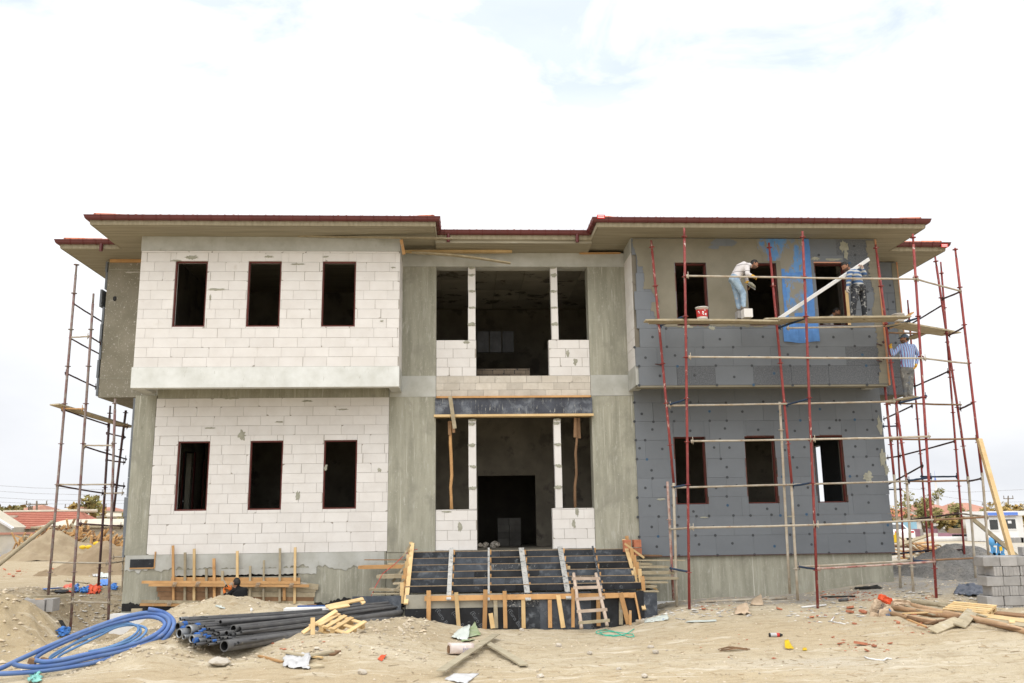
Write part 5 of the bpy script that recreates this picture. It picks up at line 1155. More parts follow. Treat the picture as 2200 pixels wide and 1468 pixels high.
# ================================================================= PEOPLE
def cloth(name, base, base2=None, scale=4, stripes=None, spots=(), rough=.9):
    m = MAT(name, base, base2, scale, rough, .35, 22, 0, spots=spots, bdist=.02)
    if stripes:
        nt = m.node_tree; b = [n for n in nt.nodes if n.type == 'BSDF_PRINCIPLED'][0]; l = b.inputs['Base Color'].links[0].from_socket if b.inputs['Base Color'].links else None
        cur = l if l is not None else base
        for (axis, freq, wlo, col, ph) in stripes:
            tc = N(nt, 'ShaderNodeTexCoord'); sep = N(nt, 'ShaderNodeSeparateXYZ'); nt.links.new(tc.outputs['Object'], sep.inputs[0])
            nz_ = noi(nt, tc.outputs['Object'], 5, 2); ma = N(nt, 'ShaderNodeMath', operation='MULTIPLY_ADD'); nt.links.new(nz_, ma.inputs[0]); ma.inputs[1].default_value = .035; nt.links.new(sep.outputs[axis], ma.inputs[2])
            mu = N(nt, 'ShaderNodeMath', operation='MULTIPLY_ADD'); nt.links.new(ma.outputs[0], mu.inputs[0]); mu.inputs[1].default_value = freq; mu.inputs[2].default_value = ph
            fr_ = N(nt, 'ShaderNodeMath', operation='FRACT'); nt.links.new(mu.outputs[0], fr_.inputs[0])
            gt = N(nt, 'ShaderNodeMath', operation='GREATER_THAN'); nt.links.new(fr_.outputs[0], gt.inputs[0]); gt.inputs[1].default_value = wlo
            cur = mixc(nt, gt.outputs[0], cur, col)
        nt.links.new(cur, b.inputs['Base Color'])
    return m
M_EYE = MAT('dark_eye', (.02,.015,.012), None, bump=0, var=0, rough=.3)
M_STUB = MAT('stubble', (.15,.085,.06), (.10,.06,.045), 30, .7, .1, 80, 0)
M_GLOVEY = MAT('yellow_glove', (.62,.36,.05), (.55,.30,.04), 8, .8, .2, 40, 0)
M_GLOVEO = MAT('orange_glove', (.72,.20,.035), (.62,.16,.03), 8, .8, .2, 40, 0)
M_GLOVEW = MAT('pale_glove', (.55,.50,.45), (.50,.16,.12), 9, .8, .2, 40, 0, lohi=(.5,.6))
M_SHOE = MAT('dusty_shoe', (.24,.21,.18), (.12,.10,.09), 8, .9, .2, 40, 0)
def orient(f, u=Vector((0,0,1))):
    f = Vector(f).normalized(); l = u.cross(f).normalized(); u2 = f.cross(l).normalized()
    return Matrix((f, l, u2)).transposed()                     # columns: forward, left, up
def person(label, J, mats, hands, face, lat, group='workers on the building site', vox=.0085, chest_w=.185, shoes=True, bulk=1.0, palm=None, hair=True, cap=None, beard=False):
    """J: joints in metres; mats: shirt, trousers, glove L, glove R, shoe; face: looking direction; lat: from right to left shoulder"""
    base = J.get('base') or Vector(((J['lank']+J['rank'])/2))
    root = empty('person', base, label, 'person', group)
    prim = []; mb = MB(); lat = Vector(lat).normalized()
    def cap_(a, ra, b, rb, tg): 
        prim.append((Vector(a), Vector(b), ra, rb, tg)); a, b = Vector(a), Vector(b); n = 7
        if tg in ('shirt', 'trou'): ra *= bulk; rb *= bulk
        pts = [a+(b-a)*(i/(n-1)) for i in range(n)]; d = (b-a).normalized() if (b-a).length > 1e-5 else Vector((0,0,1))
        pts = [a-d*ra*.8, a-d*ra*.45]+pts+[b+d*rb*.45, b+d*rb*.8]
        rs = [ra*.55, ra*.88]+[ra+(rb-ra)*(i/(n-1)) for i in range(n)]+[rb*.88, rb*.55]
        mb.path(pts, rs, 14, True)
    # torso: elliptical rings along the spine
    hipc = (J['lhip']+J['rhip'])/2; shc = (J['lsh']+J['rsh'])/2; nk = J['neck']; bend = J.get('belly')
    sp = [hipc-(shc-hipc).normalized()*.10, hipc, hipc.lerp(shc,.3), hipc.lerp(shc,.62), hipc.lerp(shc,.90), shc+(nk-shc)*.25, nk.lerp(shc,.25)]
    if bend is not None:
        for i, k in ((2,.7),(3,1.),(4,.5)): sp[i] = sp[i]+bend*k
    wd = [.12, .165, .155, chest_w*.97, chest_w*.98, .10, .062]; dp = [.10, .125, .115, .128, .11, .075, .058]; wd = [q*(bulk if i < 5 else 1) for i, q in enumerate(wd)]; dp = [q*(bulk if i < 5 else 1) for i, q in enumerate(dp)]
    vs = []; n = 20
    for i, p in enumerate(sp):
        d = (sp[min(i+1,6)]-sp[max(i-1,0)]).normalized(); l = (lat-d*lat.dot(d)).normalized(); f = d.cross(l)
        for k in range(n):
            t = 2*math.pi*k/n; vs.append(p+l*wd[i]*math.cos(t)+f*dp[i]*math.sin(t))
    fs = [(i*n+k, i*n+(k+1) % n, (i+1)*n+(k+1) % n, (i+1)*n+k) for i in range(6) for k in range(n)]+[list(range(n))[::-1], list(range(6*n, 7*n))]
    mb.add(vs, fs)
    prim.append((hipc.lerp(shc,.16), shc, .14, .13, 'shirt')); prim.append((sp[0], hipc, .14, .15, 'trou')); prim.append((J['lhip'], J['rhip'], .09, .09, 'trou'))
    cap_(J['lsh'], .062, J['rsh'], .062, 'shirt')
    for s in 'lr':
        cap_(J[s+'sh'], .066, J[s+'el'], .050, 'shirt'); d = (J[s+'ha']-J[s+'el']); w = J[s+'el']+d*(1-.09/max(d.length,.1))
        cap_(J[s+'el'], .050, w, .038, 'shirt')
        if J.get(s+'kn') is not None:
            cap_(J[s+'hip'], .098, J[s+'kn'], .068, 'trou'); cap_(J[s+'kn'], .068, J[s+'ank']+Vector((0,0,.05)), .055, 'trou')
            cap_(J[s+'ank']+Vector((0,0,.02)), .042, J[s+'toe'], .038, 'shoe'); cap_(J[s+'ank']-Vector((0,0,.005)), .042, J[s+'ank']-(J[s+'toe']-J[s+'ank']).normalized()*.05, .038, 'shoe')
        # hand: palm, four unequal bent fingers, thumb off the side of the palm
        h = J[s+'ha']; fd = d.normalized(); pn = Vector(palm[s]).normalized() if palm and s in palm else Vector((0,0,-1)); pn = (pn-fd*pn.dot(fd)).normalized(); sd = fd.cross(pn)*(1 if s == 'l' else -1)
        tg = 'hand'+s
        cap_(w, .030, h-fd*.01, .034, tg); cap_(h-fd*.035+sd*.022, .022, h+fd*.028+sd*.026, .018, tg); cap_(h-fd*.035-sd*.022, .022, h+fd*.028-sd*.026, .018, tg)
        cu = hands.get(s, .8)
        for i, (o, L) in enumerate(((-.032,.060),(-.011,.074),(.011,.078),(.031,.070))):
            a = h+fd*.040+sd*o; b = a+(fd*math.cos(cu*.7)+pn*math.sin(cu*.7))*L*.55; c = b+(fd*math.cos(cu*1.7)+pn*math.sin(cu*1.7))*L*.5
            cap_(a, .0115, b, .0108, tg); cap_(b, .0108, c, .0095, tg)
        a = h-fd*.02+sd*.036; b = a+(fd*.6+sd*.75+pn*.3).normalized()*.042; c = b+(fd*.8+pn*.55).normalized()*.036; cap_(a, .0145, b, .0128, tg); cap_(b, .0128, c, .0105, tg)
    # neck and head
    H = J['head']; o3 = orient(face, J.get('up', Vector((0,0,1)))); F, Lf, U = o3.col[0], o3.col[1], o3.col[2]
    cap_(nk.lerp(shc,.2), .058, H-U*.06-F*.015, .052, 'neck')
    M4 = o3.to_4x4(); M4.translation = H
    bm = bmesh.new(); bmesh.ops.create_uvsphere(bm, u_segments=28, v_segments=20, radius=1)
    for q in bm.verts:
        x, y, z = q.co; x2, y2, z2 = x*.098, y*.078, z*.122
        if z < 0: y2 *= 1+.16*z; x2 += -.012*z*z + (.014*(-z) if x > 0 else .018*z*(-x))
        if x > .5 and z < -.45: x2 += .008
        q.co = M4 @ Vector((x2, y2, z2))
    mb.bm(bm); bm.free(); hp = lambda f, l, u: H+F*f+Lf*l+U*u
    cap_(hp(.092,0,.012), .009, hp(.112,0,-.028), .014, 'head'); cap_(hp(.09,.026,.026), .010, hp(.09,-.026,.026), .010, 'head'); cap_(hp(.088,.016,-.062), .009, hp(.088,-.016,-.062), .009, 'head')
    for s in (1,-1): cap_(hp(-.008,.077*s,-.022), .010, hp(-.016,.084*s,.022), .015, 'head')
    prim.append((H-U*.05+F*.01, H+U*.03, .085, .09, 'head'))
    tmp = mb.build('tmp', [], None, True); md = tmp.modifiers.new('r', 'REMESH'); md.mode = 'VOXEL'; md.voxel_size = vox; md.use_smooth_shade = True
    sm = tmp.modifiers.new('s', 'SMOOTH'); sm.iterations = 4; sm.factor = .35
    dg = bpy.context.evaluated_depsgraph_get(); dg.update(); me = bpy.data.meshes.new_from_object(tmp.evaluated_get(dg)); org = tmp.location.copy(); bpy.data.objects.remove(tmp)
    nf = len(me.polygons); cc = np.zeros(nf*3); me.polygons.foreach_get('center', cc); cc = cc.reshape(-1, 3)+np.array(org)
    best = np.full(nf, 1e9); idx = np.zeros(nf, np.int32)
    order = ['shirt','trou','handl','handr','shoe','neck','head','hair','stub']
    for a, b, ra, rb, tg in prim:
        a, b = np.array(a), np.array(b); ab = b-a; L2 = max(ab@ab, 1e-9); t = np.clip(((cc-a)@ab)/L2, 0, 1); dist = np.linalg.norm(cc-a-t[:,None]*ab, axis=1)-(ra+(rb-ra)*t)
        m = dist < best; best[m] = dist[m]; idx[m] = order.index(tg)
    loc = (cc-np.array(H))@np.array(o3); hd = idx == 6
    stub = hd & (loc[:,2] < -.035) & (loc[:,0] > -.01) & (loc[:,2] > -.12) & beard
    idx[stub] = 8
    me.materials.clear()
    for m in (mats['shirt'], mats['trou'], mats['gl'], mats['gr'], mats.get('shoe', M_SHOE), M_SKIN, M_SKIN, M_HAIR, M_STUB): me.materials.append(m)
    me.polygons.foreach_set('material_index', idx); me.polygons.foreach_set('use_smooth', np.ones(nf, bool)); me.update()
    body = bpy.data.objects.new('body', me); COL.objects.link(body); body.location = org; adopt(body, root)
    for s in (1,-1): MB().blob(hp(.090,.030*s,.004), .008, .012, .007, 0, 1, 1, 2).build('eye', M_EYE, root, True)
    if hair:
        bm = bmesh.new(); bmesh.ops.create_icosphere(bm, subdivisions=4, radius=1)
        kill = []
        for q in bm.verts:
            x, y, z = q.co
            face_ = (x > .35 and z < .42) or (x > -.12 and z < .10 and abs(y) < 2) or z < -.42
            if face_: kill.append(q)
        bmesh.ops.delete(bm, geom=kill, context='VERTS')
        for q in bm.verts:
            x, y, z = q.co; k = 1.055+.05*mnoise.noise(q.co*5)+.03*mnoise.noise(q.co*14); q.co = M4 @ Vector((x*.098*k-.004, y*.079*k*1.02, z*.122*k+.002))
        r_ = bmesh.ops.extrude_face_region(bm, geom=bm.faces[:]); 
        for q in [v for v in r_['geom'] if isinstance(v, bmesh.types.BMVert)]: q.co = H+(q.co-H)*.90
        mb = MB(); mb.bm(bm); bm.free(); mb.build('hair', M_HAIR, root, True)
    if cap:
        bm = bmesh.new(); bmesh.ops.create_icosphere(bm, subdivisions=4, radius=1); bmesh.ops.delete(bm, geom=[q for q in bm.verts if q.co.z < .06], context='VERTS')
        for q in bm.verts: x, y, z = q.co; q.co = M4 @ Vector((x*.112, y*.092, z*.128+.012))
        mb = MB(); mb.bm(bm); bm.free()
        bl = [hp(.085+.075*math.cos(t)*.95, .068*math.sin(t)*1.1, .030-.012*math.cos(t)) for t in [math.pi*(-.5+i/10) for i in range(11)]]
        mb.poly([p-U*.004 for p in bl], .008, U); mb.build('cap', cap, root, True)
    return root
A = at
M_JEANS = cloth('faded_jeans', (.36,.46,.55), (.19,.28,.40), 7, spots=[((.50,.40,.30), 9, .60, .70), ((.52,.56,.60), 5, .62, .75)])
M_SWEAT = cloth('pale_sweater', (.66,.63,.63), (.58,.55,.55), 5, [('Z', 5.5, .86, (.30,.28,.28), .18)])
M_JUMP = cloth('striped_jumper', (.055,.105,.22), (.07,.13,.26), 5, [('Z', 9.0, .58, (.42,.42,.40), .1)])
M_SPLT = cloth('plaster_splashed_trousers', (.022,.025,.030), (.04,.042,.05), 5, spots=[((.36,.36,.35), 13, .53, .64), ((.58,.57,.54), 24, .63, .70)])
M_SHIRTV = cloth('striped_shirt', (.23,.40,.68), (.20,.36,.62), 5, [('X', 17.0, .74, (.24,.09,.17), .0), ('X', 17.0, .90, (.62,.60,.62), .42)])
M_GREYT = cloth('dusty_grey_trousers', (.10,.105,.11), (.20,.195,.18), 7, spots=[((.36,.35,.32), 11, .56, .68), ((.07,.10,.15), 4, .56, .66)])
M_CHECK = cloth('grey_checked_shirt', (.36,.35,.33), (.30,.29,.28), 6, [('Z', 30.0, .8, (.20,.20,.20), 0)])
M_BLK = cloth('black_sweater', (.006,.006,.007), (.011,.011,.012), 6)
M_DENIM = cloth('dark_denim', (.03,.04,.07), (.05,.06,.09), 6)
M_CAPD = cloth('denim_cap', (.075,.105,.15), (.10,.13,.17), 6)
# 1. bending worker in the white sweater
yn, yf = -2.04, -1.76; yc = -1.90
ft = A(1597,672,yc).z
zplank = zP+.03
J = dict(head=A(1620,568,-1.92), neck=A(1610.5,569,-1.92), lsh=A(1604,570,-1.76), rsh=A(1604.5,574,-2.06), lel=A(1601,593,-1.72), rel=A(1606,589,-2.14), lha=A(1606.5,608,-2.02), rha=A(1620,594,-2.20),
         lhip=A(1577,601,-1.82), rhip=A(1579,602,-2.0), lkn=A(1583,633,yf-.06), rkn=A(1597,631,yn), lank=A(1588,666,-1.85), rank=A(1597.5,662,-2.06), ltoe=A(1594,669,-1.87), rtoe=A(1604.5,665,-2.08), belly=Vector((-.03,0,.07)))
person('bending worker in a white sweater and light blue jeans plastering the window edge', J, dict(shirt=M_SWEAT, trou=M_JEANS, gl=M_GLOVEY, gr=M_GLOVEY), dict(l=1.0, r=.9), (.82,-.12,-.42), Vector((0,1,0)), bulk=1.14, palm=dict(l=(0,0,1), r=(0,.5,-1)), beard=True)
hk = A(1613,615,-2.06); root = empty('plaster_hawk', hk, 'grey plasterer\'s hawk loaded with mortar held by the bending worker', 'hawk')
mm = Matrix.Translation(hk) @ Matrix.Rotation(.62, 4, 'Y') @ Matrix.Rotation(.55, 4, 'X')
MB().mbox(mm, (.27,.22,.012)).build('plate', MAT('hawk_steel', (.30,.30,.29), (.22,.22,.21), 6, .5, .1, 40, .05, metal=.3), root)
mb = MB(); mb.blob(mm @ Vector((-.01,0,.035)), .12, .09, .04, .35, 3, 4, 3, (0,.62,0)); mb.build('mortar', M_SMEAR, root, True)
mb = MB(); mb.tube(mm @ Vector((0,0,-.005)), mm @ Vector((0,0,-.11)), .017); mb.build('handle', M_WOODB, root)
# 2. worker in the striped jumper holding the straightedge
J = dict(head=A(1816,573,-1.98), neck=A(1823.5,580,-1.93), lsh=A(1826,586,-2.10), rsh=A(1845,581,-1.90), lel=A(1823.5,606,-2.13), rel=A(1858,589,-2.0), lha=A(1820,622,-2.15), rha=A(1851.5,573,-2.06),
         lhip=A(1838,618,-2.02), rhip=A(1851,618,-1.92), lkn=A(1834,652,-2.06), rkn=A(1856,650,-1.92), lank=A(1833,681,-2.0), rank=A(1858,681,-1.92), ltoe=A(1829,684,-2.11), rtoe=A(1856,684,-2.04), belly=Vector((.02,.03,.0)))
person('worker in a blue striped jumper and plaster splashed trousers at the right upper window', J, dict(shirt=M_JUMP, trou=M_SPLT, gl=M_GLOVEW, gr=M_GLOVEW), dict(l=.9, r=1.1), (-.80,-.22,-.48), (-.55,-.85,0), bulk=1.16, palm=dict(l=(1,0,0), r=(-1,-.3,0)), beard=True)
# 3. man inside the window
yy = -.62
J = dict(head=A(1797,671,yy-.10), neck=A(1790,679,yy), lsh=A(1784,683,yy+.16), rsh=A(1783,686,yy-.18), lel=A(1790,708,yy+.2), rel=A(1790,711,yy-.22), lha=A(1801,712,yy+.15), rha=A(1803,714,yy-.15), lhip=A(1774,716,yy+.1), rhip=A(1774,717,yy-.1),
         lkn=A(1792,728,yy+.12), rkn=A(1792,729,yy-.12), lank=A(1776,738,yy+.12), rank=A(1776,738,yy-.12), ltoe=A(1784,741,yy+.12), rtoe=A(1784,741,yy-.12))
person('crouching man with black hair inside the window opening, only his head and shoulders showing', J, dict(shirt=M_CHECK, trou=M_DENIM, gl=M_SKIN, gr=M_SKIN), {}, (.80,-.35,-.40), (0,1,0), beard=True)
# 4. man in the striped shirt and cap, seen from behind
yy = -1.46
J = dict(head=A(1943.5,729,yy-.02), neck=A(1945.5,737.5,yy), lsh=A(1934.5,744,yy-.02), rsh=A(1961.5,745,yy-.02), lel=A(1919,762,yy-.06), rel=A(1972.5,763,yy+.04), lha=A(1913,744.5,yy-.02), rha=A(1967.5,787.5,yy-.05),
         lhip=A(1942.5,796,yy), rhip=A(1955,796,yy), lkn=A(1945,825,yy+.03), rkn=A(1956,824,yy-.04), lank=A(1947,853,yy+.03), rank=A(1956.5,850,yy-.09), ltoe=A(1943,853,yy+.16), rtoe=A(1962,853,yy-.19), belly=Vector((0,-.02,0)))
person('man in a red striped blue shirt and cap, seen from behind', J, dict(shirt=M_SHIRTV, trou=M_GREYT, gl=M_GLOVEY, gr=M_GLOVEY), dict(l=1.3, r=.6), (-.92,.30,.08), (-1,0,0), palm=dict(l=(1,.3,0), r=(-1,0,0)), cap=M_CAPD, beard=True, chest_w=.19, bulk=1.08)
# 5. man in black in the trench
yy = -.95
J = dict(head=A(508.5,1253,yy), neck=A(511,1262.5,yy-.02), lsh=A(504,1268,yy-.02), rsh=A(527,1268,yy-.04), lel=A(486,1283,yy+.05), rel=A(531,1288,yy-.03), lha=A(481.5,1270,yy+.12), rha=A(493,1264.5,yy+.18), 
         lhip=A(509,1299,yy), rhip=A(522,1299,yy), lkn=A(500,1305,yy+.30), rkn=A(516,1305,yy+.32), lank=A(508,1326,yy+.02), rank=A(522,1326,yy+.02), ltoe=A(505,1328,yy+.16), rtoe=A(519,1328,yy+.16), belly=Vector((.02,-.04,0)))
J['rel'] = A(505,1276,yy+.26)
person('man in a black sweater and orange gloves crouching in the trench, seen from behind', J, dict(shirt=M_BLK, trou=M_DENIM, gl=M_GLOVEO, gr=M_GLOVEO), dict(l=1.3, r=1.3), (-.62,.72,-.12), (-1,.1,0), palm=dict(l=(1,0,0), r=(0,1,0)))
pl = empty('pliers', A(487,1262,yy+.16), 'steel wire twisting pliers in the orange gloves of the man in black', 'pliers')
mb = MB(); mb.tube(A(479.5,1245.5,yy+.16), A(486,1256.5,yy+.16), .012, .016); mb.build('jaw', M_SGREY, pl); mb = MB(); mb.tube(A(486,1256.5,yy+.16), A(490,1263,yy+.17), .014); mb.build('handle', M_BITU, pl); mb = MB(); mb.tube(A(486,1256.5,yy+.15), A(481,1266,yy+.12), .014); mb.build('handle', M_BITU, pl)
# ================================================================= LOOSE THINGS ON THE GROUND
def lay(name, a, b, w, h, mat, label, cat, group=None, lift=0.0, warp=0.0, roll=None):
    p, q = hit(*a), hit(*b); up = Vector((0,0,1))
    if roll: up = Vector((roll, -.3, 1))
    return plank(name, p+Vector((0,0,h/2+lift)), q+Vector((0,0,h/2+lift)), w, h, mat, label, group, cat, up, warp)
def rock(px, py, wpx, mat, label, name='stone', cat='stone', group=None, k=(1,.8,.5), seed=1):
    p = hit(px, py); s = wpx*((p-Vector(CAM)).length)/FPX/2
    mb = MB(); mb.blob(p+Vector((0,0,s*k[2]*.5)), s*k[0], s*k[1], s*k[2], .35, 1.6, seed, 2, (0,0,R.uniform(0,3)), None, .5); return tag(mb.build(name, mat, None), label, cat, group)
def frag(px, py, wpx, mat, name, label, cat, group=None, flat=.35, seed=1, n=6):
    """angular broken plate"""
    rr = random.Random(seed+px); p = hit(px, py); s = wpx*((p-Vector(CAM)).length)/FPX/2
    pts = [Vector((s*math.cos(2*math.pi*i/n)*rr.uniform(.65,1.05), s*.75*math.sin(2*math.pi*i/n)*rr.uniform(.6,1.05), 0)) for i in range(n)]
    m = Matrix.Translation(p+Vector((0,0,s*.12))) @ Euler((rr.uniform(-.25,.35), rr.uniform(-.35,.35), rr.uniform(0,3))).to_matrix().to_4x4()
    mb = MB(); mb.poly([m @ q for q in pts], s*flat, (m.to_3x3() @ Vector((0,0,1)))); return tag(mb.build(name, mat, None), label, cat, group)
M_BOARDG = MAT('grey_wet_board', (.40,.355,.255), (.31,.27,.19), 3, .85, .25, 40, .1, spots=[((.50,.45,.34), 4, .6, .75), ((.20,.16,.10), 9, .68, .78)])
lay('plank', (947,1456), (1066,1374), .155, .022, M_BOARDG, 'straight grey plank lying on top of the curved one in the foreground', 'plank', 'crossed planks in the foreground', .085)
lay('plank', (1036,1383), (1126,1437), .15, .03, M_BOARDG, 'curved grey plank lying under the straight one in the foreground', 'plank', 'crossed planks in the foreground', .035, .02)
# wrapped tile bundle
p = hit(990,1408); root = empty('wrapped_bundle', p, 'pinkish bundle wrapped in cloudy plastic beside the crossed planks', 'bundle')
m = Matrix.Translation(p+Vector((0,0,.105))) @ Matrix.Rotation(.30, 4, 'Z') @ Matrix.Rotation(.05, 4, 'Y')
M_WRAP = MAT('cloudy_wrap', (.62,.50,.46), (.70,.62,.58), 5, .35, .6, 14, .05, spots=[((.78,.74,.72), 7, .62, .75)], spec=.5, bdist=.02)
bm = bmesh.new(); bmesh.ops.create_cube(bm, size=1); bmesh.ops.subdivide_edges(bm, edges=bm.edges[:], cuts=5, use_grid_fill=True)
for q in bm.verts: 
    k = 1+.05*mnoise.noise(q.co*7); rr_ = max(abs(q.co.y), abs(q.co.z)); q.co = Vector((q.co.x*.44, q.co.y*.23*k*(1-.18*(abs(q.co.y*q.co.z)*4)), q.co.z*.20*k*(1-.18*(abs(q.co.y*q.co.z)*4))))
mb = MB(); mb.bm(bm, m); bm.free(); mb.build('wrapping', M_WRAP, root, True)
mb = MB(); mb.lathe([(0,.0), (.07,.0), (.072,.012)], m @ Vector((-.226,0,-.015)), 18, m.to_3x3() @ Vector((-1,0,0))); mb.build('end', M_WOODB, root)
mb = MB()
for i in range(5):
    for j in range(2): mb.mbox(m @ Matrix.Translation((.02+i*.032, -.113, .0-j*.045)), (.02, .006, .026 if (i+j) % 2 else .034))
mb.build('print', MAT('faded_print', (.34,.33,.42), None, bump=0, var=.1), root)
# torn green and white sheets
def crumple(name, pts, mat, label, cat, amp=.05, n=9, seed=1, thick=.004, lift=.01, group=None):
    """a crumpled sheet over a quad of ground pixels pts (bl, br, tr, tl), each (px,py,dz)"""
    P = [hit(a, b)+Vector((0,0,c)) for a, b, c in pts]; vs = []
    for j in range(n+1):
        for i in range(n+1):
            u, v = i/n, j/n; q = P[0].lerp(P[1], u).lerp(P[3].lerp(P[2], u), v); k = mnoise.noise(Vector((u*3.1+seed, v*3.1, seed*1.7)))+.6*mnoise.noise(Vector((u*8+seed, v*8, seed)))
            e = mnoise.noise(Vector((u*5+seed*3, v*5, 9)))
            vs.append(q+Vector((amp*.8*e, amp*.5*e, abs(amp*k)+lift)))
    W = n+1; fs = [(j*W+i, j*W+i+1, (j+1)*W+i+1, (j+1)*W+i) for j in range(n) for i in range(n)]; N0 = len(vs); vs += [q-Vector((0,0,thick)) for q in vs]
    fs += [tuple(N0+i for i in f[::-1]) for f in fs]
    for k in range(n):
        fs += [(k+1, k, N0+k, N0+k+1), (n*W+k, n*W+k+1, N0+n*W+k+1, N0+n*W+k), (k*W, (k+1)*W, N0+(k+1)*W, N0+k*W), ((k+1)*W+n, k*W+n, N0+k*W+n, N0+(k+1)*W+n)]
    mb = MB(); mb.add(vs, fs); return tag(mb.build(name, mat, None, True), label, cat, group)
M_GREEN = MAT('green_sheet', (.24,.31,.15), (.34,.38,.27), 5, .5, .2, 30, .1); M_PALE = MAT('pale_sheet', (.58,.62,.58), (.50,.54,.50), 4, .5, .2, 30, .05)
crumple('torn_sheet', [(968,1374,0),(1005,1379,0),(1010,1362,.16),(985,1358,.02)], M_PALE, 'pale torn plastic sheet curled up on the sand before the stair', 'sheet', .05, 9, 2)
crumple('torn_sheet', [(1003,1373,0),(1033,1368,.02),(1020,1353,.14),(1008,1362,.08)], M_GREEN, 'green torn plastic sheet standing up behind the pale one', 'sheet', .03, 8, 5)
crumple('torn_sheet', [(990,1380,0),(1020,1378,0),(1018,1375,.0),(992,1376,.0)], M_GREEN, 'flat green strip lying in front of the pale torn sheet', 'sheet', .02, 6, 7)
crumple('white_scrap', [(955,1462,0),(1000,1472,0),(1030,1449,0),(975,1452,.02)], M_PLASTICW, 'torn white sheet at the bottom edge of the photo below the planks', 'sheet', .03, 8, 3)
crumple('plastic_bag', [(608,1436,0),(662,1441,0),(668,1420,.10),(612,1418,.06)], M_PLASTICW, 'crumpled white plastic bag among wood scraps in the left foreground', 'bag', .09, 12, 8)
G_SC = 'wood scraps in the left foreground'
for (a, b, w, h, m, lab, lf) in (((556,1412),(606,1425),.05,.03,M_WOODO,'thin orange stick left of the crumpled white bag',0), ((606,1417),(655,1425),.07,.03,M_WOODG,'pale stick lying over the crumpled white bag',.10), ((620,1412),(690,1420),.06,.02,M_WOODG,'thin stick behind the crumpled white bag',.02), ((645,1414),(692,1421),.06,.03,M_WOODY,'yellow stick right of the crumpled white bag',.02), ((664,1416),(716,1405),.16,.03,M_WOODG,'broad grey plank scrap right above the crumpled white bag',.02), ((662,1432),(686,1437),.2,.04,M_WOODG,'short broad board scrap at the right foot of the crumpled white bag',0), ((713,1410),(727,1403),.1,.04,M_WOODB,'small brown wood chip at the end of the broad grey scrap',0)):
    lay('wood_scrap', a, b, w, h, m, lab, 'scrap', G_SC, lf)
# pallets
def pallet(name, o, ax, ay, label, slats=5, mat=M_WOODY, L=1.0, W=.8, miss=()):
    root = empty(name, o, label, 'pallet', 'pallets'); o = Vector(o); ax = Vector(ax).normalized(); ay = Vector(ay); ay = (ay-ax*ay.dot(ax)).normalized(); up = ax.cross(ay)
    for i in range(slats):
        if i in miss: continue
        c = o+ay*(W*(i/(slats-1)-.5)); MB().bar(c-ax*L/2+up*.11, c+ax*L/2+up*.11, .09, .02, up).build('slat', mat, root)
    for k in (-1,0,1):
        c = o+ax*(k*(L/2-.05)); MB().bar(c-ay*(W/2+.02)+up*.085, c+ay*(W/2+.02)+up*.085, .09, .02, up).build('cross_board', mat, root)
        for j in (-1,0,1): MB().mbox(Matrix.Translation(c+ay*j*(W/2-.05)+up*.04) @ Matrix((ax, ay, up)).transposed().to_4x4(), (.09,.10,.075)).build('foot_block', mat, root)
        if k: MB().bar(c-ay*(W/2+.02)-up*.01, c+ay*(W/2+.02)-up*.01, .09, .02, up).build('bottom_board', mat, root)
    return root
pA = (at(735,1344,-5.6)); ax = at(789,1338,-5.5)-at(747,1364,-6.0); ay = at(731,1322,-5.25)-at(747,1364,-6.0)
pallet('pallet', pA-Vector((0,0,.06)), at(788,1337,-5.45)-at(748,1362,-5.95), at(690,1338,-5.55)-at(748,1362,-5.95), 'broken yellow pine pallet tilted on the sand at the right of the pipes', 5, M_WOODY, .62, .62, (1,))
G_B = 'loose pine pieces by the pipes'
for (a, b, w, h, Ya, Yb, lab) in (((650,1360),(723,1312),.09,.025,-5.7,-5.3,'long pine slat leaning from the pipes onto the tilted pallet'), ((672,1367),(672,1327),.08,.03,-5.75,-5.7,'short pine stake standing upright left of the tilted pallet'), ((664,1345),(700,1338),.08,.02,-5.7,-5.6,'thin pine slat between the upright stake and the pallet'), ((700,1304),(781,1287),.10,.03,-3.9,-3.6,'long pine board behind the pipes before the stair'), ((706,1308),(750,1300),.10,.03,-4.0,-3.8,'lower pine board behind the pipes, under the long one'), ((772,1286),(782,1297),.09,.04,-3.6,-3.65,'small pine block at the right end of the long board behind the pipes')):
    plank('pine_board', at(a[0], a[1], Ya), at(b[0], b[1], Yb), w, h, M_WOODY, lab, G_B, 'board', (0,-.6,1))
mb = MB(); mb.bar(at(612,1309,-3.6), at(716,1307,-3.6), .3, .05, (0,0,1)); tag(mb.build('foam_strip', M_WHITE, None), 'white foam strip lying on the mound behind the pipes', 'strip')
mb = MB(); mb.bar(at(640,1303,-3.3), at(735,1302,-3.3), .12, .03, (0,0,1)); tag(mb.build('blue_strip', M_CAPB, None), 'thin blue strip lying behind the white foam strip', 'strip')
rock(471,1428,56,M_STONE,'flat pale concrete chunk in the left foreground', 'concrete_chunk', 'chunk', None, (1,.7,.30), 4)
crumple('white_scrap', [(462,1306,0),(482,1312,0),(484,1308,.0),(465,1302,.0)], M_PALE, 'pale curved scrap lying on the left slope of the mound', 'scrap', .03, 6, 4)
rock(540,1315,7,M_WHITE,'small white block on the slope of the mound above the pipes','white_lump','lump',None,(.7,.6,1.3),6)
crumple('orange_scrap', [(811,1419,0),(820,1423,0),(831,1411,.02),(818,1414,.02)], M_ORANGE, 'small bright orange plastic scrap in the foreground left of the bundle', 'scrap', .02, 5, 3)
G_ST = 'single stones in the foreground'
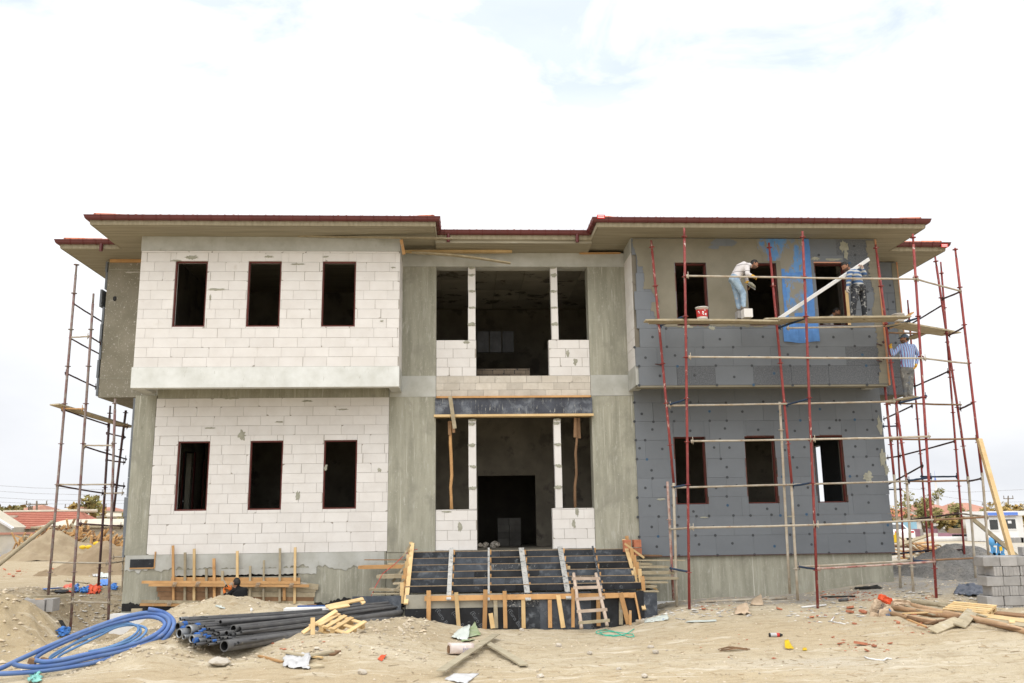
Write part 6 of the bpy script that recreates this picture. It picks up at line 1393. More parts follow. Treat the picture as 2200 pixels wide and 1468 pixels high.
for (px, py, w, lab) in ((778,1448,22,'grey stone left of the crossed planks near the bottom edge'),(1161,1456,18,'grey stone right of the curved plank near the bottom edge'),(1409,1404,16,'rounded stone in the middle of the bare ground'),(1398,1393,14,'smaller stone left above the rounded one on the bare ground'),(1200,1389,16,'pale flat stone below the ladder foot'),(1267,1407,14,'pale stone between the ladder and the bottom edge'),(1330,1440,12,'pale stone below the rounded one, near the bottom edge'),(1121,1355,12,'stone at the foot of the stair formwork studs'),(680,1398,12,'pale pebble above the wood scraps'),(690,1399,9,'second pale pebble above the wood scraps'),(1385,1455,16,'group of pale stones right at the bottom edge')):
    rock(px, py, w, M_STONE, lab, 'stone', 'stone', G_ST, (1,.8,.55), px)
crumple('cardboard', [(1156,1350,0),(1205,1350,0),(1214,1340,.12),(1165,1346,.03)], MAT('brown_cardboard', (.42,.27,.19), (.32,.19,.14), 4, .9, .2, 30, .1), 'curled brown cardboard at the foot of the stair left of the ladder', 'cardboard', .05, 8, 6)
# hammer against the right studs, rubbish beside it
hm = hit(1376,1338); root = empty('sledge_hammer', hm, 'sledge hammer with an orange handle standing at the right foot of the stair', 'hammer')
hm = at(1375,1335,-2.5); MB().mbox(Matrix.Translation(hm), (.20,.07,.07), .01).build('head', M_SGREY, root); MB().tube(hm, at(1364,1275,-2.2), .016).build('handle', M_WOODO, root)
crumple('white_scrap', [(1384,1340,0),(1436,1334,0),(1434,1326,.04),(1390,1332,.0)], M_PALE, 'crumpled pale paper along the right side of the stair', 'paper', .06, 10, 9)
crumple('blue_scrap', [(1423,1334,0),(1432,1333,0),(1432,1329,.02),(1424,1330,.02)], M_CAPB, 'tiny blue scrap at the end of the crumpled pale paper', 'scrap', .02, 5, 9)
crumple('white_scrap', [(1472,1340,0),(1540,1337,0),(1538,1334,.0),(1478,1336,.0)], M_PALE, 'long pale strip lying on the ground near the first scaffold foot', 'strip', .02, 8, 10)
# green twine
pts = [hit(x, y)+Vector((0,0,.015)) for x, y in ((1362,1354),(1350,1361),(1335,1367),(1315,1367),(1295,1366),(1280,1362),(1282,1358),(1300,1355),(1318,1359),(1332,1365),(1350,1371),(1362,1370),(1360,1365),(1342,1363),(1325,1360),(1305,1359),(1288,1361),(1300,1368),(1320,1370),(1340,1366))]
S = []
for i in range(len(pts)-1):
    for k in range(5): S.append(pts[i].lerp(pts[i+1], k/5)+Vector((R.uniform(-.008,.008), R.uniform(-.01,.01), 0)))
tag(MB().path(S, .009, 6).build('twine', MAT('green_twine', (.04,.42,.30), (.06,.50,.36), 6, .6, .1, 30, .05), None, True), 'tangled bright green twine on the ground before the ladder', 'twine')
wb = MB(); p = hit(1576,1400)
for i in range(14): a = p+Vector((-.24+R.uniform(-.06,.06), R.uniform(-.12,.12), R.uniform(.01,.05))); b = p+Vector((.24+R.uniform(-.08,.06), R.uniform(-.14,.14), R.uniform(.01,.05))); wb.path([a, a.lerp(b,.5)+Vector((0,R.uniform(-.05,.05),.03)), b], .005, 5)
tag(wb.build('wire_bundle', M_WOODB, None), 'small bundle of rusty wire lying on the bare ground', 'wire')
# spray can and yellow peel
p = hit(1668,1370); root = empty('spray_can', p, 'black and white spray can lying on the bare ground', 'can'); d = Vector((1,.05,-.02)).normalized(); c = p+Vector((-.14,0,.04))
mb = MB(); mb.lathe([(0,0),(.036,0),(.038,.008),(.038,.02)], c, 16, d); mb.lathe([(.038,.20),(.03,.235),(.02,.24),(.018,.27),(0,.27)], c, 16, d); mb.build('can', M_BITU, root, True)
mb = MB(); mb.mi = 0; mb.lathe([(.0385,.02),(.0385,.145)], c, 16, d); mb.mi = 1; mb.lathe([(.0385,.145),(.0385,.20)], c, 16, d); mb.build('label', [M_PLASTICW, M_RLAB], root, True)
M_YEL = MAT('yellow_plastic', (.70,.48,.02), (.62,.40,.02), 4, .5, .1, 30, .05)
crumple('yellow_scrap', [(1687,1397,0),(1706,1398,0),(1694,1385,.07),(1686,1385,.06)], M_YEL, 'curved yellow plastic scrap on the whitish dust patch', 'scrap', .03, 7, 5)
crumple('yellow_scrap', [(1724,1399,0),(1734,1399,0),(1733,1395,.01),(1725,1395,.01)], M_YEL, 'tiny yellow scrap right of the curved one', 'scrap', .01, 4, 6)
# broken bricks
G_BR = 'broken bricks on the right ground'
for (px, py, w, lab) in ((1674,1311,16,'brick piece left of the second scaffold foot'),(1826,1319,24,'largest broken brick, tilted, left of the paper bags'),(1828,1309,22,'long thin brick piece above the largest broken brick'),(1854,1319,20,'broken brick between the largest one and the paper bags'),(1745,1330,13,'small brick piece in front of the second scaffold foot'),(1757,1325,9,'smaller brick piece right of the one by the scaffold foot'),(1774,1325,9,'third small brick piece right of the second scaffold foot'),(1836,1342,12,'brick piece below the largest broken brick'),(1849,1388,26,'biggest brick shard on the pale dusty ground at lower right'),(1878,1390,14,'brick shard just right of the biggest one at lower right'),(1862,1400,16,'flat brick shard below the biggest one at lower right'),(1805,1386,13,'lone flat brick shard left of the biggest one'),(1790,1372,9,'lone brick chip above the whitish dust patch'),(1512,1312,14,'brick piece right of the first scaffold foot'),(1930,1341,14,'brick piece in front of the paper bags'),(1605,1376,7,'tiny brick chip on the bare middle ground'),(1912,1385,11,'brick shard toward the log pile on the dusty ground')):
    frag(px, py, w, M_BRICK, 'broken_brick', lab, 'brick', G_BR, .35)
rr = np.random.RandomState(8); mb = MB()
for (x0, x1, y0, y1, n) in ((1760,1885,1272,1292,190),(1480,1600,1298,1318,40),(1800,1910,1375,1402,36),(1690,1960,1300,1345,40),(0,60,1222,1240,40),(1500,1900,1340,1440,24),(1930,2010,1340,1370,30),(560,700,1380,1400,14),(1980,2010,1278,1290,30)):
    for i in range(n):
        p = hit(rr.uniform(x0,x1), rr.uniform(y0,y1)); s = .008+.034*rr.rand()**2; q = oct_v*s*rr.uniform(.6,1.3,(6,1))*np.array([1.2,.8,.4])+np.array(p)+np.array([0,0,s*.2]); mb.add(q.tolist(), oct_f, rr.rand())
tag(mb.build('brick_crumbs', M_BRICK, None, False, False), 'red brick crumbs strewn over the ground', None, None, 'stuff')
mb = MB()
for i in range(150):
    p = hit(rr.uniform(380,2190), 1360+108*rr.rand()**.8); a = rr.uniform(0, 3.14); L = rr.uniform(.04,.22); d = Vector((math.cos(a)*L, math.sin(a)*L, rr.uniform(-.01,.01))); mb.bar(p-d*.5+Vector((0,0,.008)), p+d*.5+Vector((0,0,.010)), rr.uniform(.006,.018), .006, var=rr.rand())
tag(mb.build('twigs', MAT('dry_twigs', (.34,.24,.14), (.48,.40,.28), 4, .9, 0, 30, .4), None, False, False), 'dry twigs and wood slivers strewn over the bare foreground', None, None, 'stuff')
mb = MB()
for i in range(420):
    a = rr.rand(); x0, x1, y0, y1 = ((1480,1610,1300,1326),(1380,1470,1310,1340),(1690,1860,1295,1340),(120,260,1230,1300),(150,260,1300,1350),(1900,2110,1270,1300))[int(a*6)]
    p = hit(rr.uniform(x0,x1), rr.uniform(y0,y1)); s = rr.uniform(.012,.06); q = oct_v*s*rr.uniform(.5,1.4,(6,1))*np.array([1.3,.8,.35])+np.array(p)+np.array([0,0,s*.2]); mb.add(q.tolist(), oct_f, rr.rand())
tag(mb.build('pale_rubble', MAT('pale_rubble', (.58,.56,.52), (.42,.40,.37), 6, .9, 0, 30, .4), None, False, False), 'pale mortar crumbs and plastic bits strewn along the walls', None, None, 'stuff')
M_PAPER = MAT('paper_bag', (.54,.42,.30), (.45,.34,.235), 4, .85, .3, 25, .1)
crumple('paper_scrap', [(1578,1322,0),(1612,1322,0),(1606,1305,.10),(1584,1308,.04)], M_PAPER, 'crumpled brown paper between the first two scaffold feet', 'paper', .08, 9, 3)
crumple('paper_scrap', [(1612,1302,0),(1640,1302,0),(1636,1288,.12),(1616,1294,.03)], M_PAPER, 'smaller brown paper scrap close to the grey wall foot', 'paper', .07, 8, 8)
crumple('dark_sheet', [(1834,1268,0),(1898,1266,0),(1885,1262,.03),(1840,1265,.02)], M_BITU, 'narrow black sheet at the foot of the right end of the wall', 'sheet', .04, 8, 5)
for (a, b, r, m, lab) in (((1505,1296),(1690,1288),.03,M_SGREY,'long crusted tube lying along the foot of the grey wing'),((1765,1285),(1838,1283),.02,M_BITU,'thin black tube on the brick crumbs'),((1803,1294),(1822,1293),.035,M_PIPE,'short dark tube piece near the second scaffold foot'),((1785,1337),(1792,1327),.012,M_WHITE,'short white stick on the ground left of the bags'),((1791,1338),(1816,1343),.012,M_WHITE,'longer white stick on the ground left of the bags'),((1722,1307),(1775,1303),.02,M_WHITE,'pale splinter at the second scaffold foot')):
    p, q = hit(*a)+Vector((0,0,r)), hit(*b)+Vector((0,0,r)); tag(MB().path([p, p.lerp(q,.5), q], r, 9).build('loose_tube' if r > .015 else 'white_stick', m, None, True), lab, 'tube' if r > .015 else 'stick')
pts = [hit(x, y)+Vector((0,0,.012)) for x, y in ((1858,1413),(1866,1418),(1880,1419),(1898,1421),(1906,1418),(1916,1418))]
tag(MB().path(pts, .012, 6).build('white_strip', M_WHITE, None, True), 'bent white strip lying on the ground at lower right', 'strip')
# paper bags, orange bag
def bag(px, py, Y, size, rot, mat, label, name, seed, text=None, stripe=None, grp=None):
    c = at(px, py, Y); bm = bmesh.new(); bmesh.ops.create_cube(bm, size=1); bmesh.ops.subdivide_edges(bm, edges=bm.edges[:], cuts=9, use_grid_fill=True)
    for q in bm.verts:
        x, y, z = q.co; e = 1-.35*(4*x*x)**3-.0; k = .16*mnoise.noise(Vector((x*3+seed, y*3, z*3)))+.10*mnoise.noise(Vector((x*8+seed, y*8, z*8)))
        q.co = Vector((x*size[0]*(1+.15*k), y*size[1]*e*(1+k*2.2), z*size[2]*e*(1+k*2.2)))
    root = empty(name, c, label, 'bag', grp); m = Matrix.Translation(c) @ Euler(rot).to_matrix().to_4x4(); mb = MB(); mb.bm(bm, m); bm.free(); mb.build('sack', mat, root, False)
    if text: lettering(text[0], text[1], m @ Matrix.Translation((0,-size[1]*.60,0)) @ Matrix.Rotation(text[3], 4, 'Y') @ Matrix.Rotation(rad(90), 4, 'X'), text[2], root, .004)
    if stripe:
        mb = MB(); mb.mbox(m @ Matrix.Translation((size[0]*.25,-size[1]*.58,0)), (.03,.01,size[2]*.8)); mb.build('stripe', stripe, root)
    return root
M_PRINTR = MAT('red_print', (.36,.10,.07), None, bump=0, var=0); M_PRINTB = MAT('blue_print', (.10,.22,.45), None, bump=0, var=0); M_PRINTK = MAT('dark_print', (.14,.12,.14), None, bump=0, var=0)
yb = -3.7
bag(1886,1308,yb, (.34,.14,.26), (.1,-.9,.1), M_PAPER, 'crumpled brown paper sack with dark print, leaning under the orange bag', 'paper_sack', 3, ('OTNIC', .09, M_PRINTK, 3.1), None, 'paper sacks at the log pile')
bag(1906,1322,yb-.25, (.34,.12,.26), (-.1,-.5,.15), M_PAPER, 'brown paper sack with a blue stripe, in front of the other sack', 'paper_sack', 7, ('TEO', .08, M_PRINTB, .4), M_PRINTB, 'paper sacks at the log pile')
bag(1880,1325,yb-.2, (.24,.08,.14), (0,.4,.2), M_PAPER, 'flattened brown paper sack at the left foot of the others', 'paper_sack', 12, None, None, 'paper sacks at the log pile')
bag(1935,1297,yb+.3, (.42,.2,.16), (0,.1,.1), M_PAPER, 'pale brown sack lying behind the orange bag on the logs', 'paper_sack', 15, None, None, 'paper sacks at the log pile')
bag(1901,1288,yb, (.27,.16,.14), (0,.45,.1), M_ORANGE, 'bright orange plastic bag on top of the paper sacks', 'orange_bag', 5)
# logs and boards of the right pile
G_L = 'poles and boards of the right pile'
def pole(pts, r, mat, lab, dz=.0):
    P = [hit(x, y)+Vector((0,0,r+dz)) for x, y, Yy in pts]; n = len(P); tag(MB().path(P, [r*(1.0+.06*math.sin(i*2.1)) for i in range(n)], 12).build('wooden_pole', mat, None, True), lab, 'pole', G_L)
M_LOG = MAT('peeled_log', (.46,.31,.19), (.36,.23,.13), 3, .8, .25, 24, .1, spots=[((.24,.14,.08), 6, .64, .78), ((.50,.42,.32), 4, .62, .75)])
pole([(1914,1300,-3.9),(1960,1308,-4.05),(2010,1319,-4.3),(2090,1336,-4.7),(2160,1353,-5.1),(2230,1372,-5.5)], .058, M_LOG, 'longest thick tan log, running down to the right edge')
pole([(1918,1312,-3.9),(1970,1318,-4.0),(2020,1324,-4.1)], .05, M_LOG, 'short tan pole tucked under the left end of the longest log')
pole([(1916,1323,-4.1),(1960,1333,-4.3),(2012,1343,-4.6)], .045, M_LOG, 'crusted pole under the paper sacks, left lower part of the pile')
pole([(1952,1333,-4.5),(1985,1340,-4.65),(2015,1347,-4.8)], .045, M_WOODB, 'dark brown pole, lowest of the short ones in the pile')
pole([(1955,1321,-4.0),(2000,1326,-4.1),(2060,1331,-4.3)], .05, M_WOODB, 'dark brown pole behind the lowest short one')
pole([(1930,1297,-3.3),(1990,1302,-3.4),(2040,1306,-3.5)], .05, M_WOODG, 'grey pole at the back of the pile under the pallet')
for (a, b, w, h, Ya, Yb, m, lab) in (((2004,1362),(2062,1344),.2,.03,-5.2,-5.1,M_WOODG,'mouldy board tilted at the front of the pile, left of two'),((2062,1352),(2092,1324),.22,.03,-5.1,-4.9,M_WOODG,'mouldy board tilted steeply at the front, right of two'),((2095,1326),(2230,1345),.22,.03,-4.1,-4.2,M_WOODY,'flat pale board right of the pallet, upper of two'),((2090,1336),(2210,1352),.2,.03,-4.4,-4.5,M_WOODG,'flat grey board under the pale one right of the pallet'),((1985,1310),(2045,1318),.2,.03,-3.6,-3.7,M_WOODG,'grey board between the longest log and the pallet'),((2140,1323),(2230,1332),.15,.03,-3.6,-3.7,M_WOODB,'brown board at the foot of the block stack'),((2168,1345),(2182,1347),.12,.09,-4.7,-4.7,M_WOODY,'small pale wood cube on the boards at the right edge')):
    z_ = Vector((0,0,.05)); plank('loose_board', hit(*a)+z_, hit(*b)+z_+Vector((0,0,.06 if b[1] < a[1] else 0)), w, h, m, lab, G_L, 'board', (0,-.5,1))
pallet('pallet', hit(2085,1321)+Vector((0,0,.03)), hit(2130,1326)-hit(2055,1318), hit(2110,1306)-hit(2085,1326)+Vector((0,0,.12)), 'yellow pallet lying flat in front of the grey block stack', 5, M_WOODY, .85, .7)
hollow_brick(at(1972,1320,-4.25), (.25,.12,.09), .2, 'single red brick stuck in the pole pile')
for (a, b, w, m, lab) in (((1925,1304),(2008,1330),.07,M_WOODG,'thin grey lath lying slantwise over the left half of the pole pile'),((1940,1330),(2040,1322),.06,M_WOODY,'thin yellow lath crossing the short poles of the pile'),((1990,1352),(2075,1332),.08,M_WOODB,'thin brown lath behind the two mouldy boards'),((2020,1312),(2120,1334),.09,M_WOODG,'narrow grey board resting along the longest log'),((2100,1350),(2200,1362),.07,M_WOODB,'narrow brown board in front of the log near the right edge'),((1950,1342),(1990,1356),.05,M_WOODO,'short orange lath at the front left foot of the pole pile')):
    p, q = hit(*a)+Vector((0,0,.10)), hit(*b)+Vector((0,0,.07)); plank('lath', p, q, w, .025, m, lab, G_L, 'lath')
# grey block stack
by = -3.9; q0 = at(2107,1197,by); z0 = at(2112,1325,by).z; H_ = (q0.z-z0)/6; x0 = q0.x
def cblock(c, sx, sy, sz, ribs, lab, grp):
    mb = MB(); mb.mbox(Matrix.Translation(c), (sx-.008, sy-.008, sz-.008), .008)
    if ribs:
        for i in (-1, 1): mb.box((c[0]+i*sx*.2-.008, c[1]-sy/2-.004, c[2]-sz*.47), (c[0]+i*sx*.2+.008, c[1]-sy/2+.01, c[2]+sz*.47))
    return tag(mb.build('cement_block', M_CBLK, None), lab, 'block', grp)
G_CB = 'cement blocks of the stack at the right edge'
rr = random.Random(12)
for k in range(6):
    z = q0.z-H_*(k+.5); head = k in (1, 3, 5); dx = (0, .02, .03, .13, -.01, .17)[k]; sx = .20 if head else .385; n = 9 if head else 5
    for j in range(2):
        for i in range(n):
            if k == 1 and i == 0 and j == 0: continue
            c = (x0+.05+.27*j+dx+sx*(i+.5)+rr.uniform(-.006,.006), by+.2+j*.40+rr.uniform(-.012,.012), z)
            lab = 'long grey cement block laid lengthways in the stack at the right edge' if not head else 'grey cement block laid end on in the stack at the right edge'
            cblock(c, sx, .385 if head else .39, H_, head, lab, G_CB+(' end on' if head else ''))
cblock((at(2200,1184,by+.3).x+.1, by+.3, q0.z+.10), .385, .19, .19, False, 'single grey cement block standing on top of the stack', None)
# dark netting, gravel heap
crumple('dark_netting', [(2048,1278,0),(2112,1284,0),(2118,1264,.05),(2062,1266,.10)], MAT('dark_blue_netting', (.045,.06,.085), (.14,.15,.18), 5, .6, .8, 24, .1, bdist=.03, spots=[((.34,.34,.36), 12, .66, .74)]), 'crumpled dark blue netting at the foot of the gravel heap', 'netting', .09, 22, 4)
def heap(name, c, rx, ry, h, mat, label, seed, n=56, pw=1.3, stuff=False):
    mb = MB(); vs = []; fs = []
    for j in range(n+1):
        for i in range(n+1):
            u, v = 2*i/n-1, 2*j/n-1; r = math.hypot(u, v); a = 1+.18*mnoise.noise(Vector((u*1.6+seed, v*1.6, seed)))
            z = max(0, 1-(r/a))**pw; z = h*(1-(1-z)**1.25) if z > 0 else 0
            z += (.15*h*mnoise.noise(Vector((u*4, v*4, seed+3)))+.10*h*mnoise.noise(Vector((u*9, v*9, seed+5)))+.03*h*mnoise.noise(Vector((u*19, v*19, seed+6))))*min(1, z*4)
            x, y = c[0]+u*rx, c[1]+v*ry; vs.append((x, y, (g1(x, y) if abs(x) < 19 and y < 12 else 0)+z-.03))
    W = n+1; fs = [(j*W+i, j*W+i+1, (j+1)*W+i+1, (j+1)*W+i) for j in range(n) for i in range(n)]
    mb.add(vs, fs); o = mb.build(name, mat, None, True); return tag(o, label, 'heap')
heap('gravel_heap', (12.7, 1.6), 2.5, 2.6, .98, M_GRAV, 'grey gravel heap beside the right scaffold feet', 2)
# left pit and bank
p = at(92,1300,-2.6); mb = MB(); mb.box((p.x-.26, -2.85, p.z-.13), (p.x+.14, -2.45, p.z+.13)); mb.box((p.x+.16, -2.8, p.z-.13), (p.x+.30, -2.45, p.z+.14))
tag(mb.build('grey_block', M_CBLK, None), 'pale grey block on the bank holding up the plank ends', 'block')
p = at(61,1297,-2.7); tag(MB().mbox(Matrix.Translation(p) @ Euler((.1,.5,.2)).to_matrix().to_4x4(), (.25,.3,.14), .01).build('grey_block', M_CBLK, None), 'tilted grey block left of the one under the planks', 'block')
G_BK = 'planks lying across the edge of the pit'
for (a, b, w, h, Ya, Yb, m, lab) in (((62,1283),(142,1280),.2,.035,-2.5,-1.6,M_WOODG,'pale plank across the pit edge, upper of the three'),((76,1288),(150,1283),.2,.035,-2.65,-1.5,M_WOODG,'grey plank across the pit edge, lower of the three'),((76,1289),(96,1290),.1,.05,-2.75,-2.7,M_WOODO,'short orange wood end under the planks at the pit edge'),((52,1279),(78,1287),.12,.03,-2.4,-2.5,M_WOODG,'thin board crossing the left ends of the pit planks')):
    plank('board', at(a[0], a[1], Ya), at(b[0], b[1], Yb), w, h, m, lab, G_BK, 'board')
def lsheet(px, py, w, h, mat, lab, seed, name='plastic_scrap', cat='scrap', amp=.10):
    if 'strip' in name: amp = .03
    return crumple(name, [(px-w/2,py+h/2,0),(px+w/2,py+h/2,0),(px+w/2,py-h/2,amp),(px-w/2,py-h/2,amp*.6)], mat, lab, cat, amp, 10, seed)
lsheet(149,1269,22,12,M_ORANGE,'crumpled orange bag on the left yard, the farther left of two',3,'orange_bag','bag'); lsheet(201,1272,28,13,M_ORANGE,'crumpled orange bag on the left yard, nearer the pit',6,'orange_bag','bag')
M_BLUP = MAT('blue_plastic', (.05,.18,.55), (.07,.24,.62), 5, .5, .2, 30, .1)
lsheet(164,1270,8,10,M_BLUP,'blue plastic piece touching the left orange bag',4); lsheet(180,1275,16,6,M_BLUP,'blue plastic piece between the two orange bags',5); lsheet(226,1255,20,9,M_BLUP,'blue plastic scrap right behind the thin scaffold post',7); lsheet(244,1266,12,6,M_BLUP,'small blue plastic scrap near the house corner',9); lsheet(137,1366,24,12,M_BLUP,'blue plastic scrap at the bottom of the pit',12); lsheet(15,1194,34,7,M_BLUP,'long blue tarpaulin roll at the far left',14,'tarpaulin','tarpaulin'); lsheet(56,1197,9,6,M_BITU,'small black bag on the far left yard',15,'black_bag','bag')
lsheet(206,1234,14,11,M_PLASTICW,'grey white bag at the foot of the dark sand heap',18,'white_bag','bag'); lsheet(224,1238,22,9,M_PALE,'pale rubbish beside the grey white bag',19); lsheet(132,1273,30,4,M_BITU,'black strip in front of the left orange bag',21,'black_strip','strip')
for (a, b, w, m, lab) in (((95,1269),(130,1267),.10,M_BLUP,'thin blue strip on the left yard'),((140,1249),(190,1255),.12,M_WOODG,'pale board lying on the left yard'),((195,1362),(232,1349),.14,M_PIPE,'dark board in the bottom of the pit'),((128,1338),(144,1364),.10,M_BITU,'black strip hanging on the pit slope'),((150,1370),(185,1376),.10,M_WOODB,'brown board in the pit behind the hoses')):
    lay('loose_strip', a, b, w, .03, m, lab, 'strip', None, .02)
lsheet(74,1462,26,14,MAT('teal_plastic', (.20,.50,.44), (.25,.56,.50), 5, .5, .2, 30, .1),'teal plastic scrap at the bottom left corner',23)
for i, (px, py) in enumerate(((113,1224),(9,1225),(20,1236),(28,1240),(40,1229))): frag(px, py, 10, M_BRICK, 'broken_brick', 'red brick shard on the left yard among others at the far left edge', 'brick', 'brick shards on the left yard')
# ================================================================= BACKGROUND
M_RWALL = MAT('pale_plaster_wall', (.52,.47,.38), (.44,.40,.32), 1.2, .95, .2, 20, .04, spots=[((.33,.30,.25), 2.5, .62, .8)])
M_MUD = MAT('mud_roof', (.58,.53,.43), (.48,.43,.34), 1.2, .95, .3, 12, 0, spots=[((.36,.32,.22), 2, .6, .75)])
M_RTILE = MAT('old_roof_tiles', (.42,.17,.12), (.35,.13,.095), 1.5, .9, .3, 14, .05, stretch=(1,1,6))
M_RTILF = MAT('hazy_roof_tiles', (.46,.24,.17), (.40,.20,.15), 1.0, .9, .2, 10, .05)
M_GLASS = MAT('dark_window', (.05,.055,.06), (.03,.035,.04), 2, .15, 0, 10, 0, spec=.6)
M_LEAF1 = MAT('olive_leaves', (.17,.165,.06), (.27,.225,.08), 1.2, .8, 0, 10, .45); M_LEAF2 = MAT('autumn_leaves', (.38,.24,.07), (.28,.22,.08), 1.0, .8, 0, 10, .4); M_LEAF3 = MAT('dark_needles', (.05,.065,.045), (.075,.09,.06), 1.5, .8, 0, 10, .4)
M_BARK = MAT('grey_bark', (.20,.16,.12), (.14,.11,.08), 6, .9, .3, 30, .1)
def heap_px(name, xl, xr, yb, px, py, mat, label, seed, depth=1.0, pw=1.25, Y=None):
    c = atz((xl+xr)/2, yb, 0.0) if Y is None else at((xl+xr)/2, yb, Y); W = (at(xr, yb, c.y).x-at(xl, yb, c.y).x)/2; cy = c.y+W*depth*.75
    p = at(px, py, cy); cx = (at(xl, yb, cy).x+at(xr, yb, cy).x)/2
    return heap(name, (cx*.6+p.x*.4, cy), W*1.12, W*depth, p.z, mat, label, seed, 44, pw)
heap_px('sand_heap', 5, 235, 1205, 108, 1138, M_SOILH, 'large pale sand heap at the left, in front of the wood pile', 3, .9)
heap_px('sand_heap', 95, 330, 1236, 250, 1160, M_SOILD, 'brown sand heap rising behind the left corner of the building', 9, .8)
heap_px('sand_heap', 68, 128, 1240, 94, 1223, M_SOILD, 'small dark fresh sand heap at the foot of the brown heap', 14, .7)
# long low house with a tiled roof, and mud roofed sheds
def boxpart(name, root, a, b, mat): return MB().box(a, b).build(name, mat, root)
Yh = 49
e0, e1 = at(-60,1136,Yh), at(152,1134,Yh); r0 = at(0,1101,Yh+4.5)
hs = empty('village_house', (e0.x+4, Yh, 0), 'long low village house with a red tiled roof at the left edge', 'house')
boxpart('wall', hs, (e0.x, Yh+.3, -.2), (e1.x-.3, Yh+8.5, e0.z), M_RWALL)
mb = MB(); zz = e0.z-.05; mb.add([(e0.x-.3,Yh-.1,zz),(e1.x,Yh-.1,zz),(e1.x-1.2,Yh+4.5,r0.z),(e0.x-.3,Yh+4.5,r0.z),(e1.x,Yh+9.0,zz),(e0.x-.3,Yh+9.0,zz)], [(0,1,2,3),(3,2,4,5),(1,4,2)]); rf = mb.build('roof', M_RTILE, hs)
mb = MB()
for i in range(26): x = e0.x+(e1.x-e0.x)*i/26; mb.tube((x, Yh+4.5, r0.z+.02), (x+.42, Yh+4.5, r0.z+.03), .13, n=8)
mb.build('ridge_cap', M_RWALL, rf)
for k in range(9): z = zz+(r0.z-zz)*(k+.5)/9; y = Yh-.1+4.6*(k+.5)/9; MB().box((e0.x, y-.05, z-.02), (e1.x-.15*k, y+.1, z+.06)).build('tile_row', M_RTILE, rf)
q = at(25,1110,Yh+3); boxpart('chimney_stub', rf, (q.x-.4, q.y-.3, q.z-.6), (q.x+.4, q.y+.3, q.z+.1), M_RWALL)
# gable wing with a white verge at the far left
g0, g1_ = at(-60,1083,Yh-2.5), at(28,1136,Yh-2.5)
mb = MB(); mb.bar(g0, g1_, .2, .16, (0,-.2,1)); mb.build('verge', M_WHITE, hs)
mb = MB(); mb.poly([(g0.x,Yh-2.3,-.2),(g1_.x-.3,Yh-2.3,-.2),(g1_.x-.3,Yh-2.3,g1_.z+.1),(g0.x,Yh-2.3,g0.z)], 2.6, (0,1,0)); mb.build('gable_wall', M_RWALL, hs)
# yard wall
a, b = at(-80,1148,Yh-4), at(74,1150,Yh-4); yw = empty('yard_wall', ((a.x+b.x)/2, Yh-4, 0), 'pale plastered yard wall with a tile coping before the village house', 'wall')
boxpart('wall', yw, (a.x, Yh-4, -.4), (b.x, Yh-3.7, a.z-.08), M_RWALL); boxpart('coping', yw, (a.x-.05, Yh-4.1, a.z-.078), (b.x+.05, Yh-3.6, a.z+.08), M_RTILF)
def shed(xl, xr, yt, ye, Y, D, label, vents=True, chim=()):
    a, b = at(xl, ye, Y), at(xr, ye, Y); t = at((xl+xr)/2, yt, Y+D*.5).z; root = empty('shed', ((a.x+b.x)/2, Y, 0), label, 'shed')
    boxpart('wall', root, (a.x+.2, Y+.25, -.3), (b.x-.1, Y+D, a.z-.1), M_RWALL)
    n = 22; vs = []; fs = []; 
    for j in range(9):
        for i in range(n+1):
            u, v = i/n, j/8; e = min(1, 5*min(u, 1-u)+.15)*min(1, 3.2*min(v, 1-v)+.1); z = a.z+(t-a.z)*e+.06*mnoise.noise(Vector((u*9, v*4, xl)))
            vs.append((a.x-.1+(b.x-a.x+.2)*u, Y-.1+(D+.2)*v, z))
    W = n+1; fs = [(j*W+i, j*W+i+1, (j+1)*W+i+1, (j+1)*W+i) for j in range(8) for i in range(n)]; mb = MB(); mb.add(vs, fs); rf = mb.build('roof', M_MUD, root, True)
    mb = MB(); mb.box((a.x-.15, Y-.12, a.z-.12), (b.x+.1, Y+.1, a.z+.03)); mb.build('eave_board', M_WOODG, rf)
    for (px, py, w, h) in chim:
        c = at(px, py, Y+D*.5); mb = MB(); mb.box((c.x-w/2, Y+D*.5-w/2, t-.3), (c.x+w/2, Y+D*.5+w/2, c.z)); ch = mb.build('chimney', M_RWALL, rf)
        if h: mb = MB(); mb.blob((c.x, Y+D*.5, c.z+.1), w*.6, w*.6, .28, .3, 2, px); mb.build('chimney_cap', M_RTILF, rf)
    return root, a, b
s1, a, b = shed(72, 300, 1116, 1132, 46, 9, 'pale shed with a rounded mud roof behind the wood pile')
q = at(125,1136,46.2); mb = MB()
for k in range(4):
    for j in range(2): mb.box((q.x-.9+k*.45, 46.18, q.z-.35+j*.22), (q.x-.9+k*.45+.42, 46.26, q.z-.35+j*.22+.2))
mb.build('brick_vent', M_BRICK, s1)
shed(130, 310, 1104, 1112, 60, 9, 'farther mud roofed building with two chimneys at the left', True, ((189,1093,1.2,1),(230,1102,1.5,0)))
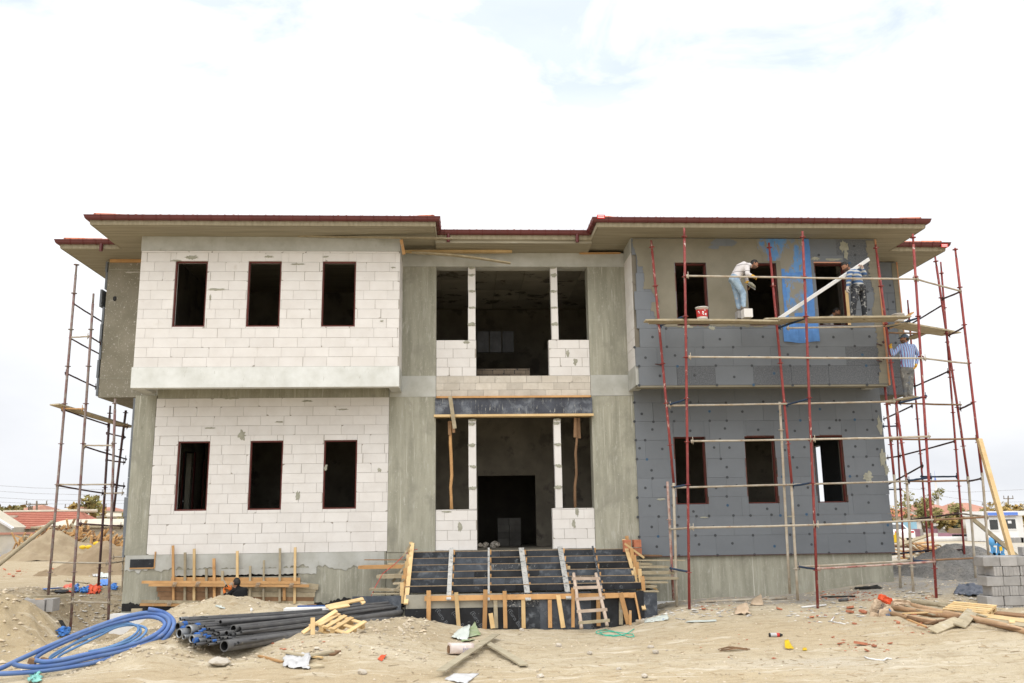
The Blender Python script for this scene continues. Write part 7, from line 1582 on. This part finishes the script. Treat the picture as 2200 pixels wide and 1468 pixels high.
# wood pile: every stick one thing
rr = random.Random(21); prot = []
for k in range(3):
    mb = MB(); mb.bar((0,0,-.85), (0,0,.85), .12+.02*k, .10, (0,1,0), bev=.01); o = mb.build('firewood_stick', (M_WOOD, M_WOODG, M_WOODB)[k], None, False, False); prot.append(o)
G_WP = 'sticks of the wood pile at the left'
def top(px): return np.interp(px, [25,60,90,120,150,165,185,215,240,258], [1160,1150,1142,1134,1129,1126,1138,1146,1152,1160])
first = [True]*3
for i in range(150):
    px = rr.uniform(30, 258); k = rr.choice((0,0,0,1,2)); y0 = top(px); py = y0+rr.random()**1.2*28+6; Y = 43.5-(py-y0)*.05
    o = prot[k] if first[k] else prot[k].copy()
    if not first[k]: COL.objects.link(o)
    first[k] = False
    o.location = at(px, py, Y); ang = rr.gauss(.75, .45)*(1 if rr.random() < .8 else -1); o.rotation_euler = (rr.uniform(-.4,.4), ang, rr.uniform(-.5,.5)); s = rr.uniform(.45,1.0); o.scale = (rr.uniform(.8,1.3),)*2+(s,)
    tag(o, ('yellow wooden stick sticking out of the wood pile before the pale shed','weathered grey stick in the wood pile before the pale shed','dark brown stick in the wood pile before the pale shed')[k], 'stick', G_WP+(' yellow',' grey',' brown')[k])
heap_px('wood_rubble', 20, 270, 1176, 160, 1146, M_WOODB, 'dark mass of old boards under the sticks of the wood pile', 31, .2, 1.0, 43.2)
for (px, py, w, h, lab) in ((184,1176,16,9,'yellow plastic cans at the foot of the wood pile, left of two'),(214,1168,20,7,'yellow plastic cans at the foot of the wood pile, right of two')):
    p = at(px, py, 30); root = empty('yellow_can', p, lab, 'can'); 
    for i in range(2): mb = MB(); mb.blob(p+Vector((-.17+.34*i,0,0)), .2, .15, .12, .15, 1.5, px+i); mb.build('can', M_YEL, root, True)
# trees
def tree(name, px, pyb, pyt, Y, wpx, label, leaf, seed, n=900, ls=.22, trunk=.35, shape=1.0, group=None, bare=.0, cat='tree'):
    rr = random.Random(seed); b = at(px, pyb, Y); b.z = max(min(b.z, .5), -.3); t = at(px, pyt, Y); H = t.z-b.z; Wd = wpx*((b-Vector(CAM)).length)/FPX/2
    root = empty(name, b, label, cat, group); mb = MB(); tips = []
    mb.path([b, b+Vector((.05*H*rr.uniform(-1,1),0,H*trunk)), b+Vector((.06*H*rr.uniform(-1,1),0,H*.7))], [H*.030, H*.022, H*.008], 7)
    nb = 16
    for i in range(nb):
        z0 = H*(trunk*.75+(.9-trunk*.75)*rr.random()); az = rr.uniform(0, 6.28); e = z0/H; w = Wd*rr.uniform(.55,1.0)*math.sqrt(max(.05, 1-((e-.55)/.55)**2))
        p0 = b+Vector((0,0,z0*.72)); p2 = b+Vector((w*math.cos(az), w*math.sin(az)*.8, min(H, z0*rr.uniform(1.0,1.25)))); p1 = p0.lerp(p2, .5)+Vector((0,0,-.04*H))
        mb.path([p0, p1, p2], [H*.010, H*.007, H*.003], 5); tips += [p1.lerp(p2, .4), p2, p1.lerp(p2,.75)]
    mb.build('trunk', M_BARK, root, True)
    mb = MB()
    cl = [(c+Vector((rr.gauss(0,.12),rr.gauss(0,.12),rr.gauss(0,.1)))*1.0, Wd*rr.uniform(.16,.34)) for c in tips]
    for i in range(n):
        c, r = cl[rr.randrange(len(cl))]; 
        while True:
            d = Vector((rr.uniform(-1,1), rr.uniform(-1,1), rr.uniform(-1,1)))
            if d.length <= 1: break
        p = c+Vector((d.x*r, d.y*r, d.z*r*.8)); u = Vector((rr.gauss(0,1), rr.gauss(0,1), rr.gauss(0,1))).normalized(); v = u.orthogonal().normalized(); s = ls*rr.uniform(.5,1.2)
        mb.add([p-u*s, p+v*s*.55, p+u*s, p-v*s*.55], [(0,1,2,3)], rr.random())
    mb.build('crown', leaf, root, False); return root
def conifer(px, pyb, pyt, Y, wpx, label, seed):
    rr = random.Random(seed); b = at(px, pyb, Y); t = at(px, pyt, Y); H = t.z-b.z; Wd = wpx*((b-Vector(CAM)).length)/FPX/2; root = empty('conifer', b, label, 'tree')
    mb = MB(); mb.path([b, t], [H*.02, H*.004], 6); mb.build('trunk', M_BARK, root); mb = MB()
    for i in range(26):
        e = .12+.86*i/26; L = Wd*(1-e)*rr.uniform(.7,1.15)+.08
        for k in range(5):
            az = rr.uniform(0,6.28); d = Vector((math.cos(az), math.sin(az), -.12)); c = b+Vector((0,0,H*e))
            for j in range(7): p = c+d*L*(j+1)/7; s = .16*H/5; u = (d+Vector((rr.gauss(0,.5),rr.gauss(0,.5),rr.gauss(0,.3)))).normalized()*s; v = d.cross(Vector((0,0,1)))*s*.5; mb.add([p-u, p+v, p+u, p-v], [(0,1,2,3)], rr.random())
    mb.build('crown', M_LEAF3, root)
tree('leafy_tree', 6, 1112, 1071, 55, 56, 'olive green tree above the tiled roof at the left edge', M_LEAF1, 2, 900, .30, .1)
tree('autumn_tree', 176, 1118, 1072, 58, 62, 'tree with bare twigs turning yellow behind the mud roofs', M_LEAF1, 5, 800, .26, .15)
tree('bush', 135, 1118, 1088, 60, 56, 'brownish autumn bush left of the twiggy tree', M_LEAF2, 7, 800, .28, .05, cat='bush')
tree('bush', 208, 1116, 1094, 60, 40, 'green and rust coloured bush between the two chimneys', M_LEAF2, 8, 600, .26, .05, cat='bush')
tree('bush', 262, 1116, 1088, 57, 26, 'yellow green bush right beside the building corner at the left', M_LEAF1, 9, 420, .24, .05, cat='bush')
conifer(61, 1112, 1079, 62, 24, 'small dark conifer above the tiled roof', 4)
conifer(38, 1110, 1090, 60, 7, 'narrow dark cypress left of the conifer', 6)
q = atz(40, 1160, 0); 
def house_px(xl, xr, ye, yr, Y, D, label, hip=True, wall=M_RWALL, roof=M_RTILF, win=0):
    a, b = at(xl, ye, Y), at(xr, ye, Y); rz_ = at((xl+xr)/2, yr, Y+D/2).z; root = empty('house', ((a.x+b.x)/2, Y, 0), label, 'house'); w = b.x-a.x
    boxpart('wall', root, (a.x+.04*w, Y+.3, -.4), (b.x-.04*w, Y+D, a.z+.02), wall); h = min(w*.3, D/2) if hip else 0
    mb = MB(); mb.add([(a.x,Y,a.z),(b.x,Y,a.z),(b.x,Y+D+.3,a.z),(a.x,Y+D+.3,a.z),(a.x+h,Y+D/2,rz_),(b.x-h,Y+D/2,rz_)], [(0,1,5,4),(1,2,5),(2,3,4,5),(3,0,4),(3,2,1,0)]); mb.build('roof', roof, root)
    for i in range(win): x = a.x+w*(i+.7)/(win+.4); MB().box((x-.5, Y+.24, a.z-1.7), (x+.5, Y+.31, a.z-.5)).build('window', M_GLASS, root)
    return root
house_px(20, 58, 1098, 1086, 75, 10, 'distant red roofed house behind the cypress at the left', True)
house_px(190, 218, 1098, 1090, 80, 9, 'small distant rust roofed house behind the bush at the left', True)
def upole(px, pyb, pyt, Y, label, arm=1.6):
    b = at(px, pyb, Y); t = at(px, pyt, Y); root = empty('utility_pole', b, label, 'pole', None); MB().path([b, t], [.13,.08], 8).build('post', M_BARK, root)
    mb = MB(); z = t.z-.35; mb.box((t.x-arm/2, Y-.05, z-.05), (t.x+arm/2, Y+.05, z+.05)); mb.build('crossarm', M_BARK, root)
    for s in (-1,0,1): MB().tube((t.x+s*arm*.45, Y, z+.05), (t.x+s*arm*.45, Y, z+.4), .05, n=6).build('insulator', M_BARK, root)
upole(79, 1112, 1077, 70, 'utility pole with forked crossarm above the tiled roof at the left', 2.2); upole(154, 1114, 1084, 85, 'thin utility pole behind the autumn bush at the left', 1.6); upole(212, 1112, 1083, 80, 'utility pole between the chimneys at the left', 1.8); upole(66, 1112, 1088, 72, 'short dark pole beside the small conifer', .4)
upole(2166, 1115, 1066, 95, 'utility pole behind the white cabin at the right', 1.4); upole(2125, 1115, 1080, 110, 'distant lattice pole above the right red roofs', 2.4)
M_WIRE = MAT('grey_wire', (.30,.30,.31), None, bump=0, var=0)
for i, (y0, y1) in enumerate(((1052,1062),(1066,1074),(1040,1050),(1076,1080))):
    a, b = at(-60, y0, 72), at(330, y1, 80); tag(MB().path([a, a.lerp(b,.33)-Vector((0,0,.25)), a.lerp(b,.66)-Vector((0,0,.25)), b], .018, 5).build('power_line', M_WIRE, None), ('power line, second from the top over the left roofs','power line, third from the top over the left roofs','topmost power line over the left roofs','lowest power line over the left roofs')[i], 'wire')
for i, (x0, y0, x1, y1) in enumerate(((1990,1062,2240,1078),(1900,1047,2240,1050))):
    a, b = at(x0, y0, 95), at(x1, y1, 100); tag(MB().path([a, a.lerp(b,.5)-Vector((0,0,.6)), b], .022, 5).build('power_line', M_WIRE, None), ('sagging power line from the minaret toward the right edge','upper faint power line crossing behind the right scaffold')[i], 'wire')
# ---- right side
cy = 42; cb = at(2118,1165,cy); ct = at(2118,1101,cy); w = at(2192,1165,cy).x-cb.x; z0 = cb.z+.05; z1 = ct.z; dp = 2.6
cab = empty('site_cabin', (cb.x+w/2, cy+1, z0), 'white site cabin with a blue roof band and two windows', 'cabin')
M_CABW = MAT('white_cabin_panel', (.80,.80,.80), (.74,.74,.74), 1, .6, .05, 20, .03); M_CABB = MAT('blue_band', (.12,.22,.62), None, bump=0)
boxpart('body', cab, (cb.x+.1, cy+.1, z0), (cb.x+w, cy+dp, z1-.25), M_CABW)
mb = MB(); mb.poly([(cb.x+w,cy+.1,z0),(cb.x+w+.9,cy+.8,z0),(cb.x+w+.9,cy+dp,z0),(cb.x+w,cy+dp,z0)], z1-.25-z0); mb.build('side_wall', M_CABW, cab)
mb = MB(); mb.poly([(cb.x-.1,cy-.12,z1-.26),(cb.x+w+.05,cy-.12,z1-.26),(cb.x+w+1.1,cy+.7,z1-.26),(cb.x+w+1.1,cy+dp+.2,z1-.26),(cb.x-.1,cy+dp+.2,z1-.26)], .34); mb.build('roof', M_CABW, cab)
boxpart('blue_band', cab, (cb.x+.02, cy-.14, z1-.23), (cb.x+w, cy-.125, z1-.02), M_CABB); boxpart('red_line', cab, (cb.x-.05, cy-.13, z1-.30), (cb.x+w+.02, cy-.0, z1-.262), M_RED)
for (xl, xr, yt, yb_) in ((2126,2146,1114,1141),(2160,2184,1113,1139)):
    a, b = at(xl, yb_, cy), at(xr, yt, cy); f = boxpart('window', cab, (a.x, cy+.05, a.z), (b.x, cy+.12, b.z), M_WHITE); MB().box((a.x+.1, cy+.03, a.z+.09), (b.x-.1, cy+.052, b.z-.09)).build('pane', M_GLASS, f)
a, b = at(2166,1125,cy), at(2173,1119,cy); boxpart('notice', cab, (a.x, cy+.015, a.z), (b.x, cy+.028, b.z), M_WHITE)
for i, (xl, xr) in enumerate(((2172,2192),(2188,2215))):
    a, b = at(xl,1172,39), at(xr,1166,39); tag(MB().box((a.x, 38.6, -.05), (b.x, 39, .38)).build('concrete_kerb', M_CBLK, None), ('grey concrete kerb lying before the white cabin','grey concrete kerb at the right edge before the cabin')[i], 'kerb')
# blue machine
my = 20; mq = at(2140,1194,my); k = (mq-Vector(CAM)).length/FPX
M_BLUM = MAT('sky_blue_paint', (.10,.33,.62), (.08,.27,.52), 4, .5, .1, 30, .1)
mc = empty('rebar_machine', (mq.x, my, 0), 'sky blue site machine on legs before the white cabin', 'machine')
def P2(px, py, dy=0): return at(px, py, my+dy)
for i, (a, b, r) in enumerate((((2128,1155),(2134,1194),.06),((2146,1165),(2145,1194),.06),((2155,1168),(2154,1190),.06),((2128,1170),(2156,1170),.06),((2130,1190),(2158,1192),.06),((2136,1176),(2136,1194),.06))):
    MB().bar(P2(*a), P2(*b), r*1.8, r*1.8, (0,1,0)).build('frame', M_BLUM, mc)
mb = MB(); mb.blob(P2(2130,1165,-.2), .13, .16, .22, .1, 1, 1); mb.build('motor', M_BLUM, mc, True); mb = MB(); mb.tube(P2(2129,1163), P2(2138,1164), .10); mb.build('shaft', M_BITU, mc)
mb = MB(); mb.mbox(Matrix.Translation(P2(2149,1168,-.1)), (.16,.2,.34), .03); mb.build('housing', M_BLUM, mc); mb = MB(); mb.mbox(Matrix.Translation(P2(2150,1179,-.2)), (.12,.06,.2)); mb.build('panel', M_YEL, mc)
mb = MB(); mb.blob(P2(2126,1190,-.1), .16, .18, .12, .2, 1, 3); mb.build('base_motor', M_BLUM, mc, True)
# car
cyy = 44; c0 = at(1946,1170,cyy); cx = c0.x
car = empty('white_car', (cx, cyy+2, 0), 'white car parked beyond the timber pile at the right', 'car')
M_CARP = MAT('white_car_paint', (.78,.78,.79), None, bump=0, var=0, rough=.3, spec=.5)
def prof(x0, x1, pts, y0, taper=.0): pass
mb = MB(); side = [(0,.35),(0,.75),(.15,.92),(.9,.95),(1.5,1.40),(3.0,1.42),(3.7,.98),(4.2,.90),(4.25,.40)]
hw = .82
vs = [(cx-hw*(1 if z < 1 else .80), cyy+y, z) for y, z in side]+[(cx+hw*(1 if z < 1 else .80), cyy+y, z) for y, z in side]; n = len(side)
mb.add(vs, [tuple(range(n))[::-1], tuple(range(n, 2*n))]+[(i, (i+1) % n, n+(i+1) % n, n+i) for i in range(n)]); mb.build('body', M_CARP, car)
mb = MB(); mb.add([(cx-.66,cyy+.93,1.0),(cx+.66,cyy+.93,1.0),(cx+.58,cyy+1.42,1.36),(cx-.58,cyy+1.42,1.36)], [(0,1,2,3)]); MBg = mb.build('rear_window', M_GLASS, car)
for s in (-1,1):
    mb = MB(); mb.add([(cx+s*(hw+.004),cyy+1.15,.99),(cx+s*(hw+.004),cyy+3.5,1.0),(cx+s*(hw*.84),cyy+2.95,1.36),(cx+s*(hw*.84),cyy+1.6,1.35)], [(0,1,2,3)]); mb.build('side_window', M_GLASS, car)
    for y in (.8, 3.4): mb = MB(); mb.lathe([(0,-.1),(.30,-.1),(.32,0),(.30,.1),(0,.1)], (cx+s*.74, cyy+y, .32), 16, (1,0,0)); mb.build('wheel', M_BITU, car)
    mb = MB(); mb.box((cx+s*.6-.14, cyy-.01, .72), (cx+s*.6+.14, cyy+.05, .86)); mb.build('tail_light', M_RLAB, car)
q = at(1926,1157,32); mb = MB(); mb.box((q.x-.20, 32, q.z-.25), (q.x+.16, 32.3, q.z+.22)); mb.box((q.x+.0, 32.02, q.z+.2), (q.x+.06, 32.2, q.z+.35))
tag(mb.build('yellow_can', M_YEL, None), 'yellow jerry can standing before the white car at the wall end', 'can')
# timber heap behind the gravel
rr = random.Random(17); G_TP = 'planks of the timber pile behind the gravel heap'
for i in range(34):
    px = rr.uniform(1925, 2050); py = rr.uniform(np.interp(px,[1920,1950,1990,2050],[1170,1166,1172,1188]), 1202); Y = 15+(1205-py)*.10+rr.uniform(-.8,.8); c = at(px, py, Y); L = rr.uniform(.6,1.5); an = rr.gauss(-.25,.35)
    d = Vector((math.cos(an)*L, rr.uniform(-.6,.6), math.sin(an)*L*.6)); k = rr.choice((0,0,1,2))
    tag(MB().bar(c-d, c+d, .14, .04, (0,-.4,1)).build('pile_plank', (M_WOODO, M_WOODG, M_WOODB)[k], None), ('orange plank in the jumbled timber pile behind the gravel heap','grey plank in the jumbled timber pile behind the gravel heap','brown plank in the jumbled timber pile behind the gravel heap')[k], 'plank', G_TP+(' orange',' grey',' brown')[k])
for (a, b, w, Ya, Yb, m, lab) in (((1930,1172),(2004,1147),.16,13,13,M_WOODG,'long plank rising to the right over the timber pile before the car'),((1985,1172),(2045,1192),.2,13,12,M_WOODO,'orange plank sloping down to the right on the gravel heap'),((2025,1178),(2040,1188),.2,12,12,M_WOODB,'short brown plank end above the gravel heap'),((2056,1197),(2075,1203),.25,12,12,M_WOODO,'short orange board right of the gravel heap'),((2095,1186),(2115,1197),.35,12,12,M_WOODG,'grey board leaning behind the block stack')):
    plank('plank', at(a[0], a[1], Ya), at(b[0], b[1], Yb), w, .05, m, lab, None, 'plank', (0,-.5,1))
# walls and buildings across the road
def wall_px(xl, xr, yt, Y, label, mat, seg=None, name='boundary_wall', zb=-.3, th=.3):
    a, b = at(xl, yt, Y), at(xr, yt, Y); root = empty(name, ((a.x+b.x)/2, Y, 0), label, 'wall'); n = seg or 1
    for i in range(n): x0_, x1_ = a.x+(b.x-a.x)*i/n, a.x+(b.x-a.x)*(i+1)/n; boxpart('panel', root, (x0_, Y, zb), (x1_-.02, Y+th, a.z), mat[i % len(mat)])
    return root
M_MAUVE = MAT('mauve_wall', (.36,.20,.26), (.32,.17,.23), 2, .9, .1, 20, .06); M_WALLW = MAT('white_wall', (.66,.64,.62), (.58,.56,.54), 2, .9, .1, 20, .04); M_WALLG = MAT('grey_rail_wall', (.42,.39,.38), (.36,.34,.33), 2, .9, .1, 20, .04)
wall_px(1957, 2072, 1137, 62, 'mauve and grey boundary wall across the road at the right', [M_MAUVE, M_WALLG, M_MAUVE, M_WALLG, M_WALLG, M_MAUVE], 6)
wall_px(1988, 2125, 1146, 52, 'low wall with white and mauve sections at the right', [M_WALLW, M_MAUVE, M_MAUVE, M_WALLG, M_WALLW], 5)
a, b = at(1990,1161,46), at(2078,1160,46); tag(MB().path([a, a.lerp(b,.5), b], .28, 14).build('concrete_pipe', M_WALLW, None, True), 'long pale concrete pipe lying along the road at the right', 'pipe')
a, b = at(1941,1122,66), at(1971,1140,66); tag(MB().box((a.x, 66, -.2), (b.x, 69, a.z)).build('blue_kiosk', MAT('pale_blue_panel', (.30,.52,.66), (.26,.46,.60), 2, .6, .05, 20, .05), None), 'pale blue kiosk between the scaffold posts at the right', 'kiosk')
lb = house_px(1974, 2034, 1121, 1117, 72, 8, 'low white building with dark windows behind the mauve wall', False, M_WALLW, M_WALLG, 2)
house_px(1905, 1975, 1110, 1094, 90, 12, 'long red roofed house just right of the grey wing', False, M_RWALL, MAT('bright_roof_tiles', (.50,.16,.09), (.44,.13,.08), 1, .9, .2, 10, .04))
house_px(2000, 2062, 1098, 1080, 105, 12, 'distant red hip roofed house beside the leafy tree', True, M_WALLW); house_px(2050, 2092, 1100, 1090, 100, 10, 'smaller distant red roof left of the large one', True, M_WALLW)
house_px(2080, 2172, 1106, 1080, 92, 14, 'large red hip roofed house behind the white cabin', True, M_RWALL)
# tank trailer
ty = 46; tk = empty('tank_trailer', (at(2095,1165,ty).x, ty, 0), 'brown tank trailer parked left of the white cabin', 'trailer')
a, b = at(2074,1129,ty+1), at(2122,1129,ty+1); MB().path([a, a.lerp(b,.5), b], [.55,.6,.55], 16).build('tank', MAT('cream_tank', (.52,.48,.42), (.46,.42,.36), 2, .6, .1, 20, .04), tk, True)
a, b = at(2068,1147,ty), at(2120,1135,ty); boxpart('box', tk, (a.x, ty, a.z), (b.x, ty+2, b.z), MAT('brown_panel', (.30,.22,.15), (.25,.18,.12), 2, .8, .1, 20, .05))
for px in (2083, 2112): q = at(px,1159,ty); mb = MB(); mb.lathe([(0,-.15),(.32,-.15),(.36,-.05),(.36,.1),(.2,.15),(0,.12)], (q.x, ty-.05, q.z), 18, (0,1,0)); mb.build('wheel', M_SDARK if px > 2100 else M_GRAV, tk)
boxpart('chassis', tk, (a.x-.6, ty+.3, .35), (b.x+.3, ty+.5, .5), M_BITU)
# minaret
Ym = 190; b0, t0 = at(2014.5,1092,Ym), at(2009.5,1012,Ym); sh = lambda py: at(2012,py,Ym).z; X = at(2012.5,1060,Ym).x
mi = empty('minaret', (X, Ym, 0), 'slim white minaret with a blue cone top far away', 'minaret'); kk = Ym/FPX*1.12
mb = MB(); mb.lathe([(2.6*kk,-1),(2.6*kk,sh(1057)),(4.2*kk,sh(1055.5)),(4.4*kk,sh(1052)),(3.6*kk,sh(1052)),(2.2*kk,sh(1051)),(2.0*kk,sh(1035))], (X,Ym,0), 14); mb.build('shaft', M_WALLW, mi, True)
mb = MB(); mb.lathe([(2.3*kk,sh(1035)),(.25*kk,sh(1021)),(.15*kk,sh(1012)),(0,sh(1011.5))], (X,Ym,0), 12); mb.build('cone', M_CABB, mi)
# trees right
tree('leafy_tree', 1984, 1122, 1056, 58, 92, 'large loose leafy tree behind the right scaffold', M_LEAF1, 31, 1300, .20, .25)
tree('leafy_tree', 2066, 1130, 1084, 60, 62, 'yellow green tree between the scaffold posts before the red roofs', M_LEAF1, 33, 900, .27, .15)
tree('autumn_tree', 2040, 1142, 1113, 57, 40, 'small orange autumn tree before the low white building', M_LEAF2, 35, 600, .22, .3)
tree('autumn_tree', 2175, 1112, 1082, 80, 70, 'yellow autumn tree behind the white cabin roof', M_LEAF2, 37, 900, .32, .1)
tree('bush', 2058, 1145, 1130, 57, 22, 'dark green bush at the foot of the autumn tree', M_LEAF3, 39, 300, .2, .05, cat='bush')
tree('bush', 2215, 1110, 1090, 82, 46, 'olive bush at the right edge behind the cabin', M_LEAF1, 41, 500, .3, .05, cat='bush')
tree('bush', 2125, 1106, 1096, 85, 40, 'low olive bush under the large red roof', M_LEAF1, 43, 400, .3, .05, cat='bush')
tree('bush', 1918, 1098, 1083, 88, 20, 'thin rust coloured bush beside the right end of the grey wing', M_LEAF2, 45, 200, .25, .05, cat='bush')
# far belt of scrub on the plain
mb = MB(); rr = random.Random(3)
for i in range(2600):
    x = rr.uniform(-260, 300); y = rr.uniform(150, 260); h = rr.uniform(.5, 3.2); p = Vector((x, y, h*rr.random())); u = Vector((rr.gauss(0,1), rr.gauss(0,1), rr.gauss(0,1))).normalized(); v = u.orthogonal().normalized(); s = rr.uniform(.6,1.4); mb.add([p-u*s, p+v*s, p+u*s, p-v*s], [(0,1,2,3)], rr.random())
tag(mb.build('far_scrub', M_LEAF1, None), 'far off belt of scrub and trees along the horizon', None, None, 'stuff')
# ================================================================= LIGHT, SKY, CAMERA
w = bpy.data.worlds.new('World'); scn.world = w; w.use_nodes = True; nt = w.node_tree; nt.nodes.clear()
out = N(nt, 'ShaderNodeOutputWorld'); bg = N(nt, 'ShaderNodeBackground'); bg.inputs['Strength'].default_value = .1
SUN_EL, SUN_AZ = rad(54), rad(200)          # sun behind the viewer's left shoulder, veiled
sky = N(nt, 'ShaderNodeTexSky', sky_type='NISHITA', sun_disc=False); sky.sun_elevation = SUN_EL; sky.sun_rotation = SUN_AZ
sky.altitude = 900; sky.air_density = 1.0; sky.dust_density = 1.5; sky.ozone_density = 1.0
tc = N(nt, 'ShaderNodeTexCoord')
mp = N(nt, 'ShaderNodeMapping'); mp.inputs['Scale'].default_value = (1.0, 1.0, 2.2); mp.inputs['Location'].default_value = (3.1, .7, .4)
nt.links.new(tc.outputs['Generated'], mp.inputs['Vector'])
n1 = noi(nt, mp.outputs[0], 4.2, 7, .58, .5)
gap = ramp(nt, n1, .47, .62)                 # where the blue shows through
sep = N(nt, 'ShaderNodeSeparateXYZ'); nt.links.new(tc.outputs['Generated'], sep.inputs[0])
hi = ramp(nt, sep.outputs['Z'], .395, .46)
mu = N(nt, 'ShaderNodeMath', operation='MULTIPLY'); nt.links.new(gap, mu.inputs[0]); nt.links.new(hi, mu.inputs[1])
mu2 = N(nt, 'ShaderNodeMath', operation='MULTIPLY'); nt.links.new(mu.outputs[0], mu2.inputs[0]); mu2.inputs[1].default_value = .45
n2 = noi(nt, mp.outputs[0], 2.4, 6, .55, .3)
cl = ramp(nt, sep.outputs['Z'], .06, .38, (6.9,7.0,7.2,1), (8.4,8.5,8.7,1))
cl2 = ramp(nt, n2, .36, .62, (.915,.925,.945,1), (1.08,1.08,1.08,1))
cl = mixc(nt, ramp(nt, sep.outputs['Z'], .40, .95), cl, (14.5,14.4,14.2))      # overcast sky: brightest overhead
cloud = mixc(nt, 1.0, cl, cl2, 'MULTIPLY')
# the veiled sun brightens the clouds on its own side of the sky
SDV = (math.sin(SUN_AZ)*math.cos(SUN_EL), math.cos(SUN_AZ)*math.cos(SUN_EL), math.sin(SUN_EL))
dt = N(nt, 'ShaderNodeVectorMath', operation='DOT_PRODUCT'); nt.links.new(tc.outputs['Generated'], dt.inputs[0]); dt.inputs[1].default_value = SDV
cloud = mixc(nt, 1.0, cloud, ramp(nt, dt.outputs['Value'], -.1, .9, (1,1,1,1), (1.5,1.48,1.43,1)), 'MULTIPLY')
sk2 = N(nt, 'ShaderNodeVectorMath', operation='SCALE'); nt.links.new(sky.outputs[0], sk2.inputs[0]); sk2.inputs['Scale'].default_value = 2.2
fin = mixc(nt, mu2.outputs[0], cloud, sk2.outputs[0])
nt.links.new(fin, bg.inputs['Color']); nt.links.new(bg.outputs[0], out.inputs[0])
sl = bpy.data.lights.new('sun', 'SUN'); sl.energy = .6; sl.angle = rad(25); sl.color = (1.0, .955, .88)
so = bpy.data.objects.new('sun', sl); COL.objects.link(so)
# direction toward the sun: x = sin(az), y = cos(az) in the sky node's convention
sd = Vector((math.sin(SUN_AZ)*math.cos(SUN_EL), math.cos(SUN_AZ)*math.cos(SUN_EL), math.sin(SUN_EL)))
so.rotation_euler = sd.to_track_quat('Z', 'Y').to_euler(); so.location = (-6, -20, 30)
cam = bpy.data.cameras.new('camera'); co = bpy.data.objects.new('camera', cam); COL.objects.link(co)
cam.sensor_width = 36; cam.lens = 36*FPX/2200; cam.clip_start = .1; cam.clip_end = 6000; cam.dof.use_dof = True; cam.dof.focus_distance = 22.0; cam.dof.aperture_fstop = 2.0
# rotation: x right, y up, -z forward
c, s = math.cos(YAW), math.sin(YAW); cp, sp = math.cos(PIT), math.sin(PIT)
fw = Vector((-s*cp, c*cp, sp)); rt = Vector((c, s, 0)); upv = rt.cross(fw)
cr, sr = math.cos(ROL), math.sin(ROL)
# image u' = cr*u - sr*v, v' = sr*u + cr*v (v down)  ->  camera axes
rx = rt*cr + upv*sr; ux = upv*cr - rt*sr
m = Matrix((rx, ux, -fw)).transposed().to_4x4(); m.translation = Vector(CAM)
co.matrix_world = m
scn.camera = co
for o in scn.objects:
    if o.type in ('MESH', 'EMPTY') and o.parent is None and 'kind' not in o: o['kind'] = 'thing'
scn.view_settings.view_transform = 'Standard'; scn.view_settings.look = 'None'; scn.view_settings.exposure = .44; scn.view_settings.gamma = 1
scn.render.engine = 'CYCLES'
scn.cycles.use_denoising = True
try: scn.cycles.denoiser = 'OPENIMAGEDENOISE'
except Exception: pass
scn.cycles.max_bounces = 6; scn.cycles.diffuse_bounces = 3; scn.cycles.glossy_bounces = 2; scn.cycles.transmission_bounces = 4
scn.cycles.sample_clamp_indirect = 4.0
